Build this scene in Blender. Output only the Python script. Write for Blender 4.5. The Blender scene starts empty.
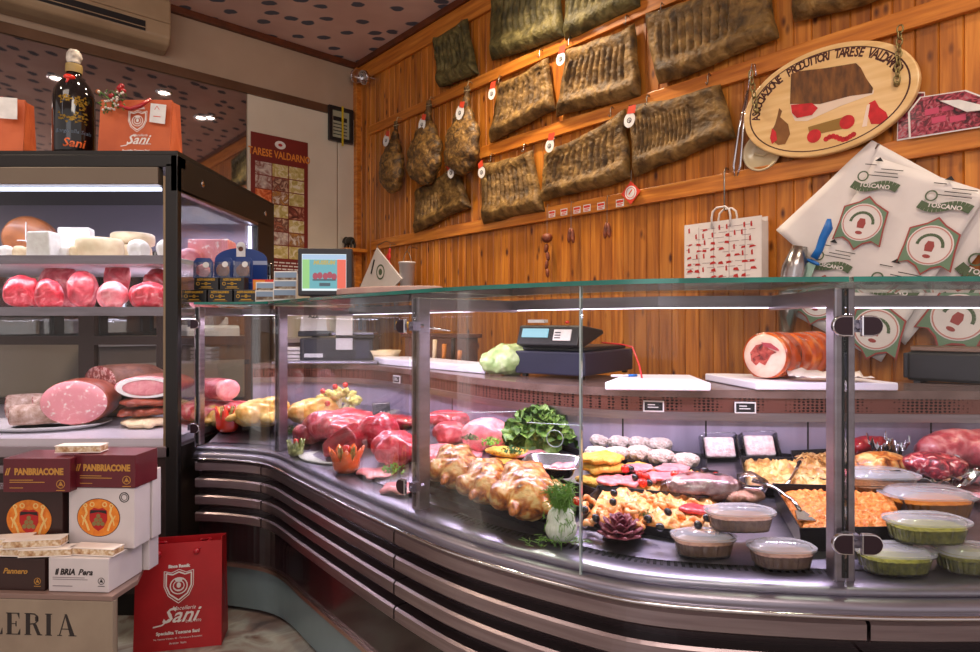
import bpy, bmesh, math, random
from mathutils import Vector, Matrix, Euler, noise
PI=math.pi; V=Vector
random.seed(7)
sc=bpy.context.scene; COL=sc.collection
# ---------------------------------------------------------------- camera, world, exposure, big lights
F=619.0; HZ=324.0; CH=1.2
cam=bpy.data.cameras.new('camera'); co=bpy.data.objects.new('camera',cam); COL.objects.link(co)
cam.sensor_width=36; cam.lens=36*F/980; cam.shift_y=-2/980; cam.clip_start=0.05
co.location=(0,0,CH); co.rotation_euler=(PI/2,0,0); sc.camera=co
w=bpy.data.worlds.new('world'); sc.world=w; w.use_nodes=True
w.node_tree.nodes['Background'].inputs[0].default_value=(1.0,.86,.82,1); w.node_tree.nodes['Background'].inputs[1].default_value=.72
vs=sc.view_settings; vs.view_transform='Standard'; vs.look='None'; vs.gamma=1; vs.use_curve_mapping=False; vs.exposure=0.0
sc.cycles.max_bounces=10; sc.cycles.transparent_max_bounces=24; sc.cycles.caustics_reflective=False; sc.cycles.caustics_refractive=False
sc.cycles.sample_clamp_indirect=4
def area(name,loc,target,sx,sy,power,col):
    l=bpy.data.lights.new(name,'AREA'); l.shape='RECTANGLE'; l.size=sx; l.size_y=sy; l.energy=power; l.color=col
    o=bpy.data.objects.new(name,l); COL.objects.link(o); o.location=loc
    o.rotation_euler=(V(target)-V(loc)).to_track_quat('-Z','Y').to_euler(); return o
area('overhead_fill',(0.3,-0.4,3.35),(0.6,2.6,1.0),1.6,1.2,62,(1,.86,.74))  # added warm fill, high up behind the camera
area('overhead_fill',(-2.2,0.9,3.4),(-2.6,3.4,0.8),1.2,1.2,22,(1,.84,.72))  # second added overhead fill, out of view on the cabinet side
area('front_fill',(-1.2,-2.2,1.7),(-1.0,2.4,.6),2.0,1.6,12,(.93,.93,1))  # added cool fill from behind the camera, no window there

# ---------------------------------------------------------------- helpers: pixels to places
def U(px,py,y): return V(((px-490)/F*y,y,CH+(HZ-py)/F*y))
def onz(px,py,z):
    y=(z-CH)*F/(HZ-py); return V(((px-490)/F*y,y,z))
SA,CA=math.sin(math.radians(41.88)),math.cos(math.radians(41.88))
u_w=V((SA,-CA,0)); n_w=V((-CA,-SA,0)); CORN=V((-1.1727,5.5,0)); WD=2.798; LD=4.878
RW=math.radians(-48.12); RL=math.radians(41.88); CEIL=3.5
def wood(px,py,off=0.0):
    rx=(px-490)/F; y=(WD-off)/(CA*rx+SA); return V((rx*y,y,CH+(HZ-py)/F*y))
def WL(px,py,off=0.0):
    P=wood(px,py,off); return ((P-CORN).dot(u_w),P.z)
def left(px,py,off=0.0):
    rx=(px-490)/F; y=(LD-off)/(CA-SA*rx); return V((rx*y,y,CH+(HZ-py)/F*y))
def LL(px,py,off=0.0):
    P=left(px,py,off); return ((P-CORN).dot(-n_w),P.z)     # s grows towards the corner (0 there, negative to the left)
def wpt(s,z,off=0.0): return CORN+u_w*s+n_w*off+V((0,0,z))
def lpt(s,z,off=0.0): return CORN-n_w*s+u_w*off+V((0,0,z))
# ---------------------------------------------------------------- materials
def lin(c):
    if isinstance(c,str):
        c=c.lstrip('#'); c=[int(c[i:i+2],16)/255 for i in (0,2,4)]
    return tuple([(x/12.92 if x<=.04045 else ((x+.055)/1.055)**2.4) for x in c[:3]])+(1,)
MATS={}
def nt(name):
    m=bpy.data.materials.new(name); m.use_nodes=True; t=m.node_tree; return m,t,t.nodes,t.links,t.nodes['Principled BSDF']
def ramp(N,stops):
    r=N.new('ShaderNodeValToRGB'); e=r.color_ramp.elements
    while len(e)<len(stops): e.new(.5)
    for i,(p,c) in enumerate(stops): e[i].position=p; e[i].color=lin(c)
    return r
def mat(name,stops,rough=.5,metal=0,scale=8,detail=4,bump=0,bscale=None,coat=0,sss=0,stretch=(1,1,1),spec=.5,emis=None,dist=0,alpha=1):
    """procedural colour from noise; stops = one colour or [(pos,colour),...]"""
    if name in MATS: return MATS[name]
    m,t,N,L,b=nt(name)
    b.inputs['Roughness'].default_value=rough; b.inputs['Metallic'].default_value=metal
    b.inputs['Coat Weight'].default_value=coat; b.inputs['Coat Roughness'].default_value=.08
    b.inputs['Specular IOR Level'].default_value=spec; b.inputs['Alpha'].default_value=alpha
    tc=N.new('ShaderNodeTexCoord'); mp=N.new('ShaderNodeMapping'); L.new(tc.outputs['Object'],mp.inputs[0]); mp.inputs['Scale'].default_value=stretch
    if isinstance(stops,str):
        c=lin(stops); h=[x*.88 for x in c[:3]]+[1]
        mx=N.new('ShaderNodeMix'); mx.data_type='RGBA'; mx.inputs[6].default_value=h; mx.inputs[7].default_value=c
        n=N.new('ShaderNodeTexNoise'); n.inputs['Scale'].default_value=scale; L.new(mp.outputs[0],n.inputs[0]); L.new(n.outputs[0],mx.inputs[0]); L.new(mx.outputs[2],b.inputs['Base Color'])
    else:
        n=N.new('ShaderNodeTexNoise'); n.inputs['Scale'].default_value=scale; n.inputs['Detail'].default_value=detail; n.inputs['Distortion'].default_value=dist
        L.new(mp.outputs[0],n.inputs[0]); r=ramp(N,stops); L.new(n.outputs[0],r.inputs[0]); L.new(r.outputs[0],b.inputs['Base Color'])
    if sss: b.inputs['Subsurface Weight'].default_value=sss; b.inputs['Subsurface Radius'].default_value=(.02,.006,.004); b.inputs['Subsurface Scale'].default_value=.6
    if bump:
        n2=N.new('ShaderNodeTexNoise'); n2.inputs['Scale'].default_value=bscale or scale*2; n2.inputs['Detail'].default_value=5; L.new(mp.outputs[0],n2.inputs[0])
        bp=N.new('ShaderNodeBump'); bp.inputs['Strength'].default_value=bump; bp.inputs['Distance'].default_value=.01; L.new(n2.outputs[0],bp.inputs['Height']); L.new(bp.outputs[0],b.inputs['Normal'])
    if emis: b.inputs['Emission Color'].default_value=lin(emis[0]); b.inputs['Emission Strength'].default_value=emis[1]
    MATS[name]=m; return m
def glass(name,tint='#ffffff',refl=1.0,rough=.02,base=0.0):
    if name in MATS: return MATS[name]
    m,t,N,L,b=nt(name); N.remove(b)
    tr=N.new('ShaderNodeBsdfTransparent'); tr.inputs[0].default_value=lin(tint); g=N.new('ShaderNodeBsdfGlossy'); g.inputs['Roughness'].default_value=rough
    fr=N.new('ShaderNodeFresnel'); fr.inputs[0].default_value=1.45
    mu=N.new('ShaderNodeMath'); mu.operation='MULTIPLY_ADD'; mu.inputs[1].default_value=refl; mu.inputs[2].default_value=base; L.new(fr.outputs[0],mu.inputs[0])
    mx=N.new('ShaderNodeMixShader'); L.new(mu.outputs[0],mx.inputs[0]); L.new(tr.outputs[0],mx.inputs[1]); L.new(g.outputs[0],mx.inputs[2]); L.new(mx.outputs[0],N['Material Output'].inputs[0])
    MATS[name]=m; return m
def emit(name,c,s):
    m,t,N,L,b=nt(name); b.inputs['Emission Color'].default_value=lin(c); b.inputs['Emission Strength'].default_value=s; b.inputs['Base Color'].default_value=(.1,.1,.1,1); return m
# ---------------------------------------------------------------- mesh builder
def frame(loc,rz=0,rx=0,ry=0): return Matrix.Translation(V(loc))@Euler((rx,ry,rz)).to_matrix().to_4x4()
class MB:
    def __init__(s): s.v=[]; s.f=[]; s.m=[]; s.X=Matrix.Identity(4)
    def add(s,vs,fs,m=0):
        n=len(s.v); s.v+=[s.X@V(p) for p in vs]; s.f+=[tuple(n+i for i in f) for f in fs]; s.m+=[m]*len(fs); return s
    def box(s,x0,x1,y0,y1,z0,z1,m=0):
        return s.add([(x0,y0,z0),(x1,y0,z0),(x1,y1,z0),(x0,y1,z0),(x0,y0,z1),(x1,y0,z1),(x1,y1,z1),(x0,y1,z1)],[(3,2,1,0),(4,5,6,7),(0,1,5,4),(1,2,6,5),(2,3,7,6),(3,0,4,7)],m)
    def prism(s,poly,y0,y1,m=0,ax='xz'):
        """polygon in xz extruded along y (or in xy extruded along z)"""
        n=len(poly); P=(lambda a,b,c:(a,c,b)) if ax=='xz' else (lambda a,b,c:(a,b,c))
        vs=[P(a,b,y0) for a,b in poly]+[P(a,b,y1) for a,b in poly]
        ar=sum(poly[i][0]*poly[(i+1)%n][1]-poly[(i+1)%n][0]*poly[i][1] for i in range(n))
        fl=(ar>0)==(ax=='xz')
        fs=[tuple(range(n)),tuple(range(2*n-1,n-1,-1))]+[(i,n+i,n+(i+1)%n,(i+1)%n) for i in range(n)]
        if not fl: fs=[tuple(reversed(f)) for f in fs]
        return s.add(vs,fs,m)
    def tube(s,path,r,n=8,m=0,closed=False):
        path=[V(p) for p in path]; N=len(path); vs=[]; fs=[]; up=None
        for i,p in enumerate(path):
            t=(path[(i+1)%N]-path[i-1]) if closed or 0<i<N-1 else (path[1]-path[0] if i==0 else path[-1]-path[-2])
            if t.length<1e-9: t=V((0,0,1))
            t.normalize()
            if up is None: up=t.orthogonal().normalized()
            a=up-t*up.dot(t)
            if a.length<1e-6: a=t.orthogonal()
            a.normalize(); up=a; b=t.cross(a); rr=r[i] if isinstance(r,(list,tuple)) else r
            vs+=[p+(a*math.cos(2*PI*k/n)+b*math.sin(2*PI*k/n))*rr for k in range(n)]
        for i in range(N if closed else N-1):
            for k in range(n):
                a0=i*n+k; a1=i*n+(k+1)%n; b0=((i+1)%N)*n+k; b1=((i+1)%N)*n+(k+1)%n; fs.append((a0,a1,b1,b0))
        if not closed: fs+=[tuple(range(n-1,-1,-1)),tuple(range((N-1)*n,N*n))]
        return s.add(vs,fs,m)
    def lathe(s,prof,n=24,sx=1,sy=1,m=0,sup=None,caps=True):
        vs=[]; fs=[]
        for r,z in prof:
            for k in range(n):
                a=2*PI*k/n; c,d=math.cos(a),math.sin(a)
                if sup: c=math.copysign(abs(c)**sup,c); d=math.copysign(abs(d)**sup,d)
                vs.append((r*c*sx,r*d*sy,z))
        for i in range(len(prof)-1):
            for k in range(n): fs.append((i*n+k,i*n+(k+1)%n,(i+1)*n+(k+1)%n,(i+1)*n+k))
        if caps: fs+=[tuple(range(n-1,-1,-1)),tuple(range((len(prof)-1)*n,len(prof)*n))]
        return s.add(vs,fs,m)
    def ball(s,c,r,rot=(0,0,0),nu=12,nv=8,m=0):
        X=s.X; s.X=X@frame(c,rot[2],rot[0],rot[1]); r=(r,r,r) if isinstance(r,(int,float)) else r
        vs=[(0,0,-r[2])]; fs=[]
        for i in range(1,nv):
            p=-PI/2+PI*i/nv
            for k in range(nu): a=2*PI*k/nu; vs.append((r[0]*math.cos(p)*math.cos(a),r[1]*math.cos(p)*math.sin(a),r[2]*math.sin(p)))
        vs.append((0,0,r[2])); T=len(vs)-1
        for k in range(nu):
            fs.append((0,1+(k+1)%nu,1+k)); fs.append((T,T-nu+k,T-nu+(k+1)%nu))
            for i in range(nv-2): a=1+i*nu; fs.append((a+k,a+(k+1)%nu,a+nu+(k+1)%nu,a+nu+k))
        s.add(vs,fs,m); s.X=X; return s
    def disc(s,c,r,y0,y1,m=0,n=24,rz=None,squash=1):
        return s.prism([(c[0]+r*math.cos(2*PI*k/n),c[1]+(rz or r)*math.sin(2*PI*k/n)) for k in range(n)],y0,y1,m)
    def ring(s,c,ro,ri,y,m=0,n=32,sz=1,t=.0008):
        vs=[];fs=[]
        for R in (ri,ro): vs+=[(c[0]+R*math.cos(2*PI*k/n),y,c[1]+R*sz*math.sin(2*PI*k/n)) for k in range(n)]
        vs+=[(a,b-t,c_) for a,b,c_ in vs]
        for k in range(n):
            k1=(k+1)%n; fs+=[(2*n+k,2*n+k1,3*n+k1,3*n+k),(k,n+k,n+k1,k1),(n+k,3*n+k,3*n+k1,n+k1),(k,k1,2*n+k1,2*n+k)]
        return s.add(vs,fs,m)
    def line(s,pts,wd,y,m=0,t=.0008):
        """flat stroke in xz"""
        for (a,b) in zip(pts[:-1],pts[1:]):
            d=V((b[0]-a[0],b[1]-a[1])); 
            if d.length<1e-9: continue
            d.normalize(); q=V((-d.y,d.x))*wd/2
            s.prism([(a[0]-q.x,a[1]-q.y),(b[0]-q.x,b[1]-q.y),(b[0]+q.x,b[1]+q.y),(a[0]+q.x,a[1]+q.y)],y-t,y,m)
        return s
    def text(s,body,size,x,z,y,m=0,shear=0,bold=0,ax='CENTER',rot=0,wx=1,sp=1,t=.0006):
        c=bpy.data.curves.new('t','FONT'); c.body=body; c.size=size; c.shear=shear; c.offset=bold; c.align_x=ax; c.align_y='CENTER'; c.extrude=t/2; c.resolution_u=2; c.space_character=sp
        o=bpy.data.objects.new('t',c); COL.objects.link(o); dg=bpy.context.evaluated_depsgraph_get(); dg.update(); me=o.evaluated_get(dg).to_mesh()
        R=Matrix.Translation((x,y-t/2,z))@Euler((0,-rot,0)).to_matrix().to_4x4()@Matrix.Rotation(PI/2,4,'X')@Matrix.Diagonal((wx,1,1,1))
        s.add([R@v.co for v in me.vertices],[tuple(p.vertices) for p in me.polygons],m)
        o.evaluated_get(dg).to_mesh_clear(); bpy.data.objects.remove(o); bpy.data.curves.remove(c); return s
    def build(s,name,mats,parent=None,smooth=False,bevel=0,sub=0,loc=None,rot=None,seg=2):
        me=bpy.data.meshes.new(name); me.from_pydata([tuple(v) for v in s.v],[],s.f); mats=mats if isinstance(mats,(list,tuple)) else [mats]
        for m in mats: me.materials.append(m)
        me.polygons.foreach_set('material_index',s.m)
        if smooth: me.polygons.foreach_set('use_smooth',[True]*len(me.polygons))
        me.update(); o=bpy.data.objects.new(name,me); COL.objects.link(o)
        if parent: o.parent=parent
        if loc is not None: o.location=loc
        if rot is not None: o.rotation_euler=rot
        if bevel: b=o.modifiers.new('b','BEVEL'); b.width=bevel; b.segments=seg; b.limit_method='ANGLE'; b.angle_limit=.6
        if sub: b=o.modifiers.new('s','SUBSURF'); b.levels=sub; b.render_levels=sub
        if smooth=='auto':
            for p in me.polygons: p.use_smooth=True
            me.set_sharp_from_angle(angle=.6)
        return o
def tag(o,label,cat,group=None):
    o['label']=label; o['category']=cat
    if group: o['group']=group
    return o
def thing(name,label,cat,loc=(0,0,0),rz=0,group=None,rx=0,ry=0):
    o=bpy.data.objects.new(name,None); COL.objects.link(o); o.empty_display_size=.05; o.location=loc; o.rotation_euler=(rx,ry,rz); return tag(o,label,cat,group)
def struct(o): o['kind']='structure'; return o
def dup(root,loc,rz=0,label=None,scale=None,rx=0,ry=0):
    r=root.copy(); COL.objects.link(r); r.location=loc; r.rotation_euler=(rx,ry,rz)
    if scale: r.scale=(scale,)*3 if isinstance(scale,(int,float)) else scale
    if label: r['label']=label
    for ch in root.children:
        c=ch.copy(); COL.objects.link(c); c.parent=r
        for g in ch.children: d=g.copy(); COL.objects.link(d); d.parent=c
    return r
def blob(name,ells,mats,parent=None,vox=.008,amp=.003,freq=30,smooth=3,loc=None,rot=None,matf=None):
    """one continuous organic surface from overlapping ellipsoids: (centre, radii, rotation)"""
    mb=MB()
    for e in ells: mb.ball(e[0],e[1],e[2] if len(e)>2 else (0,0,0),16,10)
    o=mb.build(name,mats,parent,True); md=o.modifiers.new('r','REMESH'); md.mode='VOXEL'; md.voxel_size=vox; md.use_smooth_shade=True
    if smooth: sm=o.modifiers.new('s','SMOOTH'); sm.iterations=smooth; sm.factor=.6
    dg=bpy.context.evaluated_depsgraph_get(); dg.update(); me=bpy.data.meshes.new_from_object(o.evaluated_get(dg)); o.modifiers.clear(); o.data=me; me.name=name
    sd=V((random.random()*9,random.random()*9,random.random()*9)); ns=[v.normal.copy() for v in me.vertices]
    for v,n in zip(me.vertices,ns):
        v.co+=n*amp*(noise.noise(v.co*freq+sd)+.5*noise.noise(v.co*freq*2.3+sd))
    me.update()
    me.materials.clear()
    for m in (mats if isinstance(mats,(list,tuple)) else [mats]): me.materials.append(m)
    if matf:
        for p in me.polygons: p.material_index=matf(p.center,p.normal)
    for p in me.polygons: p.use_smooth=True
    if loc is not None: o.location=loc
    if rot is not None: o.rotation_euler=rot
    return o
# ---------------------------------------------------------------- shell materials
def wood_mat():
    m,t,N,L,b=nt('pine_boards'); b.inputs['Roughness'].default_value=.42; b.inputs['Coat Weight'].default_value=.15; b.inputs['Coat Roughness'].default_value=.3
    tc=N.new('ShaderNodeTexCoord'); sp=N.new('ShaderNodeSeparateXYZ'); L.new(tc.outputs['Object'],sp.inputs[0])
    d=N.new('ShaderNodeMath'); d.operation='DIVIDE'; d.inputs[1].default_value=.075; L.new(sp.outputs[0],d.inputs[0])
    fl=N.new('ShaderNodeMath'); fl.operation='FLOOR'; L.new(d.outputs[0],fl.inputs[0])
    wn=N.new('ShaderNodeTexWhiteNoise'); wn.noise_dimensions='1D'; L.new(fl.outputs[0],wn.inputs['W'])
    mp=N.new('ShaderNodeMapping'); mp.inputs['Scale'].default_value=(22,22,1.3); L.new(tc.outputs['Object'],mp.inputs[0])
    cmb=N.new('ShaderNodeCombineXYZ'); mu=N.new('ShaderNodeMath'); mu.operation='MULTIPLY'; mu.inputs[1].default_value=17; L.new(fl.outputs[0],mu.inputs[0]); L.new(mu.outputs[0],cmb.inputs[2]); L.new(cmb.outputs[0],mp.inputs[1])
    n=N.new('ShaderNodeTexNoise'); n.inputs['Scale'].default_value=1.6; n.inputs['Detail'].default_value=5; n.inputs['Distortion'].default_value=.6; L.new(mp.outputs[0],n.inputs[0])
    r=ramp(N,[(.28,'#8c4a12'),(.5,'#bc7022'),(.72,'#d68c36')]); L.new(n.outputs[0],r.inputs[0])
    hv=N.new('ShaderNodeHueSaturation'); L.new(r.outputs[0],hv.inputs['Color']); mr=N.new('ShaderNodeMapRange'); mr.inputs['To Min'].default_value=.72; mr.inputs['To Max'].default_value=1.15; L.new(wn.outputs[0],mr.inputs[0]); L.new(mr.outputs[0],hv.inputs['Value'])
    mk=N.new('ShaderNodeMapping'); mk.inputs['Scale'].default_value=(13,13,5.5); L.new(tc.outputs['Object'],mk.inputs[0]); L.new(cmb.outputs[0],mk.inputs[1])
    vo=N.new('ShaderNodeTexVoronoi'); vo.inputs['Scale'].default_value=1.0; L.new(mk.outputs[0],vo.inputs[0])
    rk=N.new('ShaderNodeValToRGB'); rk.color_ramp.elements[0].position=.07; rk.color_ramp.elements[0].color=(1,1,1,1); rk.color_ramp.elements[1].position=.19; rk.color_ramp.elements[1].color=(0,0,0,1); L.new(vo.outputs['Distance'],rk.inputs[0])
    mx=N.new('ShaderNodeMix'); mx.data_type='RGBA'; mx.inputs[7].default_value=lin('#4a1c08'); L.new(rk.outputs[0],mx.inputs[0]); L.new(hv.outputs[0],mx.inputs[6]); L.new(mx.outputs[2],b.inputs['Base Color'])
    bp=N.new('ShaderNodeBump'); bp.inputs['Strength'].default_value=.12; bp.inputs['Distance'].default_value=.004; L.new(n.outputs[0],bp.inputs['Height']); L.new(bp.outputs[0],b.inputs['Normal'])
    return m
def fabric_mat():
    m,t,N,L,b=nt('spotted_ceiling_fabric'); b.inputs['Roughness'].default_value=.9
    tc=N.new('ShaderNodeTexCoord'); mp=N.new('ShaderNodeMapping'); mp.inputs['Scale'].default_value=(3.7,5.6,1); mp.inputs['Rotation'].default_value=(0,0,math.radians(-8)); L.new(tc.outputs['Object'],mp.inputs[0])
    nn=N.new('ShaderNodeTexNoise'); nn.inputs['Scale'].default_value=14; L.new(tc.outputs['Object'],nn.inputs[0])
    ad=N.new('ShaderNodeMixRGB'); ad.blend_type='ADD'; ad.inputs[0].default_value=.18; L.new(mp.outputs[0],ad.inputs[1]); L.new(nn.outputs[1],ad.inputs[2])
    vo=N.new('ShaderNodeTexVoronoi'); vo.inputs['Scale'].default_value=1; vo.inputs['Randomness'].default_value=.8; L.new(ad.outputs[0],vo.inputs[0])
    vo.voronoi_dimensions='2D'
    r=N.new('ShaderNodeValToRGB'); r.color_ramp.elements[0].position=.17; r.color_ramp.elements[0].color=(1,1,1,1); r.color_ramp.elements[1].position=.21; r.color_ramp.elements[1].color=(0,0,0,1); L.new(vo.outputs['Distance'],r.inputs[0])
    n=N.new('ShaderNodeTexNoise'); n.inputs['Scale'].default_value=3; L.new(tc.outputs['Object'],n.inputs[0]); rb=ramp(N,[(.3,'#d2b4aa'),(.7,'#e2c8be')]); L.new(n.outputs[0],rb.inputs[0])
    mx=N.new('ShaderNodeMix'); mx.data_type='RGBA'; L.new(r.outputs[0],mx.inputs[0]); L.new(rb.outputs[0],mx.inputs[6]); mx.inputs[7].default_value=lin('#5a6272'); L.new(mx.outputs[2],b.inputs['Base Color']); return m
WOOD=wood_mat()
RAILW=mat('varnished_rail',[(.3,'#a85c1c'),(.55,'#c87a2a'),(.75,'#dc9440')],.38,scale=3,stretch=(1,6,14),coat=.2)
CREAM=mat('cream_wall_paint',[(.3,'#a8917c'),(.7,'#b6a08a')],.42,scale=2,coat=.25)
PANEL=mat('cream_panel',[(.3,'#cdc4b2'),(.7,'#dad2c0')],.5,scale=2)
BROWN=mat('brown_moulding',[(.3,'#4a2412'),(.7,'#6b3418')],.45,scale=12)
STEEL=mat('brushed_steel',[(.3,'#8a8592'),(.7,'#a29dac')],.36,1,scale=5,stretch=(1,1,30),bump=.03,bscale=60)
STEELP=mat('satin_steel_post',[(.3,'#8b8086'),(.7,'#a0959c')],.38,1,scale=5,stretch=(1,1,8))
CHROME=mat('chrome','#d8d4d8',.1,1)
DARKST=mat('dark_bronze_steel',[(.3,'#8e7f84'),(.7,'#a89a9e')],.34,1,scale=4,stretch=(1,1,20))
BLACKP=mat('black_panel',[(.3,'#0e0b0a'),(.7,'#171210')],.42,scale=6)
BLACK=mat('black_plastic','#1b1a1d',.38,scale=20)
DGREY=mat('dark_grey_plastic','#2a2930',.42,scale=20)
WHITE=mat('white_plastic',[(.3,'#dcd8dc'),(.7,'#ece8ea')],.35,scale=6,coat=.1)
PAPER=mat('white_paper',[(.3,'#d6cdc8'),(.7,'#e6deda')],.7,scale=9,bump=.05,bscale=18)
GLASS=glass('clear_glass','#fbfdfd',.3,.01,0.0)
PLAST=glass('clear_plastic','#f2f2f6',1.6,.12,.05)
TOPG=glass('green_edge_glass','#e4f4ee',.9,.01,0.0)
EDGE=mat('glass_edge_green',[(.3,'#0c5a50'),(.7,'#1f8576')],.12,scale=7,coat=.5,emis=None)
# ---------------------------------------------------------------- room shell
mb=MB(); pw=.075; sL=WL(0,0)[0]; 
for i in range(78):
    x=i*pw; g=.0042; mb.add([(x,.0,-.0),(x+g,-.006,0),(x+pw-g,-.006,0),(x+pw,.0,0),(x,.0,CEIL),(x+g,-.006,CEIL),(x+pw-g,-.006,CEIL),(x+pw,.0,CEIL),(x,.08,0),(x+pw,.08,0),(x,.08,CEIL),(x+pw,.08,CEIL)],
      [(0,1,5,4),(1,2,6,5),(2,3,7,6),(8,10,11,9)]+([(0,4,10,8)] if i==0 else [])+([(3,9,11,7)] if i==77 else []))
struct(mb.build('wall_right',WOOD,loc=CORN,rot=(0,0,RW)))
mb=MB().box(-6.0,0,0,.08,0,CEIL); wl=struct(mb.build('wall_left',CREAM,loc=CORN,rot=(0,0,RL)))
fl=mat('grey_marble_floor',[(.25,'#3f3230'),(.42,'#8f7c74'),(.55,'#a9aaa2'),(.68,'#6d4e42')],.3,scale=5,detail=8,dist=1.2,coat=.3)
struct(MB().box(-5.5,4.5,-3,6.2,-.08,0).build('floor',fl)); struct(MB().box(-5.5,4.5,-3,6.2,CEIL,CEIL+.08).build('ceiling',fabric_mat()))
tn=[0]
def trim(mb,m,loc,rot,bevel=.004):
    tn[0]+=1; return struct(mb.build('trim_%d'%tn[0],m,loc=loc,rot=(0,0,rot),bevel=bevel))
# wood wall: cornice board, moulding, three hanging rails, corner post
trim(MB().box(.03,5.8,-.03,-.006,3.31,3.45),RAILW,CORN,RW)
trim(MB().box(.05,5.8,-.05,-.006,3.45,3.5),BROWN,CORN,RW)
s1=WL(372,130)[0]; trim(MB().box(s1,5.8,-.034,-.006,2.82,2.895),RAILW,CORN,RW)
s2=WL(483,150)[0]; trim(MB().box(s2,5.8,-.034,-.006,2.325,2.405),RAILW,CORN,RW)
s3=WL(374,245)[0]; trim(MB().box(s3,5.8,-.034,-.006,1.828,1.91),RAILW,CORN,RW)
trim(MB().box(0,.06,-.05,0,0,3.45),RAILW,CORN,RW)
# left wall: ceiling moulding, steel band
trim(MB().box(-6,0,-.04,0,3.45,3.5),BROWN,CORN,RL)
trim(MB().box(-6,-.0,-.025,0,3.0,3.07),mat('brown_metal_band',[(.3,'#6b5140'),(.7,'#866a54')],.3,.7,scale=3),CORN,RL)
sm=LL(247,150)[0]; sseam=LL(337,180)[0]
trim(MB().box(sm,sseam-.006,-.012,0,.0,3.0),PANEL,CORN,RL); trim(MB().box(sseam+.006,-.0,-.012,0,.0,3.0),PANEL,CORN,RL)
mr=MB().box(-5.9,sm-.01,-.012,-.002,1.12,2.995); 
o=tag(mr.build('wall_mirror',mat('mirror_silver','#b4aeb0',.03,1),loc=CORN,rot=(0,0,RL)),'large frameless mirror on the cream wall, mirroring the spotted ceiling','mirror')

# ---------------------------------------------------------------- the curved counter: front line, back line
def catmull(P,n=16):
    Q=[V((2*P[0][0]-P[1][0],2*P[0][1]-P[1][1]))]+[V(p) for p in P]+[V((2*P[-1][0]-P[-2][0],2*P[-1][1]-P[-2][1]))]; out=[]
    for i in range(1,len(Q)-2):
        for k in range(n):
            t=k/n; a,b,c,d=Q[i-1],Q[i],Q[i+1],Q[i+2]
            out.append(.5*((2*b)+(c-a)*t+(2*a-5*b+4*c-d)*t*t+(3*b-a-3*c+d)*t**3))
    out.append(Q[-2]); return out
def resamp(P,n):
    L=[0]
    for a,b in zip(P[:-1],P[1:]): L.append(L[-1]+(b-a).length)
    out=[];j=0
    for i in range(n+1):
        s=L[-1]*i/n
        while j<len(L)-2 and L[j+1]<s: j+=1
        t=(s-L[j])/max(1e-9,L[j+1]-L[j]); out.append(P[j].lerp(P[j+1],min(1,max(0,t))))
    return out,L[-1]
NG=240
GP,GL=resamp(catmull([(-1.232,2.56),(-1.077,2.54),(-.877,2.455),(-.677,2.215),(-.469,1.958),(-.214,1.655),(-.038,1.475),(.192,1.308),(.3585,1.232),(.679,1.186),(.934,1.18),(1.3,1.19),(1.66,1.22)]),NG)
for _ in range(6): GP=[GP[0]]+[(GP[i-1]+GP[i]*2+GP[i+1])/4 for i in range(1,NG)]+[GP[-1]]
BP,BL=resamp(catmull([(-1.225,3.12),(-1.0,3.17),(-.6,3.05),(-.265,2.65),(.05,2.21),(.353,1.97),(.769,1.895),(1.121,1.876),(1.464,1.86),(1.68,1.86)]),NG)
for _ in range(10): BP=[BP[0]]+[(BP[i-1]+BP[i]*2+BP[i+1])/4 for i in range(1,NG)]+[BP[-1]]
def nrm(P,i):
    a=P[max(0,i-1)]; b=P[min(len(P)-1,i+1)]; t=(b-a).normalized(); return V((-t.y,t.x))
def ipx(px,P=None):
    P=P or GP; r=(px-490)/F
    for i in range(len(P)-1):
        if P[i].x/P[i].y<=r<=P[i+1].x/P[i+1].y: return i+(r-P[i].x/P[i].y)/(P[i+1].x/P[i+1].y-P[i].x/P[i].y)
    return 0 if r<0 else len(P)-1
def gp(i,d,P=None):
    P=P or GP; i=min(max(i,0),len(P)-1); k=int(i); f=i-k; k2=min(k+1,len(P)-1)
    p=P[k].lerp(P[k2],f); n=nrm(P,k).lerp(nrm(P,k2),f).normalized(); return p+n*d
def sweep(prof,i0,i1,P=None,step=2,mb=None,m=0):
    mb=mb or MB(); n=len(prof); idx=[i0]; k=math.floor(i0)+1
    while k<i1: 
        if k-idx[-1]>=step*.8: idx.append(k)
        k+=step
    idx.append(i1); vs=[]; fs=[]
    for i in idx:
        for d,z in prof: q=gp(i,d,P); vs.append((q.x,q.y,z))
    for a in range(len(idx)-1):
        for k in range(n): fs.append((a*n+k,a*n+(k+1)%n,(a+1)*n+(k+1)%n,(a+1)*n+k))
    fs+=[tuple(range(n-1,-1,-1)),tuple(range((len(idx)-1)*n,len(idx)*n))]; return mb.add(vs,fs,m)
def rect(d0,d1,z0,z1): return [(d0,z0),(d1,z0),(d1,z1),(d0,z1)]
CT=thing('display_counter','long curved glass-fronted meat counter with steel bumper rails','display counter',(0,0,0))
def cb(mb,name,m,sm=False,bev=0): return mb.build(name,m,CT,sm,bevel=bev)
E0,E1=1,NG-1; i_s=[E0,ipx(271),ipx(409),ipx(848),E1]
cb(sweep(rect(.10,.55,0,.20),E0,E1),'plinth_core',BLACKP)
cb(sweep([(.05,.02),(.085,.02),(.085,.200),(.05,.200)],E0,E1),'kick_plate',mat('blue_grey_steel',[(.3,'#7c9298'),(.7,'#92a8b0')],.35,.6,scale=3))
cb(sweep([(.018,.198),(.09,.198),(.09,.213),(.018,.213)],E0,E1),'kick_trim',mat('copper_steel_trim','#c8a89c',.3,1))
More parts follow.
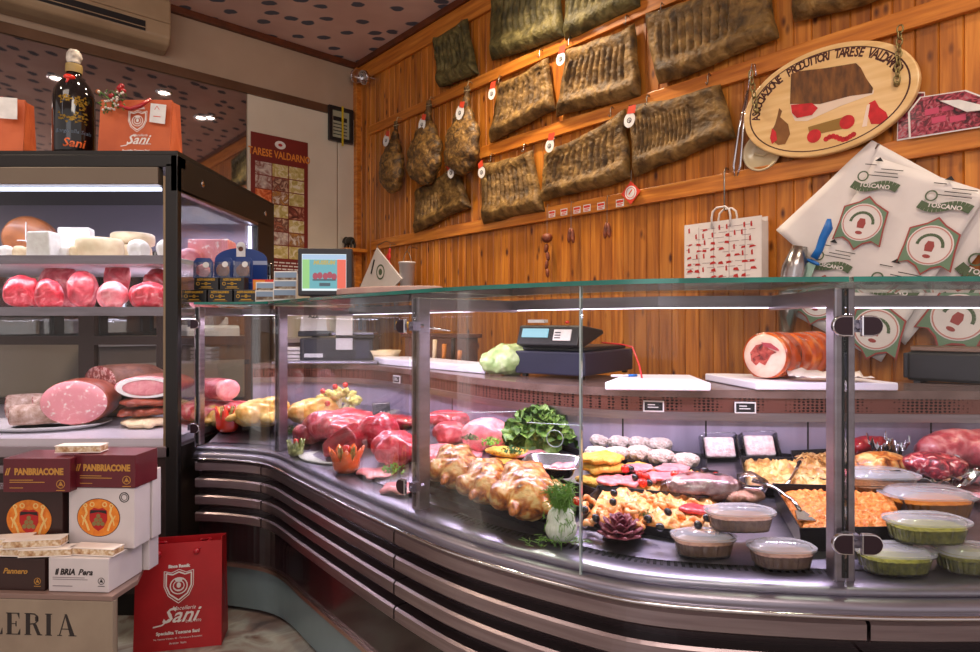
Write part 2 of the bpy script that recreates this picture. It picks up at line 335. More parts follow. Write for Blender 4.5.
cb(sweep(rect(.03,.50,.213,.63),E0,E1),'front_panel',mat('glossy_dark_panel',[(.3,'#1a0f12'),(.7,'#24161a')],.22,scale=4,coat=.4))
for a,b in ((i_s[0],ipx(263)),(ipx(263),ipx(397)),(ipx(397),ipx(866)),(ipx(866),i_s[4])):
    for z in (.425,.495,.565,.635):
        cb(sweep([(-.004,z-.041),(.03,z-.041),(.03,z),(-.004,z),(-.010,z-.006),(-.010,z-.035)],a+.25,b-.25),'bumper_rail',DARKST)
cb(sweep([(.0,.642),(.03,.636),(.2,.64),(.2,.676),(.004,.676),(-.012,.668),(-.016,.657),(-.010,.646)],E0,E1),'nose_moulding',STEEL,True)
cb(sweep([(-.008,.645),(.004,.645),(.004,.651),(-.022,.651),(-.024,.647),(-.022,.643)],E0,E1),'lower_bead',CHROME,True)
cb(sweep([(.004,.676),(.13,.676),(.13,.688),(.012,.692),(.004,.686)],E0,E1),'glass_sill',STEEL,True)
# deck (sloped, lofted between the two lines)
ZD0,ZD1=.692,.80
def dpt(i,t):
    a=gp(i,.10); b=gp(i*1.0,-.0,BP); p=a.lerp(b,t); return V((p.x,p.y,ZD0+(ZD1-ZD0)*t))
GRID=[dpt(i,t/24) for i in range(0,NG+1,2) for t in range(25)]
def deckz(P):
    best=min(GRID,key=lambda q:(q.x-P.x)**2+(q.y-P.y)**2); return best.z
def D(px,py,lift=0.0):
    z=.73
    for _ in range(6): P=onz(px,py,z+lift); z=deckz(P)+.0015
    return V((P.x,P.y,z+lift))
mb=MB(); rows=[]; ii=list(range(1,NG,3))
vs=[dpt(i,t/12) for i in ii for t in range(13)]; fs=[(a*13+t,(a+1)*13+t,(a+1)*13+t+1,a*13+t+1) for a in range(len(ii)-1) for t in range(12)]
n0=len(vs); vs+=[v-V((0,0,.012)) for v in vs]; fs+=[tuple(n0+k for k in reversed(f)) for f in fs]
cb(mb.add(vs,fs),'display_deck',STEEL,True)
# ventilation slots along the front of the deck
mb=MB(); i=ipx(430)
while i<ipx(850):
    a=gp(i,.075);b=gp(i,.098);c=gp(i+.55,.098);d=gp(i+.55,.075); z=.6905; mb.add([(a.x,a.y,z),(b.x,b.y,z+.002),(c.x,c.y,z+.002),(d.x,d.y,z)],[(3,2,1,0),(0,1,2,3)]); i+=1.15
cb(mb,'vent_slots',BLACK)
cb(sweep(rect(0,.02,.78,.925),2,NG-2,BP),'well_back_panel',mat('well_steel',[(.3,'#948aa0'),(.7,'#a89eb6')],.42,.35,scale=3,stretch=(8,8,.4)))
for px in (452,545,622,705,807,930): 
    i=ipx(px,BP); cb(sweep(rect(-.001,.0,.79,.925),i,i+.35,BP),'panel_seam',BLACK)
def grille_mat():
    m,t,N,L,b=nt('perforated_copper_grille'); b.inputs['Metallic'].default_value=.7; b.inputs['Roughness'].default_value=.35
    tc=N.new('ShaderNodeTexCoord'); mp=N.new('ShaderNodeMapping'); mp.inputs['Scale'].default_value=(75,75,110); L.new(tc.outputs['Object'],mp.inputs[0])
    vo=N.new('ShaderNodeTexVoronoi'); vo.inputs['Randomness'].default_value=.15; L.new(mp.outputs[0],vo.inputs[0]); r=ramp(N,[(.30,'#1a0c0a'),(.42,'#84544a')]); vo.inputs['Scale'].default_value=1
    L.new(vo.outputs['Distance'],r.inputs[0]); L.new(r.outputs[0],b.inputs['Base Color']); return m
cb(sweep(rect(-.012,.02,.925,.975),2,NG-2,BP),'air_grille',grille_mat())
cb(sweep(rect(-.018,-.012,.905,.930),2,NG-2,BP),'grille_lip',DARKST)
WB=[(-1.225,3.5),(-1.0,3.58),(-.5,3.5),(-.1,3.02),(.25,2.62),(.5,2.38),(.8,2.27),(1.2,2.17),(1.5,2.07),(1.66,2.0)]
WBP,_=resamp(catmull(WB),NG)
mb=MB(); vs=[];fs=[]
for k,i in enumerate(range(2,NG-1,3)):
    a=gp(i,-.02,BP); b=WBP[i]; vs+=[(a.x,a.y,.975),(a.x,a.y,1.0),(b.x,b.y,1.0),(b.x,b.y,.975)]
    if k: q=4*(k-1); fs+=[(q+e,q+(e+1)%4,q+4+(e+1)%4,q+4+e) for e in range(4)]
fs+=[(3,2,1,0),tuple(len(vs)-4+e for e in range(4))]
cb(mb.add(vs,fs),'worktop',mat('brown_stone_worktop',[(.3,'#6a5048'),(.7,'#8a7068')],.25,.4,scale=14,coat=.3))
mb=MB(); vs=[];fs=[]
for k,i in enumerate(range(4,NG-3,3)):
    b=WBP[i]; n=nrm(WBP,i); q_=b-n*.02; r_=b-n*.05; vs+=[(r_.x,r_.y,0.0),(q_.x,q_.y,0.0),(q_.x,q_.y,.975),(r_.x,r_.y,.975)]
    if k: q=4*(k-1); fs+=[(q+e,q+4+e,q+4+(e+1)%4,q+(e+1)%4) for e in range(4)]
cb(mb.add(vs,fs),'rear_panel',DARKST)
# front glass panes and the glass shelf on top
for a,b in ((i_s[0],i_s[1]-.3),(i_s[1]+.3,i_s[2]-.4),(i_s[2]+.2,ipx(581)-.15),(ipx(581)+.15,i_s[3]-.3),(i_s[3]+.3,i_s[4])):
    cb(sweep(rect(-.004,.004,.682,1.279),a,b),'glass_pane',GLASS,'auto')
for px,w_ in ((581,.12),):
    i=ipx(px); cb(sweep(rect(-.005,.005,.67,1.279),i-w_,i+w_),'joint_strip',mat('polished_glass_edge','#b8c8c8',.1,.3))
for a,b in ((i_s[0],i_s[1]-.2),(i_s[1]+.2,i_s[3]-.3),(i_s[3]+.3,i_s[4])):
    cb(sweep(rect(-.012,.40,1.2801,1.290),a,b),'shelf_glass',TOPG,'auto'); cb(sweep(rect(-.0135,-.0119,1.280,1.290),a,b),'shelf_edge',EDGE)
# posts: square upright with arm to the light bar
BAR_D=.40
def post(px,d=.055,w_=.040,mm=STEELP):
    i=min(range(NG*4),key=lambda k:abs(gp(k/4,d).x/gp(k/4,d).y*F+490-px))/4; p=gp(i,d); n=nrm(GP,int(i)); r=math.atan2(n.y,n.x)-PI/2; mb=MB(); mb.X=frame((p.x,p.y,0),r)
    mb.box(-w_/2,w_/2,-.02,.02,.69,1.272); o=cb(mb,'post',mm,False,.004)
    mb=MB(); mb.X=frame((p.x,p.y,0),r); mb.box(-.006,.006,-.0215,.0215,.70,1.27); cb(mb,'post_groove',BLACK)
    mb=MB(); mb.X=frame((p.x,p.y,0),r); mb.box(-.014,.014,.02,BAR_D-d+.012,1.236,1.272); cb(mb,'shelf_arm',STEELP,False,.003); return i,p,r
posts=[post(189,w_=.026,mm=DARKST),post(281,w_=.034),post(421,w_=.034),post(841)]
a_=ipx(190); cb(sweep(rect(BAR_D-.012,BAR_D+.012,1.243,1.272),a_,NG-2),'light_bar',STEELP)
cb(sweep(rect(BAR_D+.013,BAR_D+.022,1.241,1.249),a_,NG-2),'led_strip',emit('led_tube','#f4e8ff',5))
# clamps
def clamp(px,py,flip=1):
    i=ipx(px); p=gp(i,-.006); n=nrm(GP,int(i)); r=math.atan2(n.y,n.x)-PI/2; z=CH+(HZ-py)/F*p.y
    w_,h=.042,.040; poly=[(flip*x,zz) for x,zz in [(0,-h/2),(w_*.45,-h/2)]+[(w_*.45+h/2*math.sin(a),-h/2*math.cos(a)) for a in [k*PI/8 for k in range(1,8)]]+[(w_*.45,h/2),(0,h/2)]]
    mb=MB(); mb.X=frame((p.x,p.y,z),r); mb.prism(poly,-.010,.0); o=cb(mb,'hinge_clamp',CHROME,False,.002)
    mb=MB(); mb.X=frame((p.x,p.y,z),r); mb.prism([(flip*(.003)+(x*.86),zz*.86) for x,zz in poly],-.0115,-.0098); x=mb.build('clamp_face',mat('dark_clamp_face','#3c2c34',.3,.6),o)
    mb=MB(); mb.X=frame((p.x,p.y,z),r); mb.box(min(0,-flip*.02),max(0,-flip*.02),.006,.03,-.012,.012); mb.tube([(-flip*.012,.0,.0),(-flip*.012,.045,0)],.005); mb.build('clamp_bracket',STEEL,o)
for px,py in ((181,324),(181,428),(407,326),(407,487)): clamp(px+2,py,1 if px<200 else -1)
for px in (851,):
    for py in (326,543): clamp(px-1,py,-1); clamp(px+7,py,1)
# lamps of the light bar, shining down into the well
pc=(.90,.76,1.0)
for k,(p0,p1) in enumerate(((200,268),(275,340),(340,420),(425,520),(520,640),(640,740),(740,838),(842,930),(930,1010))):
    a=gp(ipx(p0),BAR_D-.02); b=gp(ipx(p1),BAR_D-.02); L=(b-a).length; l=bpy.data.lights.new('counter_led','AREA'); l.shape='RECTANGLE'; l.size=L; l.size_y=.05; l.energy=8*L; l.color=pc
    o=bpy.data.objects.new('counter_led',l); COL.objects.link(o); c=(a+b)/2; o.location=(c.x,c.y,1.225); t=(b-a).normalized(); nn=V((-t.y,t.x))
    X=V((t.x,t.y,0)); Z=V((nn.x*.02,nn.y*.02,1)).normalized(); Y=Z.cross(X).normalized(); o.rotation_euler=Matrix((X,Y,Z)).transposed().to_euler()
# ---------------------------------------------------------------- the tall refrigerated cabinet at the left
CB=thing('refrigerated_cabinet','tall dark-framed glass cabinet with lit shelves of cheese and meat','refrigerated cabinet',(0,0,0))
x0,x1=-3.2,-1.262; y0,y1=2.50,3.62; DK=.735
def kb(mb,name,m,sm=False,bev=0): return mb.build(name,m,CB,sm,bevel=bev)
kb(MB().box(x0,x1,y0+.05,y1,0,.10),'plinth',BLACKP)
kb(MB().box(x0,x1-.03,y0+.02,y1,.10,.66),'base_panel',mat('cabinet_base_brown','#3a2c2a',.4))
for z in (.42,.49,.56,.63): kb(MB().box(x0,x1-.09,y0-.005,y0+.02,z-.033,z),'bumper_rail',DARKST,False,.003)
kb(MB().box(x0,x1-.03,y0,y1,.66,DK-.03),'sill',mat('cabinet_sill','#a89aa0',.3,.8),False,.004)
kb(MB().box(x0,x1-.03,y0+.01,y1-.02,DK-.03,DK),'deck',mat('white_enamel','#cfc8d4',.3))
kb(MB().box(x1-.05,x1,y0,y0+.035,.0,1.85),'corner_post',BLACKP,False,.004)
kb(MB().box(x1-.060,x1-.051,y0+.004,y0+.03,.66,1.80),'door_edge',mat('beige_anodised','#9a8468',.35,.6))
kb(MB().box(x0,x1-.0,y0,y0+.07,1.835,1.885).box(x0,x1-.08,y0,y0+.045,1.765,1.835,1),'top_rail',[BLACKP,mat('olive_lamp_cover','#77695a',.4,.2)],False,.003)
# side frame: polygon ring in the y-z plane
def yz(mb,poly,xa,xb,m=0):
    X=mb.X; mb.X=X@Matrix(((0,1,0,0),(1,0,0,0),(0,0,1,0),(0,0,0,1)));  mb.prism(poly,xa,xb,m); mb.X=X; return mb
so=[(y0+.07,.66),(y0+.07,1.885),(y0+.10,1.885),(y1,1.88),(y1,.66)]
kb(yz(MB(),[(y0+.0,1.735),(y0+.0,1.885),(y1,1.885),(y1,1.755)],x1-.03,x1),'side_top_frame',BLACKP,False,.004)
kb(yz(MB(),[(y1-.25,.66),(y1-.25,1.765),(y1,1.765),(y1,.66)],x1-.03,x1),'side_rear_frame',BLACKP,False,.004)
kb(MB().box(x1-.03,x1,y0+.035,y1-.25,.60,.70),'side_bottom_frame',BLACKP)
kb(MB().box(x1-.02,x1-.012,y0+.035,y1-.25,.70,1.74),'side_glass',GLASS)
kb(MB().box(x0,x1-.06,y0+.02,y0+.026,.70,1.77),'front_glass',GLASS)
for y,z in ((y0+.22,1.815),(y0+.98,1.82)): kb(MB().ball((x1+.001,y,z),(.004,.014,.014)),'cover_screw',CHROME,True)
kb(MB().box(x0,x1,y0+.0,y1,1.885,1.90),'roof_panel',BLACKP)
for z in (1.48,1.268): 
    o=kb(MB().box(x0,x1-.05,y0+.05,y1-.22,z-.022,z),'shelf',WHITE,False,.003); MB().box(x0,x1-.05,y0+.038,y0+.05,z-.034,z+.002).build('shelf_edge',STEELP,o)
# back: sliding doors of glass between brown frames
bk=mat('brown_door_frame','#4a3830',.4,.3); kb(MB().box(x0,x1-.03,y1-.05,y1-.01,1.62,1.885),'rear_header',mat('rear_header_steel','#9a90a4',.35,.5))
mb=MB()
for xa in (-3.1,-2.38,-1.93,-1.42): mb.box(xa,xa+.09,y1-.04,y1-.0,DK,1.62)
mb.box(x0,x1-.03,y1-.045,y1,1.08,1.13); mb.box(x0,x1-.03,y1-.045,y1,DK,DK+.04); kb(mb,'rear_door_frame',bk)
kb(MB().box(x0,x1-.03,y1-.02,y1-.016,DK,1.62),'rear_glass',GLASS)
kb(MB().box(x0,x1-.1,y0+.05,y0+.07,1.752,1.764),'led_strip',emit('cabinet_led_and_fill','#dfe4ff',5))
def lampdown(x,y,z,sx,sy,p,c=(.93,.86,1)):
    l=bpy.data.lights.new('cabinet_led_and_fill','AREA'); l.shape='RECTANGLE'; l.size=sx; l.size_y=sy; l.energy=p; l.color=c; o=bpy.data.objects.new('cabinet_led_and_fill',l); COL.objects.link(o); o.location=(x,y,z); return o
lampdown(-2.0,y0+.09,1.745,1.3,.04,3.6,(.9,.86,1)); lampdown(-2.0,y0+.12,1.44,1.3,.04,2.6,(1,.82,.9)); lampdown(-2.0,y0+.12,1.228,1.3,.04,5,(1,.86,.98)); 
lampdown(-1.62,y0+.62,1.745,.55,.5,4.0,(.88,.82,1)); lampdown(-1.62,y0+.55,1.445,.5,.4,2.0,(.95,.80,1)); lampdown(-1.62,y0+.55,1.235,.5,.4,1.8,(.95,.82,1))  # added fill lamps that brighten the interior seen through the side glass
kb(MB().box(x1-.045,x1-.032,y1-.275,y1-.262,1.30,1.73),'vertical_led_strip',bpy.data.materials['cabinet_led_and_fill'])
kb(MB().box(x1-.03,x1,y0+.035,y1-.25,1.735,1.75),'window_edge_trim',STEELP)
# ---------------------------------------------------------------- hanging meats on the pine wall
TARM=mat('cured_pork_crust',[(.3,'#3a2913'),(.45,'#614721'),(.58,'#806132'),(.75,'#a5834a')],.6,scale=15,detail=8,dist=.5,bump=.7,bscale=60,spec=.4)
TARG=mat('aged_green_crust',[(.3,'#2e2a14'),(.45,'#4c4422'),(.58,'#665c34'),(.75,'#867a4a')],.62,scale=15,detail=8,dist=.5,bump=.7,bscale=60,spec=.4)
HOOKM=mat('steel_hook','#9a9690',.3,1); REDT=mat('red_card',[(.3,'#c8301c'),(.7,'#d8402a')],.5,scale=8); ORN=mat('orange_red_ribbon','#d8482c',.5); TAGW=mat('white_tag_card',[(.3,'#d6d4d2'),(.7,'#e8e6e4')],.5,scale=30); INK=mat('black_ink','#1c1a1a',.5)
def tagpart(P,parent,x,y,z,tilt=0,r=.034,sq=False):
    """round paper tag with a ribbon, local frame, hanging from (x,z)"""
    mb=MB(); mb.X=frame((x,y,z),0,0,tilt); mb.disc((0,-.02),r,0,.002,rz=r*1.15); o=mb.build('paper_tag',TAGW,parent)
    mb=MB(); mb.X=frame((x,y,z),0,0,tilt); mb.prism([(-.018,.012),(.03,.012),(.032,.055),(-.015,.05)],-.0015,-.0005); mb.build('ribbon',ORN,o)
    mb=MB(); mb.X=frame((x,y,z),0,0,tilt); mb.ring((0,-.022),.014,.010,-.0002,n=16); mb.ring((0.002,-.024),.006,.003,-.0002,n=10); mb.build('stamp',INK,o)
def hook(parent,x,z,y0=-.034,L=.05):
    mb=MB(); mb.tube([(x,-.036,z+L+.012),(x,y0-.012,z+L+.016),(x,y0-.02,z+L),(x,y0-.02,z),(x,y0-.028,z-.012),(x,y0-.04,z-.004)],.0028,6); mb.build('hanging_hook',HOOKM,parent,True)
def slab(corners,label,m=TARM,ribs=(.06,.94,.20,.76),nr=14,tags=(),hooks=(),slant=.25,T=.065,seed=0,bow=.02):
    q=[WL(px,py,.07) for px,py in corners]      # TL TR BR BL
    cx=sum(a[0] for a in q)/4; zt=max(q[0][1],q[1][1]); zb=min(q[2][1],q[3][1])
    root=thing('cured_pork_slab',label,'cured meat',wpt(cx,zb,0),RW,'slabs of ribbed cured pork on the pine wall')
    NU,NV=110,56; rnd=V((seed*3.7,seed*1.3,0)); vs=[];fs=[]
    W=(V(q[1])-V(q[0])).length
    for j in range(NV+1):
        v=j/NV
        for i in range(NU+1):
            u=i/NU; 
            a=V(q[0]).lerp(V(q[1]),u); b=V(q[3]).lerp(V(q[2]),u); p=a.lerp(b,v)
            wx=noise.noise(V((v*3,u*.5,seed*5.1)))*.014; wz=noise.noise(V((u*3,v*.5,seed*2.3+9)))*.016
            wz-=bow*math.sin(PI*u)*(1-v)*.9
            eu=1-abs(2*u-1)**10; ev=1-abs(2*v-1)**8
            e=max(0,eu*ev)**.5
            h=T*(.42+.0*v)*e
            h+=.030*e*math.exp(-((v-.86)/.12)**2)+.012*e*math.exp(-((v-.10)/.10)**2)+.016*e*math.exp(-((u-.97)/.05)**2)
            uu=u+slant*(v-.5)*.3
            if ribs[0]<u<ribs[1] and ribs[2]<v<ribs[3]:
                f=min(1,(u-ribs[0])/.05,(ribs[1]-u)/.05,(v-ribs[2])/.08,(ribs[3]-v)/.08)
                s_=abs(math.sin(PI*nr*(uu-ribs[0])/(ribs[1]-ribs[0])+.5*noise.noise(V((v*3,seed,0))))); h+=f*.032*(s_**.42)-.024*f
            h+=.006*e*noise.noise(V((u*9,v*7,seed)))+.004*e*noise.noise(V((u*24,v*18,seed+4)))+.002*noise.noise(V((u*60,v*45,seed+8)))*e
            vs.append((p.x-cx+wx,-.040-h,p.y-zb+wz))
    for j in range(NV):
        for i in range(NU): a=j*(NU+1)+i; fs.append((a,a+NU+1,a+NU+2,a+1))
    n0=len(vs); back=[(x,-.037,z) for x,y,z in vs]; 
    bd=[i for i in range(NU+1)]+[j*(NU+1)+NU for j in range(1,NV+1)]+[NV*(NU+1)+i for i in range(NU-1,-1,-1)]+[j*(NU+1) for j in range(NV-1,0,-1)]
    vs+=[back[k] for k in bd]; nb=len(bd)
    for k in range(nb): fs.append((bd[k],bd[(k+1)%nb],n0+(k+1)%nb,n0+k))
    fs.append(tuple(n0+k for k in range(nb)))
    MB().add(vs,fs).build('meat',m,root,True)
    for px,py in hooks: s_,z=WL(px,py,.05); hook(root,s_-cx,z-zb-.03,-.042,.03)
    for px,py,tl in tags: s_,z=WL(px,py,.12); tagpart(None,root,s_-cx,-.122,z-zb+.01,tl)
    return root
slab([(430,36),(464,17),(475,74),(436,87)],'small greenish cured pork slab hanging nearest the room corner, top row',TARG,nr=8,seed=1,hooks=[(462,22)])
slab([(488,-14),(556,-38),(560,37),(488,60)],'greenish cured pork slab in the top row, second from the room corner',TARG,nr=9,seed=2,ribs=(.2,.95,.1,.7))
slab([(561,-40),(640,-70),(637,4),(562,40)],'greenish cured pork slab in the top row, third from the room corner',TARG,nr=9,seed=3)
slab([(641,11),(766,-32),(775,37),(655,84)],'broad brown cured pork slab in the top row above the long lowest slab',TARM,nr=10,seed=4,ribs=(.06,.75,.18,.75),hooks=[(662,6)])
slab([(784,-50),(900,-90),(898,-10),(791,22)],'cured pork slab whose lower edge alone shows above the oval wooden sign',TARM,nr=10,seed=5)
slab([(496,82),(544,56),(553,108),(487,143)],'narrow brown cured pork slab on the middle rail just beside the third ham',TARM,nr=9,seed=6,hooks=[(500,78),(541,52)],tags=[(492,92,.1)])
slab([(563,48),(632,21),(637,96),(553,115)],'brown cured pork slab in the middle row, larger than its narrow neighbour',TARM,nr=11,seed=7,hooks=[(570,40),(627,18)],tags=[(561,57,.1)])
slab([(625,103),(717,83),(733,138),(631,175)],'widest brown cured pork slab, lower row beside the hanging tongs',TARM,nr=15,seed=8,ribs=(.03,.7,.22,.8),hooks=[(648,98),(709,77)],tags=[(630,118,.15)])
slab([(541,153),(622,108),(628,178),(538,202)],'brown cured pork slab hanging in the lower row between a narrower and a wider slab',TARM,nr=12,seed=9,hooks=[(555,140),(612,110)],tags=[(550,144,.15)])
slab([(478,163),(529,149),(541,210),(480,225)],'brown cured pork slab in the lower row directly above the wall rail stickers',TARM,nr=11,seed=10,hooks=[(492,156),(525,146)],tags=[(481,171,-.3)])
slab([(413,188),(452,165),(468,207),(411,232)],'lowest small brown cured pork slab hanging under the hams',TARM,nr=8,seed=11,ribs=(.03,.6,.3,.8),tags=[(450,172,-.5)],hooks=[(448,160)])
# cured hams
HAMM=mat('cured_ham_rind',[(.3,'#2b1d10'),(.48,'#5e4422'),(.62,'#8c6834'),(.8,'#b08a4a')],.5,scale=20,detail=10,dist=1.0,bump=1,bscale=60,coat=.1,spec=.4)
def ham(top,bot,wpx,label,seed,tg,lean=0,big=1.0):
    s0,z0=WL(*top,.09); s1,z1=WL(*bot,.09); L=z0-z1; W=wpx
    root=thing('cured_ham',label,'cured ham',wpt(s0,z0,0),RW,'whole cured hams on the upper rail'); random.seed(seed)
    k=L/.62; e=[((0,-.09,-.05*k),(.022,.022,.07*k)),((.0,-.10,-.14*k),(.042,.036,.08*k)),((-.01,-.11,-.24*k),(.115*W,.06,.10*k)),((-.015,-.12,-.36*k),(.185*W,.075,.14*k)),((-.02,-.12,-.45*k),(.185*W,.075,.13*k)),((-.005,-.115,-.52*k),(.12*W,.06,.09*k)),((0,-.09,-.0),(.028,.02,.022))]
    blob('ham_body',e,HAMM,root,.011,.009,16,4)
    mb=MB(); mb.tube([(0,-.04,.045),(0,-.075,.05),(0,-.085,.02),(0,-.085,-.03)],.003,6); mb.tube([(-.03,-.09,-.02),(0,-.118,-.03),(.032,-.09,-.02),(0,-.06,-.01),(-.03,-.09,-.02)],.003,6); mb.build('string',mat('pale_string','#b8a880',.8),root,True)
    sx,sz=WL(*tg,.15); tagpart(None,root,sx-s0,-.165,sz-z0,.35,.042)
    return root
ham((396,123),(388,197),.80,'cured ham nearest the room corner with a round white tag',21,(388,138))
ham((429,103),(419,190),1.08,'cured ham hanging in the middle of the three hams, white tag at its shank',22,(424,122))
ham((467,88),(461,179),.95,'cured ham hanging beside the narrow ribbed slab, third from the corner',23,(462,110))
# red square tag, rail stickers, small sausages
s_,z_=WL(632,193,.04); t=thing('square_tag','red diamond-set square tag with a white disc hanging under the wide slab','tag',wpt(s_,z_,0),RW)
MB().prism([(0,-.062),(.062,0),(0,.062),(-.062,0)],-.052,-.050).build('card',REDT,t); MB().disc((0,0),.036,-.0532,-.0522).build('white_disc',TAGW,t); MB().ring((0,0),.029,.026,-.0533).line([(-.012,-.008),(.0,.004),(.01,.016)],.006,-.0533).build('mark',REDT,t); MB().tube([(0,-.05,.06),(0,-.045,.12)],.0012,5).build('string',HOOKM,t)
k=0
for px,py,w_ in ((552,214,.05),(564,212,.05),(577,210,.05),(587,208,.05),(601,206,.05),(620,203,.05)):
    s_,z_=WL(px,py,.034); t=thing('price_sticker',('small red and white sticker on the lower pine rail, %s')%['nearest the slabs','just past the fennel sausage cord','above the hanging dark sausage pair','beside the sausage pair','midway along the stickers','nearest the red diamond tag'][k],'sticker',wpt(s_,z_,0),RW,'red and white stickers on the lower rail'); k+=1
    MB().box(-.026,.026,-.0355,-.0342,-.02,.02).build('sticker_paper',TAGW,t); MB().box(-.022,.022,-.0362,-.0356,.002,.015).box(-.018,.018,-.0362,-.0356,-.008,-.003).box(-.02,.012,-.0362,-.0356,-.016,-.012).build('print',REDT,t)
SAUS=mat('dried_sausage',[(.3,'#5a2a1c'),(.6,'#8e4a30'),(.8,'#b8724c')],.5,scale=30,bump=.5)
def dangle(px,py,top,label,parts):
    s_,z_=WL(px,py,.06); s2,z2=WL(px,top,.05); t=thing('hanging_sausage',label,'sausage',wpt(s_,z_,0),RW); mb=MB(); mb.tube([(0,-.034,z2-z_+.01),(0,-.055,z2-z_+.012),(0,-.06,z2-z_-.01),(0,-.06,.0)],.0018,5); mb.build('cord',HOOKM,t)
    mb=MB()
    for c,r,ro in parts: mb.ball(c,r,ro,10,8)
    mb.build('sausage_links',SAUS,t,True)
dangle(547,238,207,'braided string of small dark sausages topped by a red patterned bundle',[((0,-.06,0),(.035,.03,.03),(0,0,0)),((-.006,-.06,-.06),(.014,.014,.03),(0,.2,0)),((.006,-.06,-.11),(.013,.013,.03),(0,-.2,0)),((-.004,-.06,-.16),(.012,.012,.03),(0,.2,0)),((.004,-.06,-.21),(.012,.012,.028),(0,-.1,0))])
dangle(571,230,204,'pair of short dark sausages hanging from the lower rail',[((-.012,-.06,-.03),(.013,.013,.045),(0,.12,0)),((.012,-.06,-.035),(.013,.013,.045),(0,-.12,0))])
dangle(607,225,198,'pair of reddish sausages on a long hook above the scale',[((-.010,-.06,-.03),(.013,.013,.045),(0,.12,0)),((.012,-.06,-.03),(.013,.013,.042),(0,-.12,0))])
# ---------------------------------------------------------------- oval wooden sign
LIGHTW=mat('pale_beech',[(.3,'#d8ac6c'),(.6,'#e6c084'),(.8,'#f0d09a')],.45,scale=4,stretch=(1,4,9),coat=.25)
INKB=mat('burnt_lettering','#4a1c10',.6); CR=mat('crimson_paint',[(.3,'#a81418'),(.7,'#d02028')],.5,scale=30)
sl,zl=WL(744,112,.07); sr,zr=WL(920,74,.07); sc_=(sl+sr)/2; A=(sr-sl)/2
ztop=WL(859,36,.07)[1]; zbot=WL(803,159,.07)[1]; B=(ztop-zbot)/2; zc=(ztop+zbot)/2
S=thing('oval_sign','large oval pale wood sign with painted meats and burnt lettering','sign',wpt(sc_,zc,0),RW)
yf=-.075; MB().disc((0,0),A,-.075,-.045,n=72,rz=B).build('board',LIGHTW,S,False,bevel=.006)
mb=MB(); mb.ring((0,0),A*.918,A*.900,yf,sz=B/A*.985,n=72); mb.build('border_line',INKB,S)
mb=MB(); txt='ASSOCIAZIONE   PRODUTTORI  TARESE  VALDARNO'; n=len(txt); a0,a1=math.radians(184),math.radians(14)
ra,rb=A*.825,B*.80
# walk the ellipse at equal arc steps
K=400; pts=[(ra*math.cos(a0+(a1-a0)*k/K),rb*math.sin(a0+(a1-a0)*k/K)) for k in range(K+1)]
cum=[0]
for p,q in zip(pts[:-1],pts[1:]): cum.append(cum[-1]+math.hypot(q[0]-p[0],q[1]-p[1]))
cum_i=0; adv=[.5 if ch==' ' else (.5 if ch=='I' else 1) for ch in txt]; tot=sum(adv); acc=0
for ch,ad in zip(txt,adv):
    s_=(acc+ad/2)/tot*cum[-1]; acc+=ad
    if ch==' ': continue
    k=next(k for k in range(K+1) if cum[k]>=s_); k=min(max(1,k),K-1); dx=pts[k+1][0]-pts[k-1][0]; dz=pts[k+1][1]-pts[k-1][1]
    mb.text(ch,.050,pts[k][0],pts[k][1],yf,bold=.0016,rot=math.atan2(dz,dx),wx=.72)
mb.build('lettering',INKB,S)
# painted motifs (pixel outlines mapped onto the board)
def P2(px,py): s_,z=WL(px,py,.076); return (s_-sc_,z-zc)
def motif(name,pts,m,y=yf,t=.0008): 
    return MB().prism([P2(*p) for p in pts],y-t,y).build(name,m,S)
motif('painted_fat_edge',[(790,103),(791,112),(795,121),(807,121),(840,106),(873,94),(874,90),(840,97)],mat('painted_fat','#ead2bc',.5))
motif('painted_slab',[(791,74),(800,71),(826,68),(856,63),(861,68),(866,78),(873,88),(872,93),(850,96),(820,104),(790,104)],mat('painted_brown',[(.3,'#4a2a10'),(.6,'#7a4c1e'),(.8,'#96662c')],.5,scale=14,stretch=(3,1,1)),yf-.0009)
motif('painted_lean',[(791,105),(812,103),(818,108),(812,115),(797,118),(792,113)],CR,yf-.0018)
motif('painted_ham',[(779,108),(782,111),(780,117),(788,124),(790,134),(785,144),(778,145),(772,140),(771,132),(775,124),(777,117)],mat('painted_ham_brown',[(.3,'#6a3e14'),(.7,'#8c5a24')],.5,scale=14))
motif('painted_ham_cut',[(772,128),(776,132),(777,140),(772,144),(770,138)],CR,yf-.0009)
motif('painted_salami',[(808,127),(843,117),(851,120),(851,127),(818,134),(809,133)],mat('painted_salami_brown','#96702c',.5))
mb=MB()
for px,py in ((847,122),(814,136)): c=P2(px,py); mb.disc(c,.028,yf-.0018,yf-.0009,n=16)
for k in range(9): c=P2(826+k*3.4,139-2.2*math.sin(k*.9)+(-k*.35)); mb.disc(c,.011,yf-.0008,yf,n=8)
mb.build('painted_sausage',CR,S)
motif('painted_steak',[(869,103),(875,100),(879,107),(886,112),(888,117),(881,124),(871,124),(868,116)],CR); motif('painted_rib',[(867,105),(870,104),(868,116),(867,126),(862,127),(864,118)],mat('painted_bone','#f0d8c4',.5),yf-.0009)
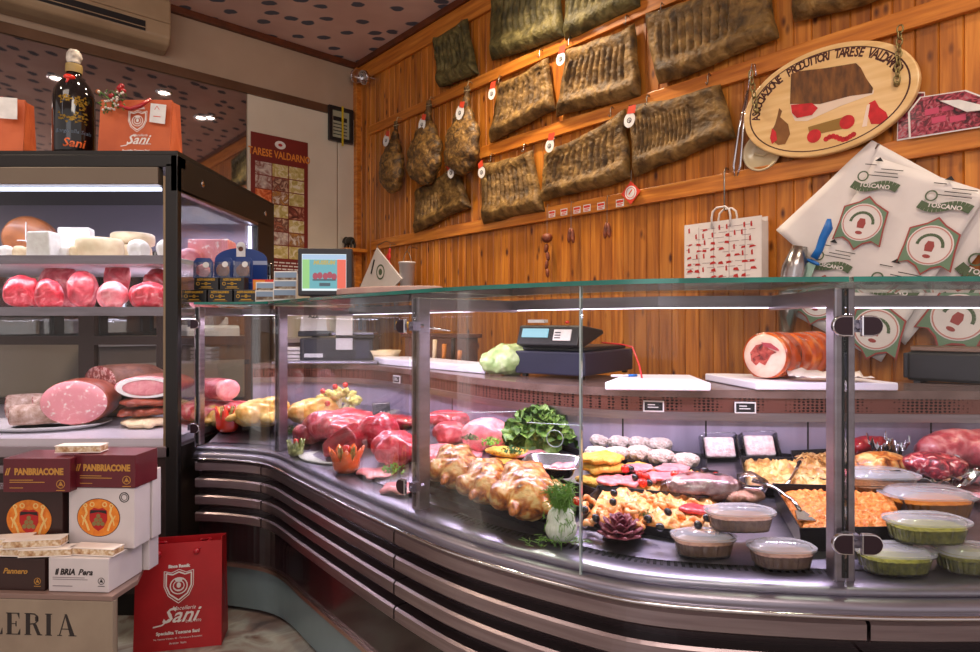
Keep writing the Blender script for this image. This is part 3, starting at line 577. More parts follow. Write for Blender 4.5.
# chains
CHN=mat('old_chain','#94865a',.4,.9)
def chain(p0,p1,label,n=9,attach=S):
    a=P2(*p0); b=P2(*p1); 
    o=MB()
    for k in range(n):
        t=k/(n-1); c=V((a[0]+(b[0]-a[0])*t,-.088+.03*t*0,a[1]+(b[1]-a[1])*t)); X=frame(c,(k%2)*1.3,0,0); o.X=X
        L=math.hypot(b[0]-a[0],b[1]-a[1])/n*.75; o.tube([(.010*math.cos(x),0,L*math.sin(x)) for x in [2*PI*j/10 for j in range(10)]],.0032,6,closed=True)
    o.X=Matrix.Identity(4); return o.build('chain',CHN,S,True)
chain((901,30),(898,80),''); chain((752,75),(757,108),'',6)
for p in ((897,84),(757,111)): c=P2(*p); MB().ball((c[0],-.078,c[1]),.011).build('bolt',CHN,S,True)
# ---------------------------------------------------------------- tongs, mould plate, poster, paper bag
s_,z_=WL(747,63,.06); t=thing('kitchen_tongs','long steel tongs hanging open on the rail beside the oval sign','tongs',wpt(s_,z_,0),RW)
def pt(px,py,off=.06): a=WL(px,py,off); return (a[0]-s_,-off,a[1]-z_)
mb=MB()
for dx in (-2.2,2.2): mb.tube([pt(748+dx*.2,90),pt(741+dx,130),pt(737+dx*1.5,166),pt(736+dx*.6,176)],[.005,.006,.006,.003],6)
mb.build('tong_arms',CHROME,t,True); MB().tube([pt(748,90),pt(750,75),pt(752,64,.05),pt(755,64,.05),pt(756,76)],.003,6).build('wire_hook',CHROME,t,True)
s_,z_=WL(760,151,.05); t=thing('shell_plate','round cream scalloped dish tucked behind the oval sign above the rail','plate',wpt(s_,z_,0),RW)
CRM=mat('cream_ceramic',[(.3,'#c8b48c'),(.7,'#e0d0a8')],.3,scale=8,coat=.4); r_=.085
mb=MB(); mb.X=Matrix.Rotation(PI/2,4,'X'); mb.lathe([(r_*.3,.010),(r_*.72,.014),(r_*.9,.034),(r_,.040),(r_*1.02,.034),(r_*.8,.008),(r_*.3,.002)],36); mb.build('dish',CRM,t,True)
mb=MB(); mb.tube([(-.03,-.018,.03),(0,-.022,.015),(.03,-.018,.03)],.005,6); mb.tube([(-.04,-.018,-.0),(0,-.022,-.015),(.04,-.018,-.0)],.005,6); mb.build('raised_waves',CRM,t,True)
# meat poster on the rail
PHOTO=mat('printed_meat_photo',[(.3,'#1c0c12'),(.42,'#581424'),(.5,'#8c2238'),(.58,'#b04a5a'),(.66,'#a07880'),(.74,'#2a161c')],.35,scale=34,detail=6,dist=2,coat=.3)
for nm,lab,pts,off in (('leaflet','white-edged leaflet with meat photo leaning on the rail behind the larger one',[(897,141),(898,110),(912,92),(925,92),(925,136)],.036),('meat_poster','curled glossy poster of raw meat leaning above the lower rail',[(909,139),(908,112),(920,97),(966,90),(985,97),(990,126)],.046)):
    q=[WL(a,b,off) for a,b in pts]; c=(q[0][0],q[0][1]); t=thing(nm,lab,'poster',wpt(c[0],c[1],0),RW)
    MB().prism([(a-c[0],b-c[1]) for a,b in q],-off-.002,-off).build('paper',TAGW,t)
    cx=sum(a for a,b in q)/len(q); cz=sum(b for a,b in q)/len(q)
    MB().prism([(cx+(a-cx)*.94-c[0],cz+(b-cz)*.94-c[1]) for a,b in q],-off-.003,-off-.0021).build('printed_photo',PHOTO,t)
    if nm=='meat_poster':
        q=[WL(a,b,off+.01) for a,b in ((940,101),(967,112),(985,110),(985,106),(960,100))]; MB().prism([(a-c[0],b-c[1]) for a,b in q],-off-.016,-off-.0035).build('curled_flap',TAGW,t)
        mb=MB()
        for (a,b,w_,h) in ((925,110,14,6),(942,107,12,5),(932,118,14,6),(950,117,16,6)):
            q=[WL(a+dx,b+dy-dx*.2,off) for dx,dy in ((0,0),(w_,0),(w_,h),(0,h))]; mb.prism([(x-c[0],z-c[1]) for x,z in q],-off-.0042,-off-.0032)
        mb.build('printed_labels',mat('printed_label_pink','#c84868',.4),t)
# paper carrier bag
q=[WL(a,b,.10) for a,b in ((685,224),(762,217),(767,280),(683,280))]; cx=(q[0][0]+q[1][0])/2; zb=q[2][1]-.03
t=thing('paper_carrier_bag','white paper carrier bag with red print hanging from a hook on the pine wall','paper bag',wpt(cx,zb,0),RW)
hw=(q[1][0]-q[0][0])/2; hz=(q[0][1]+q[1][1])/2-zb
mb=MB(); mb.prism([(-hw,0),(hw,0),(hw,hz),(-hw,hz)],-.105,-.10); mb.prism([(-hw,0),(hw,0),(hw,hz*1.01),(-hw,hz*1.01)],-.045,-.04); mb.box(-hw-.001,-hw+.001,-.105,-.04,0,hz); mb.box(hw-.001,hw+.001,-.105,-.04,0,hz-.02); mb.box(-hw,hw,-.105,-.04,0,.002); mb.build('bag_body',PAPER,t)
random.seed(5); mb=MB(); RP=mat('red_print','#b8201c',.6); GP_=mat('grey_print','#9a7a7a',.6)
for i in range(9):
    for j in range(9):
        x=-hw+.02+i*(2*hw-.05)/8.6+random.uniform(-.006,.006); z=.02+j*(hz-.03)/9; 
        if random.random()<.5: mb.prism([(x,z),(x+random.uniform(.018,.034),z+random.uniform(-.004,.006)),(x+.02,z+random.uniform(.008,.016)),(x+.003,z+.01)],-.1058,-.105)
        elif random.random()<.6: mb.prism([(x+.004,z),(x+.012,z),(x+.010,z+.024),(x+.003,z+.02)],-.1058,-.105)
mb.build('red_print',RP,t); mb=MB()
for j in range(13):
    z=.01+j*(hz-.02)/13; x=-hw+.01
    while x<hw-.04:
        w_=random.uniform(.015,.05); 
        if random.random()<.55: mb.box(x,min(x+w_,hw-.005),-.1056,-.105,z,z+.0022)
        x+=w_+.012
for i in range(1,5): x=-hw+i*2*hw/5; mb.box(x,x+.0015,-.1056,-.105,.01,hz-.02)
mb.build('small_print',GP_,t)
mb=MB()
for y in (-.107,-.043): mb.tube([(-.045,y,hz-.03),(-.045,y,hz+.02),(-.04,y,hz+.045),(-.02,y,hz+.062),(.02,y,hz+.062),(.04,y,hz+.045),(.045,y,hz+.02),(.045,y,hz-.03)],.005,6)
mb.build('twisted_handle',PAPER,t,True)
hs,hz2=WL(724,174,.05); MB().tube([(0,-.034,hz2-zb+.02),(0,-.06,hz2-zb+.025),(0,-.075,hz2-zb),(0,-.075,hz+.055),(0,-.06,hz+.05)],.0035,6).build('wall_hook',HOOKM,t,True)
# ---------------------------------------------------------------- wrapping paper sheets with crest print
GRN=mat('sage_green_print','#6d8a70',.6); PRED=mat('dark_red_print','#a04844',.6); OLV=mat('olive_print','#54664a',.6); SHEET=mat('white_wrapping_paper',[(.3,'#d8d0ce'),(.7,'#e8e2e0')],.5,scale=5,bump=.25,bscale=7,coat=.1)
def sheet(name,label,pts,off,crests=(),lean=.0):
    q=[WL(a,b,off) for a,b in pts]; c=q[0]; t=thing(name,label,'wrapping paper',wpt(c[0],c[1],0),RW)
    N=18; vs=[];fs=[]
    for j in range(N+1):
        for i in range(N+1):
            u,v=i/N,j/N; p=V(q[0]).lerp(V(q[1]),u).lerp(V(q[3]).lerp(V(q[2]),u),v); vs.append((p.x-c[0],-off-lean*v+.006*noise.noise(V((u*3,v*3,off*40))),p.y-c[1]))
    fs=[(j*(N+1)+i,(j+1)*(N+1)+i,(j+1)*(N+1)+i+1,j*(N+1)+i+1) for j in range(N) for i in range(N)]
    n0=len(vs); vs+=[(x,y+.004,z) for x,y,z in vs]; fs+=[tuple(n0+k for k in reversed(f)) for f in fs]
    bd=[i for i in range(N+1)]+[j*(N+1)+N for j in range(1,N+1)]+[N*(N+1)+i for i in range(N-1,-1,-1)]+[j*(N+1) for j in range(N-1,0,-1)]; fs+=[(bd[k],bd[(k+1)%len(bd)],n0+bd[(k+1)%len(bd)],n0+bd[k]) for k in range(len(bd))]
    MB().add(vs,fs).build('sheet',SHEET,t,True)
    return t,c
def crest(t,c,px,py,off,y,sc=1.0,rot=.0,txt=True):
    """pointed badge with a chef's head, wordmark ribbon and tiny lines above it"""
    s_,z=WL(px,py,off); X=frame((s_-c[0],0,z-c[1]),0,0,-rot)
    def B(*a): m=MB(); m.X=X; return m
    k=.118*sc
    out=[(0,1.05),(.30,.80),(.80,.55),(.82,-.1),(.88,-.80),(.55,-.66),(.25,-.80),(0,-1.08),(-.25,-.80),(-.55,-.66),(-.88,-.80),(-.82,-.1),(-.80,.55),(-.30,.80)]
    B().prism([(a*k,b*k) for a,b in out],y-.0006,y).build('crest_outline',PRED,t)
    B().prism([(a*k*.93,b*k*.93) for a,b in out],y-.0012,y-.0006).build('crest_field',GRN,t)
    o=B().disc((0,.02*k),.72*k,y-.0018,y-.0012,n=28).build('crest_disc',SHEET,t)
    m=B(); m.ring((0,.02*k),.68*k,.64*k,y-.0018,n=28); m.build('crest_ring',mat('pink_print','#c88880',.6),t)
    m=B(); pts=[(math.cos(a)*.40*k,.0*k+math.sin(a)*.40*k) for a in [PI*.0+PI*j/12 for j in range(13)]]; m.line(pts,.10*k,y-.0018); m.build('laurel',OLV,t)
    m=B(); m.prism([(a*k,b*k) for a,b in [(-.12,-.2),(.12,-.2),(.15,-.0),(.09,.17),(-.09,.17),(-.15,0)]],y-.0024,y-.0018); m.disc((0,-.38*k),.13*k,y-.0024,y-.0018,n=10,rz=.07*k); m.build('chef_head',PRED,t)
    m=B(); m.ring((-.45*k,1.75*k),.2*k,.15*k,y,n=18); pts=[(-.75*k+1.6*k*j/14,1.42*k-.10*k*math.sin(j/14*PI*2)) for j in range(15)]; m.line(pts,.30*k,y); m.build('ribbon_print',OLV,t)
    m=B(); m.text('TOSCANO',.22*k,.05*k,1.42*k,y-.0008,bold=.0006); m.build('ribbon_lettering',SHEET,t)
    m=B()
    for j,(a,b) in enumerate(((-.3,.75),(-.1,.7),(.1,.85),(-.5,-.1))): m.box(a*k,b*k,y-.0006,y,(1.8+.13*j)*k,(1.83+.13*j)*k) if b>a else None
    m.prism([(-.2*k,2.35*k),(-.05*k,2.5*k),(.1*k,2.35*k)],y-.0006,y); m.build('small_print',INK,t)
t,c=sheet('wrapping_paper','rear sheet of printed white wrapping paper hanging at an angle behind the front one',[(872,140),(1010,215),(905,345),(776,230)],.045)
crest(t,c,958,318,.05,-.052,1.0,-.5); 
t,c=sheet('wrapping_paper','front sheet of white wrapping paper printed with green crests, hanging askew on the pine wall',[(876,157),(988,192),(881,362),(788,312)],.075)
def localrot(): return -.42
for px,py in ((862,223),(930,246),(876,330),(818,300)): crest(t,c,px,py,.08,-.085,.86 if px!=876 else .95,-.28)
s_,z_=WL(876,146,.08); MB().tube([(s_-c[0],-.0,z_-c[1]+.02),(s_-c[0],-.06,z_-c[1]+.01),(s_-c[0],-.085,z_-c[1]-.01)],.003,6).build('pin_hook',HOOKM,t)
# boning knife in a clear sleeve
s_,z_=WL(816,218,.12); t=thing('boning_knife','blue-handled knife hanging in a clear sleeve before the wrapping paper','knife',wpt(s_,z_,0),RW)
def pt(px,py,off=.12): a=WL(px,py,off); return V((a[0]-s_,-off,a[1]-z_))
BLUE=mat('blue_nylon',[(.3,'#0f5fb0'),(.7,'#1a74c8')],.4,scale=10)
MB().tube([pt(829,219),pt(828,228),pt(823,238),pt(819,250),pt(814,258)],[.008,.018,.016,.015,.016],10).ball(pt(813,262),(.03,.012,.008),(0,.5,0)).build('handle',BLUE,t,True)
MB().add([pt(817,262),pt(808,262),pt(786,318),pt(790,330)]+[p+V((0,.002,0)) for p in (pt(817,262),pt(808,262),pt(786,318),pt(790,330))],[(0,1,2,3),(7,6,5,4),(0,4,5,1),(1,5,6,2),(2,6,7,3),(3,7,4,0)]).build('blade',mat('pale_green_blade','#a8c8b4',.25,.5),t)
SLV=glass('cloudy_plastic','#e8eaf0',1.5,.25,.32)
MB().tube([pt(800,246),pt(795,268),pt(789,300),pt(786,334)],[.030,.052,.046,.028],14).build('plastic_sleeve',SLV,t,True)
# ---------------------------------------------------------------- shelf in the corner with bull figure, paper cone, little bucket
s_,z_=WL(366,249,.05); s_=max(.02,s_); t=thing('wall_shelf','small pine corner shelf fixed to the planks','shelf',wpt(.10,z_-.03,0),RW)
MB().box(-.08,.12,-.24,-.036,0,.03).build('board',RAILW,t,False,.003); MB().prism([(.0,0),(.03,0),(.03,-.35),(.0,-.35)],-.10,-.04).build('bracket',RAILW,t)
t=thing('bull_figurine','small dark bull figurine standing on the corner shelf','figurine',wpt(.12,z_,.15),RW)
blob('bull_body',[((0,0,.07),(.075,.03,.036)),((-.06,0,.078),(.035,.028,.036)),((-.095,0,.075),(.024,.016,.02)),((-.05,.016,.03),(.011,.010,.034)),((-.05,-.016,.03),(.011,.010,.034)),((.055,.016,.03),(.012,.010,.034)),((.055,-.016,.03),(.012,.010,.034))],mat('dark_bronze_figure','#2c2c28',.35,.4),t,.006,.001,20,2)
MB().tube([(-.095,.03,.11),(-.092,.018,.095),(-.09,0,.092),(-.092,-.018,.095),(-.095,-.03,.11)],[.002,.004,.005,.004,.002],6).build('horns',CRM,t,True)
q=[WL(a,b,.20) for a,b in ((377,248),(402,279),(393,288),(360,288))]; c=q[0]; t=thing('printed_paper_bag','white crest-printed paper bag hanging askew by the corner shelf','paper bag',wpt(c[0],c[1],0),RW)
MB().prism([(a-c[0],b-c[1]) for a,b in q],-.205,-.19).build('bag_body',SHEET,t); s2,z2=WL(381,272,.2); mb=MB(); mb.ring((s2-c[0],z2-c[1]),.06,.048,-.206,n=24); mb.disc((s2-c[0],z2-c[1]),.026,-.2068,-.206,n=12); mb.build('crest_print',OLV,t)
mb=MB(); mb.line([(.0-.03,-.09),(-.08,-.2)],.02,-.206); mb.build('line_print',INK,t); MB().tube([(0,-.034,.05),(0,-.12,.06),(0,-.2,.02),(0,-.197,-.02)],.004,6).build('wall_hook',HOOKM,t)
s_,z_=WL(388,262,.10); t=thing('red_glove','red rubber glove hanging behind the crest-printed bag','glove',wpt(s_,z_,0),RW)
blob('glove_body',[((0,-.1,.03),(.035,.014,.05),(0,.5,0)),((.02,-.1,.08),(.014,.012,.035),(0,.3,0)),((-.0,-.1,-.03),(.03,.014,.045)),((.03,-.1,-.02),(.012,.012,.04),(0,-.7,0))],mat('red_rubber','#d83838',.4),t,.008,.002,30,2); MB().tube([(.03,-.04,.14),(.03,-.1,.14),(.025,-.1,.10)],.003,6).build('wall_hook',HOOKM,t)
s_,z_=WL(407,287,.14); zt=WL(407,262,.14)[1]-z_; t=thing('small_bucket','small white bucket with wire handle hanging at the pine wall','bucket',wpt(s_,z_,.14),RW)
MB().lathe([(.048,0),(.052,0),(.062,zt),(.066,zt),(.066,zt-.012),(.056,zt-.014)],24,caps=True).build('pail',WHITE,t,True); MB().tube([(-.062,0,zt),(-.03,0,zt+.06),(0,0,zt+.085),(.03,0,zt+.06),(.062,0,zt)],.003,6).build('wire_handle',HOOKM,t,True)
MB().tube([(0,.10,zt+.11),(0,.02,zt+.12),(0,0,zt+.085)],.003,6).build('wall_hook',HOOKM,t)
# two little spot lamps in the corner
for k,(P,lab) in enumerate(((left(354,76,.06),'small chrome spot lamp on the cream wall at the room corner'),(wood(369,77,.06),'small chrome spot lamp on the pine wall at the room corner'))):
    t=thing('spot_lamp',lab,'lamp',P,RW if k else RL); MB().lathe([(.02,.0),(.055,.03),(.06,.06),(.056,.062),(.045,.045),(.01,.035)],20).build('lamp_head',CHROME,t,True,rot=(1.9,0,0)); MB().tube([(0,0,0),(0,.058,.0)],.012,8).build('wall_mount',CHROME,t)
# ---------------------------------------------------------------- left wall: air conditioner, poster, certificate
s_r,_=LL(171,30,.2); t=thing('air_conditioner','long beige wall air conditioner above the mirror','air conditioner',lpt(s_r,3.12,0),RL)
ACM=mat('aged_beige_plastic',[(.3,'#9c8468'),(.7,'#b29a7c')],.4,scale=3,coat=.1)
def ex(mb,prof,xa,xb,m=0): 
    n=len(prof); vs=[(xa,a,b) for a,b in prof]+[(xb,a,b) for a,b in prof]; return mb.add(vs,[tuple(range(n)),tuple(range(2*n-1,n-1,-1))]+[(i,n+i,n+(i+1)%n,(i+1)%n) for i in range(n)],m)
ex(MB(),[(0,0),(-.10,0),(-.17,.02),(-.20,.06),(-.205,.31),(-.19,.33),(0,.33)],-1.5,0).build('casing',ACM,t,False,bevel=.012)
ex(MB(),[(-.20,.155),(-.215,.155),(-.215,.172),(-.20,.172)],-1.49,-.005).build('front_ledge',ACM,t,False,.003)
ex(MB(),[(-.18,.065),(-.207,.065),(-.2075,.13),(-.18,.13)],-1.35,-.16).build('outlet_slot',BLACK,t); ex(MB(),[(-.20,.085),(-.212,.08),(-.212,.086),(-.20,.092)],-1.35,-.16).build('louvre',ACM,t)
q=[LL(a,b,.02) for a,b in ((251,131),(308,143),(308,262),(251,262))]; s0=q[0][0]; s1_=q[1][0]; zt=q[0][1]; zb=WL(0,0)[1]*0+LL(308,268,.02)[1]-.05
t=thing('meat_poster','tall dark red poster of meat photographs in a grid on the cream wall','poster',lpt((s0+s1_)/2,zb,0),RL); hw=(s1_-s0)/2; H=zt-zb
MB().box(-hw,hw,-.018,-.0125,0,H).build('poster_paper',mat('poster_maroon',[(.3,'#6a1a14'),(.7,'#7a2018')],.5,scale=3),t)
mb=MB(); mb.text('TARESE VALDARNO',.082,0,H-.15,-.018,bold=.0018,wx=.70,t=.0008); mb.build('title_lettering',mat('orange_print','#e08a30',.5),t)
mb=MB(); mb.disc((0,H-.065),.045,-.0188,-.018,rz=.033); mb.build('badge',TAGW,t); mb=MB(); mb.disc((0,H-.065),.018,-.0196,-.0188,rz=.012,n=10); mb.build('badge_mark',CR,t)
cols=[('#8a4436','#c89a80','#4a2018'),('#b8a8a0','#8a5a50','#d8ccc0'),('#5a2c24','#a86a50','#c8a890'),('#c85a28','#e09060','#a04020'),('#c8b878','#e0d8c0','#a89850'),('#8a5a28','#c09050','#e0d8d0')]
random.seed(3); gx=3; gy=7; cw=(2*hw-.06)/gx; ch=(H-.33)/gy; k=0
for j in range(gy):
    for i in range(gx):
        c3=random.choice(cols); m=mat('poster_photo_%d'%(cols.index(c3)),[(.35,c3[2]),(.5,c3[0]),(.62,c3[1])],.4,scale=16,dist=1.5)
        x=-hw+.03+i*cw; z=H-.22-(j+1)*ch; MB().box(x+.004,x+cw-.004,-.0188,-.018,z+.004,z+ch-.004).build('printed_photo',m,t)
mb=MB()
for j in range(3):
    x=-hw+.05
    while x<hw-.06: w_=random.uniform(.02,.05); mb.box(x,x+w_,-.0188,-.018,.075-j*.026,.085-j*.026); x+=w_+.01
mb.build('small_print',TAGW,t)
q=[LL(a,b,.03) for a,b in ((328,105),(352,112))]; zt=q[0][1]; zb=LL(329,140,.03)[1]; t=thing('framed_certificate','black-framed certificate with a yellow strap hung across it','certificate',lpt((q[0][0]+q[1][0])/2,zb,0),RL); hw=(q[1][0]-q[0][0])/2; H=zt-zb
mb=MB(); mb.box(-hw,-hw+.03,-.055,-.027,0,H).box(hw-.03,hw,-.055,-.027,0,H).box(-hw+.03,hw-.03,-.055,-.027,0,.03).box(-hw+.03,hw-.03,-.055,-.027,H-.03,H); mb.build('frame',BLACK,t)
MB().box(-hw+.03,hw-.03,-.035,-.03,.03,H-.03).build('certificate_paper',mat('greenish_paper','#a8aa92',.4),t)
mb=MB()
for j in range(6): z=.06+j*(H-.12)/6; mb.box(-hw*.6,hw*.55,-.0358,-.035,z,z+.008 if j!=4 else z+.03)
mb.build('certificate_print',INK,t); MB().box(.0,.018,-.058,-.0555,-.035,H+.01).build('yellow_strap',mat('yellow_strap','#c8b020',.5),t)
tn[0]+=1
_mat=mat
def mat(name,stops,rough=.5,metal=0,scale=8,**k):
    return _mat(name,stops,rough,metal,scale*(2.6 if scale<30 else 1.3),**k)
# ---------------------------------------------------------------- food materials
RAW=mat('raw_beef',[(.28,'#981826'),(.46,'#c63040'),(.6,'#dc5260'),(.72,'#f0a8aa')],.32,scale=12,detail=9,dist=1.2,bump=.5,bscale=25,coat=.5,sss=.15)
RAWD=mat('deep_red_beef',[(.3,'#7c0c16'),(.6,'#a81826'),(.85,'#c03440')],.35,scale=14,bump=.25,bscale=40,coat=.4,sss=.1)
PINK=mat('pink_veal',[(.3,'#d86c78'),(.5,'#e88c94'),(.68,'#f0a8aa'),(.82,'#f6d0cc')],.35,scale=12,dist=1,bump=.25,bscale=30,coat=.4,sss=.15)
FATM=mat('meat_with_fat',[(.3,'#8c2430'),(.5,'#c04854'),(.62,'#dc8c8c'),(.8,'#eed0c8')],.35,scale=7,dist=.8,bump=.4,coat=.4,sss=.1)
CHICK=mat('seasoned_chicken_skin',[(.34,'#6a2e0c'),(.44,'#b86424'),(.52,'#d48c40'),(.62,'#e8c080')],.35,scale=15,detail=8,dist=.8,bump=.5,bscale=60,coat=.4,sss=.1)
CHICKY=mat('yellow_chicken_skin',[(.3,'#d8963c'),(.5,'#ecbc62'),(.75,'#f6dc98')],.35,scale=12,bump=.3,bscale=50,coat=.4,sss=.1)
CHICKW=mat('pale_chicken_skin',[(.3,'#e8c890'),(.6,'#f2dcb0'),(.8,'#f8ead0')],.35,scale=9,bump=.25,bscale=50,coat=.4,sss=.1)
CRUMB=mat('yellow_breading',[(.3,'#d89a34'),(.55,'#ecbc50'),(.8,'#f4d47c')],.65,scale=40,detail=8,bump=.9,bscale=140)
WCRUMB=mat('pale_crumb_coating',[(.3,'#ccb0a4'),(.5,'#e4d0c4'),(.75,'#f4e8e0')],.7,scale=60,detail=8,bump=1,bscale=160)
SEAF=mat('orange_seafood_salad',[(.28,'#c85a20'),(.42,'#e89040'),(.55,'#f2b868'),(.7,'#f6d8a0'),(.85,'#d86a40')],.35,scale=38,detail=8,dist=1.2,bump=.9,bscale=50,coat=.4)
CARR=mat('shredded_carrot',[(.3,'#cc5c18'),(.55,'#ea8c3c'),(.8,'#f6bc7c')],.45,scale=50,detail=8,dist=1.5,bump=1,bscale=90,coat=.2)
POTA=mat('roast_potato',[(.3,'#8c5828'),(.46,'#c8924c'),(.58,'#e4c080'),(.8,'#f4e2b4')],.4,scale=14,bump=.5,coat=.3)
TRAYM=mat('black_steel_tray','#221e24',.3,.5,scale=8); FOIL=mat('aluminium_foil','#cfcdd6',.22,1,scale=9,bump=1,bscale=26)
TOM=mat('red_tomato',[(.3,'#c81c10'),(.7,'#e03018')],.18,scale=4,coat=.5); OLI=mat('black_olive','#18141c',.22,coat=.5); LEAF=mat('lettuce_green',[(.3,'#2f5214'),(.5,'#557a28'),(.75,'#96b05a')],.5,scale=14,detail=6,bump=.3); HERB=mat('dark_herb',[(.3,'#22441a'),(.7,'#4c7c2c')],.6,scale=20)
HAMP=mat('cooked_ham_pink',[(.3,'#d87c86'),(.55,'#e8989c'),(.78,'#f2bcb8')],.35,scale=14,dist=.8,coat=.3); RIND=mat('brown_rind',[(.3,'#7a3020'),(.7,'#a85034')],.4,scale=8,coat=.3)
MORT=mat('mortadella_face',[(.55,'#e8959c'),(.62,'#eeaaae'),(.68,'#f8e4e0')],.35,scale=34,detail=2,coat=.3); SALA=mat('salami_face',[(.4,'#7a2824'),(.5,'#943a34'),(.56,'#d8a8a0'),(.7,'#6a201e')],.4,scale=36,detail=3,coat=.3)
CHEW=mat('white_cheese',[(.3,'#e4dcd8'),(.7,'#f4f0ec')],.4,scale=14,bump=.2,coat=.1); CHEY=mat('pale_yellow_cheese',[(.3,'#e0c49c'),(.7,'#f0dcb8')],.45,scale=10,bump=.1); CHEB=mat('brown_cheese_rind',[(.3,'#8a4a24'),(.7,'#b46a38')],.45,scale=8,coat=.2)
CARD=glass('cling_film','#f6f2f8',.9,.16,.03)
def sz(px,P): return px/F*P.y
def single(o,loc,label,cat,rz=0,group=None): o.location=loc; o.rotation_euler=(0,0,rz); return tag(o,label,cat,group)
def lump(name,label,cat,P,w,d,h,m,rz=0,group=None,seed=1,n=5,vox=None,amp=.004,freq=26,flat=1.0):
    random.seed(seed); e=[((0,0,h*.5),(w*.46,d*.46,h*.5))]
    for k in range(n):
        a=2*PI*k/n+random.random(); q=.27; e.append(((math.cos(a)*w*q,math.sin(a)*d*q,h*random.uniform(.36,.5)),(w*random.uniform(.17,.26),d*random.uniform(.17,.26),h*random.uniform(.32,.5)*flat),(0,random.uniform(-.3,.3),random.random()*3)))
    o=blob(name,e,m,None,vox or max(.004,min(w,d,h)/13),amp,freq,3); return single(o,P,label,cat,rz,group)
# ---------------------------------------------------------------- cabinet contents
ZS1,ZS2=1.4815,1.2695; ZDK=.7365
def C(px,py,y,z): return V(((px-490)/F*y,y,z))
def wheel(name,label,P,r,h,m,rz=0,group=None):
    mb=MB(); mb.lathe([(r*.9,0),(r,h*.12),(r*1.02,h*.5),(r,h*.88),(r*.9,h)],32); return single(mb.build(name,m,None,True),P,label,'cheese',rz,group)
# big brown wheel on its side, cut
t=thing('round_cheese','large brown-rinded cheese wheel standing upright behind the white wedge, upper cabinet shelf','cheese',C(31,0,2.80,ZS1),.35)
mb=MB(); mb.X=frame((0,0,.101),0,PI/2); mb.lathe([(.085,-.06),(.098,-.045),(.10,0),(.098,.045),(.085,.06)],32); mb.build('rind',CHEB,t,True); MB().tube([(.0,-.064,.17),(.0,-.066,.088),(.03,-.064,.02)],.0025,6).tube([(-.085,-.03,.088),(-.02,-.066,.088),(.085,-.03,.088)],.0025,6).build('string',CHEW,t)
def wedge(label,P,w,d,h,m,rz=0,top=.85):
    mb=MB(); mb.add([(-w/2,-d/2,0),(w/2,-d/2,0),(w/2*top,d/2,0),(-w/2,d/2,0),(-w/2*.98,-d/2*.95,h),(w/2*top,-d/2*.95,h),(w/2*top*.9,d/2,h*.97),(-w/2,d/2,h)],[(3,2,1,0),(4,5,6,7),(0,1,5,4),(1,2,6,5),(2,3,7,6),(3,0,4,7)]); return single(mb.build('cheese_piece',m,None,bevel=.006),P,label,'cheese',rz)
wedge('white wrapped cheese wedge standing before the brown wheel on the upper shelf',C(45,0,2.60,ZS1),.115,.07,.105,CHEW,-.15)
wedge('tall pale cheese slab standing behind the round flat cheese on the upper shelf',C(78,0,2.78,ZS1),.15,.06,.150,CHEW,.05)
wheel('cheese_round','flat yellowish cheese wheel lying at the front middle of the upper shelf',C(100,0,2.67,ZS1),.090,.085,CHEY)
wheel('cheese_round','yellow cheese wheel lying on another towards the post, upper shelf',C(133,0,2.86,ZS1+.080),.090,.055,CHEY)
wheel('cheese_round','yellow cheese wheel lying underneath another towards the post, upper shelf',C(131,0,2.86,ZS1),.086,.078,CHEY)
for px,lab,w_ in ((138,'white rounded fresh cheese in film standing by the corner post on the upper shelf',.10),(166,'white fresh cheese half hidden by the black corner post on the upper shelf',.09)):
    lump('fresh_cheese',lab,'cheese',C(px,0,2.62,ZS1),w_,.07,.078,CHEW,seed=px,amp=.001)
for k,(px,lab,m,w_) in enumerate(((6,'stack of small wrapped cheeses at the picture edge of the upper shelf',CHEW,.08),(20,'small pinkish cheese packet beside the brown wheel',CHEY,.06),(66,'small pale cheese packet between the wedge and the round cheese',CHEW,.05),(75,'small round blue-topped cheese tub just before the tall slab',CHEY,.05))): lump('cheese_packet',lab,'cheese',C(px,0,2.61,ZS1),w_,.05,.050,m,seed=k+70,amp=.001)
# second block seen through the side glass
wedge('broad speckled pink block on the upper shelf seen through the side glass',C(213,0,3.05,ZS1),.20,.12,.13,MORT,0,1.0)
lump('wrapped_cheese','bundle of film-wrapped cheese seen just behind the corner post through the side glass','cheese',C(190,0,2.95,ZS1),.12,.12,.08,PINK,seed=9)
lump('meat_packet','pinkish packed meat on the middle shelf seen through the side glass','meat',C(205,0,3.0,ZS2),.16,.14,.07,PINK,seed=19)
# middle shelf raw pieces
lump('beef_cut','large bright red beef cut at the far end of the middle shelf','meat',C(22,0,2.70,ZS2),.155,.14,.145,RAW,seed=31); lump('beef_cut','dark marbled beef joint behind the red cuts on the middle shelf','meat',C(60,0,2.90,ZS2),.22,.13,.215,FATM,seed=32)
lump('beef_cut','rounded red beef cut just before the dark joint on the middle shelf','meat',C(49,0,2.66,ZS2),.115,.12,.125,RAW,seed=33); lump('beef_chop','upright bony chop in the middle of the middle shelf','meat',C(82,0,2.70,ZS2),.13,.08,.165,FATM,seed=34,rz=.4)
lump('pork_loin','pale pink rounded pork piece on the middle shelf','meat',C(113,0,2.66,ZS2),.13,.11,.115,PINK,seed=35); lump('pork_shank','pale shank standing behind the pink pork piece','meat',C(116,0,2.84,ZS2),.11,.08,.21,FATM,seed=36)
lump('beef_cut','wide red beef cut on the middle shelf next to the corner post','meat',C(150,0,2.68,ZS2),.17,.13,.115,RAW,seed=37); lump('beef_cut','pointed red beef cut behind the wide one by the corner post','meat',C(157,0,2.84,ZS2),.14,.1,.19,RAWD,seed=38)
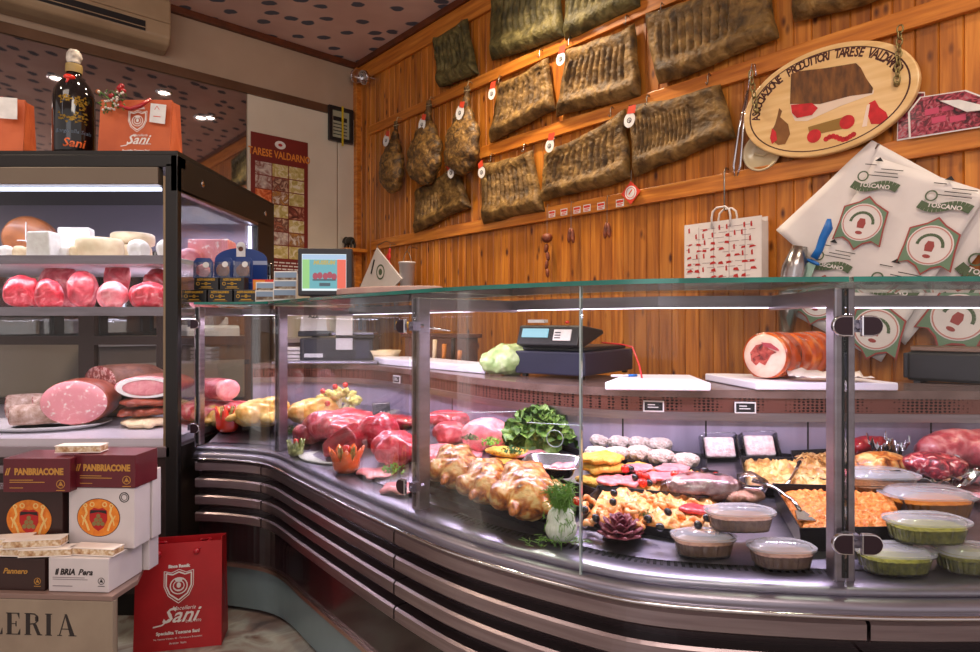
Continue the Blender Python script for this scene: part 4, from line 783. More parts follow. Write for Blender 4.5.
# deck
def cutlog(name,label,cat,P,r,L,face,rind,rz=0,ell=1.0,group=None,tilt=0,string=False):
    """log-shaped meat with a cut face towards -y"""
    t=thing(name,label,cat,P,rz,group); mb=MB(); mb.X=frame((0,0,r*ell),0,-PI/2+tilt)@Matrix.Diagonal((1,ell,1,1)); mb.lathe([(r*.97,0),(r,.012),(r*1.03,L*.4),(r*.93,L*.8),(r*.6,L*.97),(r*.25,L)],36); mb.build('body',rind,t,True)
    mb=MB(); mb.X=frame((0,0,r*ell),0,-PI/2+tilt)@Matrix.Diagonal((1,ell,1,1)); mb.lathe([(.001,-.004),(r*.6,-.004),(r*.95,-.003),(r*.97,.001)],36,caps=False); mb.build('cut_face',face,t,True); return t
t=thing('serving_plate','large oval white plate under the cut cold meats in the cabinet','plate',C(40,0,2.80,ZDK),0); MB().lathe([(.12,0),(.24,.006),(.30,.022),(.31,.022),(.25,.0),(.12,-.0)],40,1,.62).build('plate',WHITE,t,True)
t=cutlog('mortadella','big pink mortadella half with a round cut face wrapped in film, on the white plate','cold meat',C(74,0,2.72,ZDK+.018),.138,.22,MORT,RIND,.2,.72)
FILM=0; 
cutlog('salami','big dark coarse salami with speckled cut face at the back of the cabinet deck','salami',C(100,0,2.98,ZDK+.115),.135,.30,SALA,mat('salami_skin',[(.3,'#5a3020'),(.7,'#84543c')],.5,scale=10,bump=.5),-.5,.55)
lump('meat_support','brown cured meat lying under the big dark salami','cured meat',C(100,0,3.08,ZDK),.36,.26,.118,HAMM,seed=41)
t=cutlog('cured_ham_half','half ham with white fat rim lying on the bacon slabs by the post','ham',C(146,0,2.78,ZDK+.13),.14,.28,HAMP,RIND,.1,.36); mb=MB(); mb.X=frame((0,-.006,.047)); mb.ring((0,0),.127,.10,0,sz=.36); mb.build('fat_rim',CHEW,t)
cutlog('cured_ham_half','ham piece with a round pink face seen through the side glass above the chicken','ham',C(228,0,2.86,ZDK+.11),.062,.22,HAMP,FATM,.95,.8)
lump('bacon_stack','brown stack of smoked bacon slabs carrying the hams near the side glass','bacon',C(205,0,3.0,ZDK),.22,.30,.105,mat('bacon_side',[(.3,'#8a3a34'),(.5,'#b06458'),(.7,'#dcb0a0')],.45,scale=6,stretch=(.5,.5,9)),seed=43,amp=.005)
for k,(dy,dz,w_,lab) in enumerate(((0,0,.24,'paper-covered bacon slab at the bottom of the stack by the post'),(.03,.045,.26,'dark bacon slab in the middle of the stack by the post'),(.02,.088,.25,'upper bacon slab directly under the half ham'))):
    lump('bacon_slab',lab,'bacon',C(146,0,2.80+dy,ZDK+dz),w_,.16,.042,[CHEY,RIND,FATM][k] if k<2 else RIND,seed=50+k,rz=.05*k,amp=.003)
for k,(px,y,r,L,rz,lab) in enumerate(((12,2.70,.045,.22,-1.2,'grey-white floury salami lying at the front of the plate near the picture edge'),(33,2.78,.042,.24,-.9,'floury salami in film leaning on the mortadella'),(8,2.92,.055,.25,-1.1,'brown salami with a reddish cut end at the back near the picture edge'),(84,2.98,.048,.22,.5,'speckled salami lying just behind the mortadella'))):
    cutlog('salami',lab,'salami',C(px,0,y,ZDK+.02+(.035 if k==1 else 0)),r,L,SALA,mat('floury_salami_skin',[(.3,'#94705c'),(.6,'#c0a498'),(.8,'#dccac4')],.6,scale=30,bump=.5),rz,1)
lump('ham_packet','pale purple packet of sliced ham behind the floury salami','ham',C(42,0,3.0,ZDK+.05),.12,.09,.05,mat('violet_pink','#d88cc0',.4),seed=61)
# ---------------------------------------------------------------- on top of the cabinet
ZT=1.9015; t=thing('magnum_bottle','large black bottle with gold painted decoration and a pale stopper on top of the cabinet','bottle',C(74,0,2.60,ZT),.5)
GLB=mat('black_bottle_glass','#0c0a0c',.08,coat=.5); r_=.077
MB().lathe([(r_*.9,0),(r_,.012),(r_,.235),(r_*.93,.27),(r_*.7,.305),(.034,.33),(.026,.345),(.026,.385),(.029,.388)],36).build('bottle_body',GLB,t,True)
blob('stopper',[((0,0,.42),(.030,.026,.034)),((0,-.006,.395),(.024,.02,.02))],mat('wax_stopper',[(.3,'#8a8078'),(.7,'#d4ccc0')],.5,scale=30),t,.005,.003,60,1)
mb=MB(); mb.lathe([(.030,.35),(.031,.36),(.031,.378),(.030,.386)],20,caps=False); mb.build('neck_cord',mat('gold_cord','#a08850',.5),t,True); MB().ball((-.012,-.045,.318),(.022,.012,.012)).tube([(-.012,-.045,.32),(-.02,-.055,.29)],.006,6).build('wax_seal',TOM,t,True)
GOLD=mat('gold_paint','#b8902c',.4,.4)
def cyl_decal(pts,r): return [(r*math.sin(x/r),-r*math.cos(x/r),z) for x,z in pts]
mb=MB(); random.seed(8)
for k in range(90):
    x=random.uniform(-.05,.055); z=random.uniform(.125,.235); 
    if -.035<x<.01 and .155<z<.21: continue
    a=random.random()*6; mb.add(cyl_decal([(x+.008*math.cos(a+j*2.1),z+.006*math.sin(a+j*2.1)) for j in range(3)],r_+.0006),[(0,1,2),(2,1,0)])
mb.build('gold_ornament',GOLD,t); mb=MB(); mb.add(cyl_decal([(-.036,.155),(.012,.155),(.012,.21),(-.036,.21)],r_+.0005),[(0,1,2,3)]); mb.build('painted_shop_front',mat('painted_grey','#58606c',.5),t)
mb=MB(); mb.text('Sani',.05,.005,.04,0,shear=.25,bold=.001); vs=[cyl_decal([(v.x,v.z)],r_+.0008+(.0003 if v.y<0 else 0))[0] for v in mb.v]; MB().add(vs,mb.f).build('name_lettering',mat('orange_paint','#e86a28',.5),t)
mb=MB(); mb.text('Borgo alla Scala',.022,.005,.088,0,shear=.2); vs=[cyl_decal([(v.x,v.z)],r_+.0008)[0] for v in mb.v]; MB().add(vs,mb.f).build('script_lettering',mat('bluish_white_paint','#8ca0b8',.5),t)
ORB=mat('orange_kraft_paper',[(.3,'#b04c22'),(.7,'#c86030')],.6,scale=3); REDP=mat('red_kraft_paper',[(.3,'#a00c14'),(.7,'#b81820')],.5,scale=3,coat=.1); PW=mat('white_print','#ece6e2',.6); RIB=mat('red_ribbon','#a81020',.35,coat=.2)
def crest_sani(t,x,z,y,k,m=PW):
    mb=MB(); sh=[(-1,1),(-.5,.86),(0,1.08),(.5,.86),(1,1),(1,-.1),(.7,-.8),(0,-1.35),(-.7,-.8),(-1,-.1),(-1,1)]; mb.line([(x+a*k,z+b*k) for a,b in sh],.05*k,y); mb.line([(x+a*k*.86,z+b*k*.84) for a,b in sh],.10*k,y)
    mb.ring((x,z-.1*k),.62*k,.54*k,y,n=22); mb.ring((x,z-.1*k),.40*k,.34*k,y,n=18); mb.line([(x-.34*k,z-.25*k),(x-.16*k,z-.42*k),(x+.16*k,z-.42*k),(x+.34*k,z-.25*k)],.1*k,y); mb.disc((x,z-.05*k),.15*k,y-.0008,y,n=12,rz=.2*k); mb.prism([(x-.2*k,z+.18*k),(x+.2*k,z+.18*k),(x+.26*k,z+.38*k),(x,z+.46*k),(x-.26*k,z+.38*k)],y-.0008,y)
    mb.build('shield_crest',m,t)
    mb=MB(); mb.text('Since Rassik',.30*k,x,z+1.32*k,y,m=0,bold=.001*k/.05)
    mb.text('Sani',1.5*k,x+.05*k,z-2.25*k,y,shear=.45,bold=.02*k); mb.text('Macelleria',.40*k,x+.35*k,z-1.72*k,y,shear=.4); mb.text('DAL 1970',.26*k,x+1.05*k,z-2.72*k,y)
    MB().line([(x-1.7*k,z-2.95*k),(x-1.1*k,z-2.85*k),(x-.6*k,z-2.45*k)],.10*k,y).build('script_swash',m,t)
    mb.text('Specialita Toscane Sani',.32*k,x,z-3.45*k,y,bold=.0006); mb.text('Via Vittorio Veneto, 42 - Terranuova Bracciolini',.17*k,x,z-3.85*k,y); mb.text('Arezzo  Italia',.22*k,x,z-4.2*k,y); mb.build('white_lettering',m,t)
def bag(name,label,P,rz,W,H,Dp,m,tilt=.0,front=True):
    t=thing(name,label,'gift bag',P,rz); e=.002
    mb=MB(); yb,yf2=Dp/2,-Dp/2; yt=.62
    A=[(-W/2,yf2,0),(W/2,yf2,0),(W/2*.985,yf2*yt,H),(-W/2*.985,yf2*yt,H)]; B=[(x,-y,z) for x,y,z in A]
    # four walls with the side gussets folded inwards
    gl=(-W/2*.93,0,H); gr=(W/2*.93,0,H); gml=(-W/2,0,H*.35); gmr=(W/2,0,H*.35)
    vs=A+B+[gl,gr,(-W/2,0,0),(W/2,0,0),gml,gmr]
    fs=[(0,1,2,3),(7,6,5,4),(1,9+2,13,9,2),(1,11,13),(5,13,11),(1,13,9,2),(5,6,9,13),(0,3,8,12),(4,12,8,7),(0,12,10),(4,10,12),(0,10,11,1),(4,5,11,10)]
    fs=[f for f in fs if f!=(1,11,13,9,2)]
    mb.add(vs,fs); o=mb.build('paper_body',m,t); sd=o.modifiers.new('t','SOLIDIFY'); sd.thickness=.0015; sd.offset=-1
    return t
def slant(yf0,yf1,H): return math.atan2(yf1-yf0,H)
def printed(t,W,H,Dp,cx,cz,k):
    """front print lies in the slanted front wall: child empty-free, vertices sheared"""
    before=set(t.children); crest_sani(t,cx,cz,0,k); sl=(-Dp/2*.62+Dp/2)/H
    for o in set(t.children)-before:
        for v in o.data.vertices: v.co.y+= -Dp/2+sl*v.co.z-.0014
t=bag('red_paper_bag','glossy red paper bag with white shield and script, standing on the floor by the boxes','',0,.36,.42,.16,REDP) if False else None
Pb=V((-1.165,2.345,0)); t=bag('red_paper_bag','red paper gift bag with white shield print standing on the floor beside the boxes',Pb,.22,.30,.385,.13,REDP); printed(t,.30,.385,.13,.0,.235,.050)
mb=MB()
for x in (-.07,.06): mb.ball((x,-.052,.352),(.011,.008,.011)); mb.ball((x,.042,.362),(.009,.006,.009))
mb.build('ribbon_knot',RIB,t,True); mb=MB(); mb.tube([(-.07,-.048,.352),(-.10,-.035,.374),(-.11,.0,.380),(-.07,.040,.364)],.004,6).build('ribbon_handle',RIB,t,True); mb=MB(); mb.tube([(.06,-.048,.352),(.09,-.03,.374),(.10,.0,.380),(.06,.040,.364)],.004,6); mb.build('ribbon_handle',RIB,t,True)
t=bag('orange_gift_bag','orange paper gift bag with white shield print and red berries on the cabinet top',C(141,0,2.62,ZT),.0,.30,.235,.11,ORB); printed(t,.30,.235,.11,.010,.148,.038)
MB().prism([(.068,.135),(.132,.125),(.138,.205),(.074,.212)],-.060,-.058).build('price_card',TAGW,t); mb=MB(); mb.line([(.09,.185),(.10,.20),(.11,.185)],.002,-.060).line([(.085,.158),(.115,.155)],.003,-.060); mb.build('card_print',ORN,t)
MB().tube([(-.06,-.045,.225),(-.045,-.075,.195),(.0,-.08,.180),(.04,-.075,.195),(.065,-.045,.235)],[.004,.007,.008,.009,.006],6).build('ribbon_handle',RIB,t,True)
random.seed(11); mb=MB(); 
for k in range(40):
    a=V((-.13+.10*random.random(),-.05-.03*random.random(),.255-.085*random.random())); d=V((random.uniform(-.02,.02),random.uniform(-.01,.01),random.uniform(-.02,.02))); mb.tube([a,a+d],[.0035,.001],5)
mb.tube([(-.145,-.05,.265),(-.10,-.06,.23),(-.06,-.06,.20)],.003,6); mb.build('green_sprig',HERB,t)
mb=MB()
for k in range(26): mb.ball((-.13+.10*random.random(),-.065-.02*random.random(),.255-.08*random.random()),.005,nu=8,nv=6)
mb.build('frosted_beads',mat('frosted_white','#d8d0c8',.4),t,True); mb=MB()
for p in ((-.055,-.06,.275),(-.04,-.06,.262),(-.062,-.06,.262),(-.05,-.055,.285),(-.085,-.065,.24)): mb.ball(p,(.012,.010,.010))
mb.build('red_berries',RIB,t,True); MB().ball((-.15,-.05,.262),(.011,.011,.010)).build('dried_bud',CHEB,t,True)
t=bag('orange_gift_bag','orange paper gift bag cut off by the picture edge on the cabinet top',C(-8,0,2.62,ZT),.25,.28,.245,.13,ORB)
MB().prism([(.055,.15),(.125,.15),(.125,.238),(.055,.238)],-.078,-.076).build('price_card',TAGW,t); MB().tube([(-.02,-.045,.24),(.02,-.07,.225),(.06,-.045,.245)],.006,6).build('ribbon_handle',RIB,t,True)
# ---------------------------------------------------------------- boxes stack in front of the cabinet
yaw=-.06
def facebox(name,label,cat,x,y,z,w,d,h,m,rz,group=None):
    t=thing(name,label,cat,(x,y,z),rz,group); MB().box(-w/2,w/2,0,d,0,h).build('carton',m,t,False,.002); return t
MARO=mat('maroon_carton',[(.3,'#561620'),(.7,'#681c28')],.35,scale=3,coat=.2); BRNC=mat('dark_brown_carton','#341a18',.4,coat=.15); WHC=mat('white_carton',[(.3,'#ccc4c6'),(.7,'#d8d0d2')],.4,scale=3,coat=.1); GLDP=mat('gold_print','#d09a48',.4,.3); ORC=mat('orange_emblem_print',[(.3,'#d86c18'),(.7,'#ec9430')],.45,scale=20); REM=mat('red_emblem_print','#b81c1c',.45); BLKP=mat('black_print','#241c1c',.5); CREAMP=mat('cream_emblem_print','#f0cc80',.5)
def seal(t,x,z,y,r,m): mb=MB(); mb.ring((x,z),r,r*.86,y,n=20); mb.disc((x,z-.1*r),r*.3,y-.0008,y,n=8); mb.line([(x-.5*r,z-.5*r),(x,z+.6*r),(x+.5*r,z-.5*r)],.14*r,y); mb.line([(x-r,z-1.45*r),(x+r,z-1.45*r)],.16*r,y); mb.build('seal_print',m,t)
def emblem(t,x,z,r,y=0):
    mb=MB(); mb.disc((x,z),r*1.03,y-.0004,y,n=36,rz=r*.88); mb.build('emblem_outline',BLKP,t); mb=MB(); mb.disc((x,z),r,y-.0009,y-.0004,n=36,rz=r*.85); mb.build('emblem_field',ORC,t)
    mb=MB(); mb.prism([(x+a*r,z+b*r) for a,b in [(-.42,.32),(-.2,.45),(0,.4),(.2,.45),(.42,.32),(.42,-.1),(.25,-.45),(0,-.62),(-.25,-.45),(-.42,-.1)]],y-.0014,y-.0009); mb.build('emblem_shield',REM,t)
    mb=MB(); mb.prism([(x+a*r,z+b*r) for a,b in [(-.36,.34),(.36,.34),(.4,.18),(0,.26),(-.4,.18)]],y-.0019,y-.0014)
    mb.build('emblem_banner',BLKP,t); mb=MB()
    for a,b in ((0,.08),(-.1,-.1),(.1,-.1),(-.2,-.28),(0,-.28),(.2,-.28)): mb.disc((x+a*r,z+b*r),.10*r,y-.0019,y-.0014,n=10)
    mb.build('emblem_pile',mat('olive_gold_print','#8a7a48',.5),t); mb=MB()
    for s_ in (-1,1): mb.line([(x+s_*a*r,z+b*r) for a,b in [(.62,.45),(.55,.2),(.68,-.05),(.55,-.3),(.45,-.6)]],.09*r,y-.0009); mb.line([(x+s_*a*r,z+b*r) for a,b in [(.8,.1),(.7,-.1),(.75,-.35)]],.05*r,y-.0009); mb.ring((x+s_*.3*r,z+.6*r),.12*r,.07*r,y-.0009,n=10); mb.ring((x+s_*.62*r,z+.55*r),.1*r,.05*r,y-.0009,n=10)
    mb.build('emblem_figures',CREAMP,t)
def panbri(t,w,h,m,title,x=0):
    mb=MB(); mb.text('il',.032,x-w*.445,h*.60,0,shear=.3,bold=.0008); mb.text(title,.029,x+w*.035,h*.60,0,bold=.0014,wx=.80); mb.build('title_lettering',m,t); mb=MB(); 
    for j,(a,b) in enumerate(((-.40,-.05),(-.40,.12))): mb.line([(x+a*w,h*.36-j*.007),(x+b*w,h*.36-j*.007)],.0022,0)
    mb.line([(x-.4*w,h*.13),(x-.2*w,h*.13)],.002,0); mb.build('small_print',m,t); seal(t,x+w*.36,h*.24,0,.014,m)
# table with lettered front
TB=mat('greige_painted_board',[(.3,'#8c7c6c'),(.7,'#9c8c7a')],.45,scale=3); t=thing('lettered_table','low table with a greige front board lettered in black, carrying the cake boxes','table',(-1.22,1.93,0),yaw)
MB().box(-.78,.045,0,.02,0,.335).build('front_board',TB,t,False,.002); MB().prism([(-.78,0),(.045,0),(.045,.125),(-.02,.27),(-.78,.27)],.336,.352,0,'xy').build('tabletop',mat('table_edge_brown','#8a7068',.35,coat=.2),t,False,.002)
for x,y in ((-.76,.235),(-.14,.22)): MB().box(x,x+.03,y,y+.03,0,.336).build('leg',TB,t)
mb=MB(); X0=-.012
def serif(mb,ch,x,z,h):
    b=h*.20; s_=h*.06; T=h*.035
    def vb(xx): mb.box(xx,xx+b,-.001,0,z,z+h); mb.box(xx-s_,xx+b+s_,-.001,0,z,z+T); mb.box(xx-s_,xx+b+s_,-.001,0,z+h-T,z+h)
    if ch=='L': vb(x); mb.box(x+b,x+h*.62,-.001,0,z,z+T); mb.prism([(x+h*.62,z),(x+h*.62,z+h*.3),(x+h*.52,z+T)],-.001,0); return h*.75
    if ch=='E': vb(x); mb.box(x+b,x+h*.6,-.001,0,z,z+T); mb.box(x+b,x+h*.58,-.001,0,z+h-T,z+h); mb.box(x+b,x+h*.42,-.001,0,z+h*.5-T/2,z+h*.5+T/2); mb.prism([(x+h*.62,z),(x+h*.62,z+h*.28),(x+h*.5,z+T)],-.001,0); mb.prism([(x+h*.58,z+h),(x+h*.48,z+h-T),(x+h*.58,z+h*.74)],-.001,0); mb.box(x+h*.40,x+h*.44,-.001,0,z+h*.38,z+h*.62); return h*.78
    if ch=='R':
        vb(x); mb.line([(x+b,z+h-T/2),(x+h*.42,z+h-T),(x+h*.56,z+h*.86),(x+h*.57,z+h*.66),(x+h*.44,z+h*.53),(x+b,z+h*.5)],T*1.6,-.0); mb.line([(x+h*.52,z+h*.86),(x+h*.53,z+h*.64)],h*.15,0); mb.prism([(x+h*.34,z+h*.5),(x+h*.5,z+h*.5),(x+h*.72,z+.0),(x+h*.56,z)],-.001,0); mb.box(x+h*.56,x+h*.78,-.001,0,z,z+T); return h*.88
    if ch=='I': vb(x); return h*.42
    if ch=='A': mb.prism([(x+h*.34,z+h),(x+h*.44,z+h),(x+h*.82,z),(x+h*.6,z)],-.001,0); mb.line([(x+h*.37,z+h*.95),(x+h*.08,z)],T*1.3,0); mb.box(x+h*.2,x+h*.62,-.001,0,z+h*.3,z+h*.3+T); mb.box(x-.02*h,x+h*.2,-.001,0,z,z+T); mb.box(x+h*.52,x+h*.9,-.001,0,z,z+T); return h*.9
x=-.358
for ch in 'LERIA': x+=serif(mb,ch,x,.224,.068)+.008
mb.build('black_lettering',BLKP,t)
ZB=.3535
def boxat(name,lab,px,y,z,w,d,h,m,rz=yaw,grp=None): return facebox(name,lab,'carton box',(px-490)/F*y,y,z,w,d,h,m,rz,grp)
t=boxat('cake_carton','low white carton with black italic lettering at the front corner of the table',78.5,1.955,ZB,.198,.17,.107,WHC); mb=MB(); mb.text('il BRIA',.026,-.045,.062,0,shear=.25,bold=.0012,wx=.9); mb.text('Pera',.026,.022,.062,0,shear=.35,bold=.0008); mb.build('title_lettering',BLKP,t); mb=MB(); mb.line([(-.085,.045),(.02,.045)],.0018,0).line([(-.085,.039),(.03,.039)],.0018,0).line([(-.085,.018),(-.02,.018)],.0025,0); mb.build('small_print',mat('grey_small_print','#8a8084',.5),t); seal(t,.075,.036,0,.011,BLKP)
t=boxat('cake_carton','low dark brown carton with gold lettering on the table beside the low white one',12,1.97,ZB,.218,.17,.102,BRNC); mb=MB(); mb.text('Pannero',.024,.01,.060,0,shear=.35,bold=.0006); mb.build('title_lettering',GLDP,t); seal(t,.085,.03,0,.011,GLDP)
t=boxat('cake_box','tall white box with an orange oval emblem, in the middle of the stack',101.5,2.04,ZB+.1085,.225,.085,.198,WHC); emblem(t,-.01,.100,.072); mb=MB(); mb.ring((.078,.168),.017,.014,0,n=18); mb.ring((.078,.168),.011,.009,0,n=12); mb.build('round_stamp',BLKP,t)
t=boxat('cake_box','tall dark brown box with an orange oval emblem beneath the maroon box',24,2.05,ZB+.1035,.265,.09,.195,BRNC); emblem(t,.018,.095,.078)
t=boxat('panbriacone_carton'.replace('panbriacone','cake'),'low maroon carton with gold lettering topping the white emblem box',104.5,2.035,ZB+.3080,.208,.125,.108,MARO,yaw+.01); panbri(t,.208,.108,GLDP,'PANBRIACONE')
t=boxat('cake_carton','low maroon carton with gold lettering topping the dark brown emblem box',36.5,2.01,ZB+.3000,.218,.14,.110,MARO,yaw-.08+.14); panbri(t,.218,.110,GLDP,'PANBRIACONE')
t=boxat('cake_box','tall white box with an orange emblem mostly hidden behind the front boxes',121,2.135,ZB+.1085,.225,.05,.235,WHC); emblem(t,-.0,.12,.07)
t=boxat('cake_carton','low white carton at the rear of the table below the hidden white box',119,2.135,ZB,.215,.055,.107,WHC)
# nougat bars
NOU=mat('almond_nougat',[(.3,'#a87850'),(.48,'#d8b890'),(.6,'#f0e0c8'),(.75,'#e4cca8')],.6,scale=55,detail=4,bump=.5); WAF=mat('wafer_white',[(.3,'#e8dcd4'),(.7,'#f4ece6')],.5,scale=8)
def nougat(lab,px,y,z,L,rz,W=.05,H=.024,ry=0):
    t=thing('nougat_bar',lab,'nougat',((px-490)/F*y,y,z),rz,'nougat bars lying on the boxes',0,ry); MB().box(-L/2,L/2,-W/2,W/2,.003,H-.003).build('nougat',NOU,t,False,.003)
    for a in (0,H-.003): MB().box(-L/2-.001,L/2+.001,-W/2-.001,W/2+.001,a,a+.003).build('wafer',WAF,t,False,.001)
nougat('nougat bar lying across the two topmost maroon cartons',82,2.08,ZB+.4185,.145,.06)
nougat('nougat bar lying on the low white carton before the emblem box, nearest its front corner',97,1.995,ZB+.1085,.152,-.12)
nougat('upper nougat bar leaning over another where the white and brown cartons meet',36,1.99,ZB+.1345,.168,.16,H=.026)
nougat('lower nougat bar lying under another where the white and brown cartons meet',49,1.985,ZB+.1085,.155,.10,H=.024)
nougat('nougat bar tilted up on the brown carton before the brown emblem box',12,2.01,ZB+.1345,.12,.22)
nougat('flat nougat bar at the picture edge on the low brown carton',6,1.99,ZB+.1085,.13,-.05)
# ---------------------------------------------------------------- food in the curved counter
LIDM=mat('milky_lid','#e6e4f0',.18,scale=3,alpha=.42,coat=.4)
def oval_tub(lab,P,W,Dp,H,fill,fl=.8,rz=0,group=None,rib=34,lid=True,nm='deli_tub',cat='food tub'):
    t=thing(nm,lab,cat,P,rz,group); n=132; rib=66
    def ring(s,z,r,wave=0): 
        o=[]
        for k in range(n):
            a=2*PI*k/n; c,d=math.cos(a),math.sin(a); q=(1+wave*(1 if (k*rib//n)%2 else -1)); o.append((math.copysign(abs(c)**.72,c)*W/2*r*q,math.copysign(abs(d)**.72,d)*Dp/2*r*q,z))
        return o
    def skin(rings,m,name,par=t,cap=(1,1)):
        vs=[];fs=[]
        for r in rings: vs+=r
        for i in range(len(rings)-1): fs+=[(i*n+k,i*n+(k+1)%n,(i+1)*n+(k+1)%n,(i+1)*n+k) for k in range(n)]
        if cap[0]: fs.append(tuple(range(n-1,-1,-1)))
        if cap[1]: fs.append(tuple(range((len(rings)-1)*n,len(rings)*n)))
        return MB().add(vs,fs).build(name,m,par,'auto')
    h=H*.72; skin([ring(0,.003,.79,.022),ring(0,h*.5,.85,.025),ring(0,h*fl,.88,.022)],fill,'filling')
    skin([ring(0,0,.81,.02),ring(0,h*.95,.91,.018),ring(0,h,1.0,0),ring(0,h+.002,1.0,0)],PLAST,'tub',cap=(1,0))
    if lid: skin([ring(0,h+.003,1.03),ring(0,h+.007,1.02),ring(0,h+.006,.90),ring(0,H*.93,.82),ring(0,H,.74)],LIDM,'lid',cap=(0,1))
    return t
G1=mat('brown_ragu',[(.3,'#946850'),(.6,'#b88c6c'),(.8,'#d0ac88')],.5,scale=50,detail=8); G2=mat('green_pesto',[(.3,'#6c6c14'),(.55,'#a09e28'),(.8,'#c8c450')],.5,scale=50,detail=8); G3=mat('orange_sauce',[(.3,'#c87018'),(.6,'#e08c28'),(.8,'#eca844')],.45,scale=30,detail=6)
BRG='brown ragu tubs stacked at the counter front'
P=D(708,560); W=sz(64,P); oval_tub('oval tub of brownish ragu next to the purple artichoke, bottom row',V((P.x,P.y+.03,P.z)),W,W*.62,.047,G1)
P=D(788,570); oval_tub('oval tub of brownish ragu right beside the steel post, bottom row',V((P.x,P.y+.03,P.z)),sz(66,P),.085,.047,G1)
P=D(748,558); oval_tub('oval tub of brownish ragu stacked on top of two others',V((P.x,P.y+.045,P.z+.050)),sz(70,P),.088,.047,G1)
P=D(905,576); oval_tub('oval tub of green pesto at the counter front beside the hinge clamp, lower level',V((P.x,P.y+.035,P.z)),sz(76,P),.095,.048,G2)
P=D(985,576); oval_tub('oval tub of green pesto cut off by the picture edge, lower level',V((P.x,P.y+.035,P.z)),sz(72,P),.092,.048,G2)
P=D(942,572); oval_tub('oval tub of green pesto stacked on top of the lower pesto tubs',V((P.x,P.y+.045,P.z+.052)),sz(82,P),.098,.050,G2)
P=D(945,530); oval_tub('large oval tub of orange sauce behind the green pesto tubs',V((P.x,P.y+.06,P.z+.02)),sz(92,P),.13,.062,G3)
P=D(892,512); oval_tub('clear tub of brown roast pieces behind the orange sauce tub and before the golden roast',V((P.x,P.y+.06,P.z+.035)),sz(80,P),.12,.055,mat('roast_bits',[(.3,'#6a3c20'),(.6,'#a87444'),(.8,'#e4d0b8')],.6,scale=60,detail=6,bump=.6),.5)
def tray(lab,quad,h,fill=None,fname='filling',fh=.6,fm=None,amp=.01,fr=18,lift=0,kind=True,cat='tray',name='serving_tray'):
    """black steel tray with flared walls from four deck points FL FR BR BL; the filling is its own thing"""
    q=[D(*p) for p in quad]; c=sum(q,V())/4; zc=[p.z for p in q]; Q=[V((p.x-c.x,p.y-c.y,p.z-c.z+lift)) for p in q]; cc=sum(Q,V())/4
    t=thing(name,lab,cat,c)
    top=[p+(p-cc)*.06+V((0,0,h)) for p in Q]; it=[p+(p-cc)*.03+V((0,0,h)) for p in Q]; ib=[p-(p-cc)*.03+V((0,0,.004)) for p in Q]
    vs=Q+top+it+ib; fs=[(3,2,1,0)]
    for k in range(4): k1=(k+1)%4; fs+=[(k,k1,4+k1,4+k),(4+k,4+k1,8+k1,8+k),(8+k,8+k1,12+k1,12+k)]
    fs.append((12,13,14,15)); MB().add(vs,fs).build('pan',TRAYM,t,False,.002)
    if fill:
        N=40; vs=[];fs=[]; sd=V((c.x*31,c.y*17,2))
        for j in range(N+1):
            for i in range(N+1):
                u,v=i/N,j/N; p=ib[0].lerp(ib[1],u).lerp(ib[3].lerp(ib[2],u),v); e=max(0,(1-abs(2*u-1)**6)*(1-abs(2*v-1)**6))**.4
                z=h*fh*(.35+.65*e)+amp*e*1.0*(noise.noise(p*fr+sd)+.6*noise.noise(p*fr*2.4+sd)+.3*noise.noise(p*fr*5+sd)); vs.append((p.x,p.y,p.z+max(.004,z)))
        fs=[(j*(N+1)+i,j*(N+1)+i+1,(j+1)*(N+1)+i+1,(j+1)*(N+1)+i) for j in range(N) for i in range(N)]
        bd=[i for i in range(N+1)]+[j*(N+1)+N for j in range(1,N+1)]+[N*(N+1)+i for i in range(N-1,-1,-1)]+[j*(N+1) for j in range(N-1,0,-1)]; n0=len(vs)
        vs+=[(vs[k][0],vs[k][1],vs[k][2]*0+min(ib,key=lambda b:(b.x-vs[k][0])**2+(b.y-vs[k][1])**2).z*.0+vs[k][2]-.012) for k in bd]; fs+=[(bd[(k+1)%len(bd)],bd[k],n0+k,n0+(k+1)%len(bd)) for k in range(len(bd))]
        o=MB().add(vs,fs).build(fname,fm,None,True); o.location=c; tag(o,fill,'food')
        if kind: o['kind']='stuff'
    return t,c,Q
# left glass: chickens and crown pepper
def chicken(lab,P,s,m,rz,seed,style=0,name='whole_chicken'):
    random.seed(seed)
    e=[((0,0,.052),(.085,.062,.050),(0,.08,0)),((.035,0,.060),(.055,.056,.044)),((-.05,.0,.048),(.05,.05,.042)),
       ((-.040,-.050,.052),(.054,.024,.030),(0,.35,.40)),((-.088,-.030,.046),(.034,.0125,.013),(0,-.3,.25)),((-.040,.050,.052),(.054,.024,.030),(0,.35,-.40)),((-.088,.030,.046),(.034,.0125,.013),(0,-.3,-.25)),((.03,-.018,.088),(.045,.026,.018)),((.03,.020,.088),(.045,.026,.018)),
       ((.048,-.064,.046),(.036,.014,.018),(0,.2,.2)),((.018,-.074,.038),(.032,.011,.012),(0,0,-.45)),((.048,.064,.046),(.036,.014,.018),(0,.2,-.2)),((.018,.074,.038),(.032,.011,.012),(0,0,.45)),((.085,0,.045),(.02,.024,.018))]
    o=blob(name,e,m,None,.0042,.0035,45,1); o.scale=(s,s,s); return single(o,P,lab,'chicken',rz)
P=D(213,437); chicken('yellow raw chicken lying in the far corner beside the carved red pepper crown',V((P.x,P.y+.09,P.z)),1.0,CHICKY,2.6,1)
P=D(254,434); chicken('pale raw chicken lying just beside the carved red pepper crown',V((P.x,P.y+.09,P.z)),1.15,CHICKW,.1,2)
P=D(250,418); chicken('yellow raw chicken at the back behind the pale one, left glass bay',V((P.x,P.y+.16,P.z+.04)),1.3,CHICKY,.3,3)
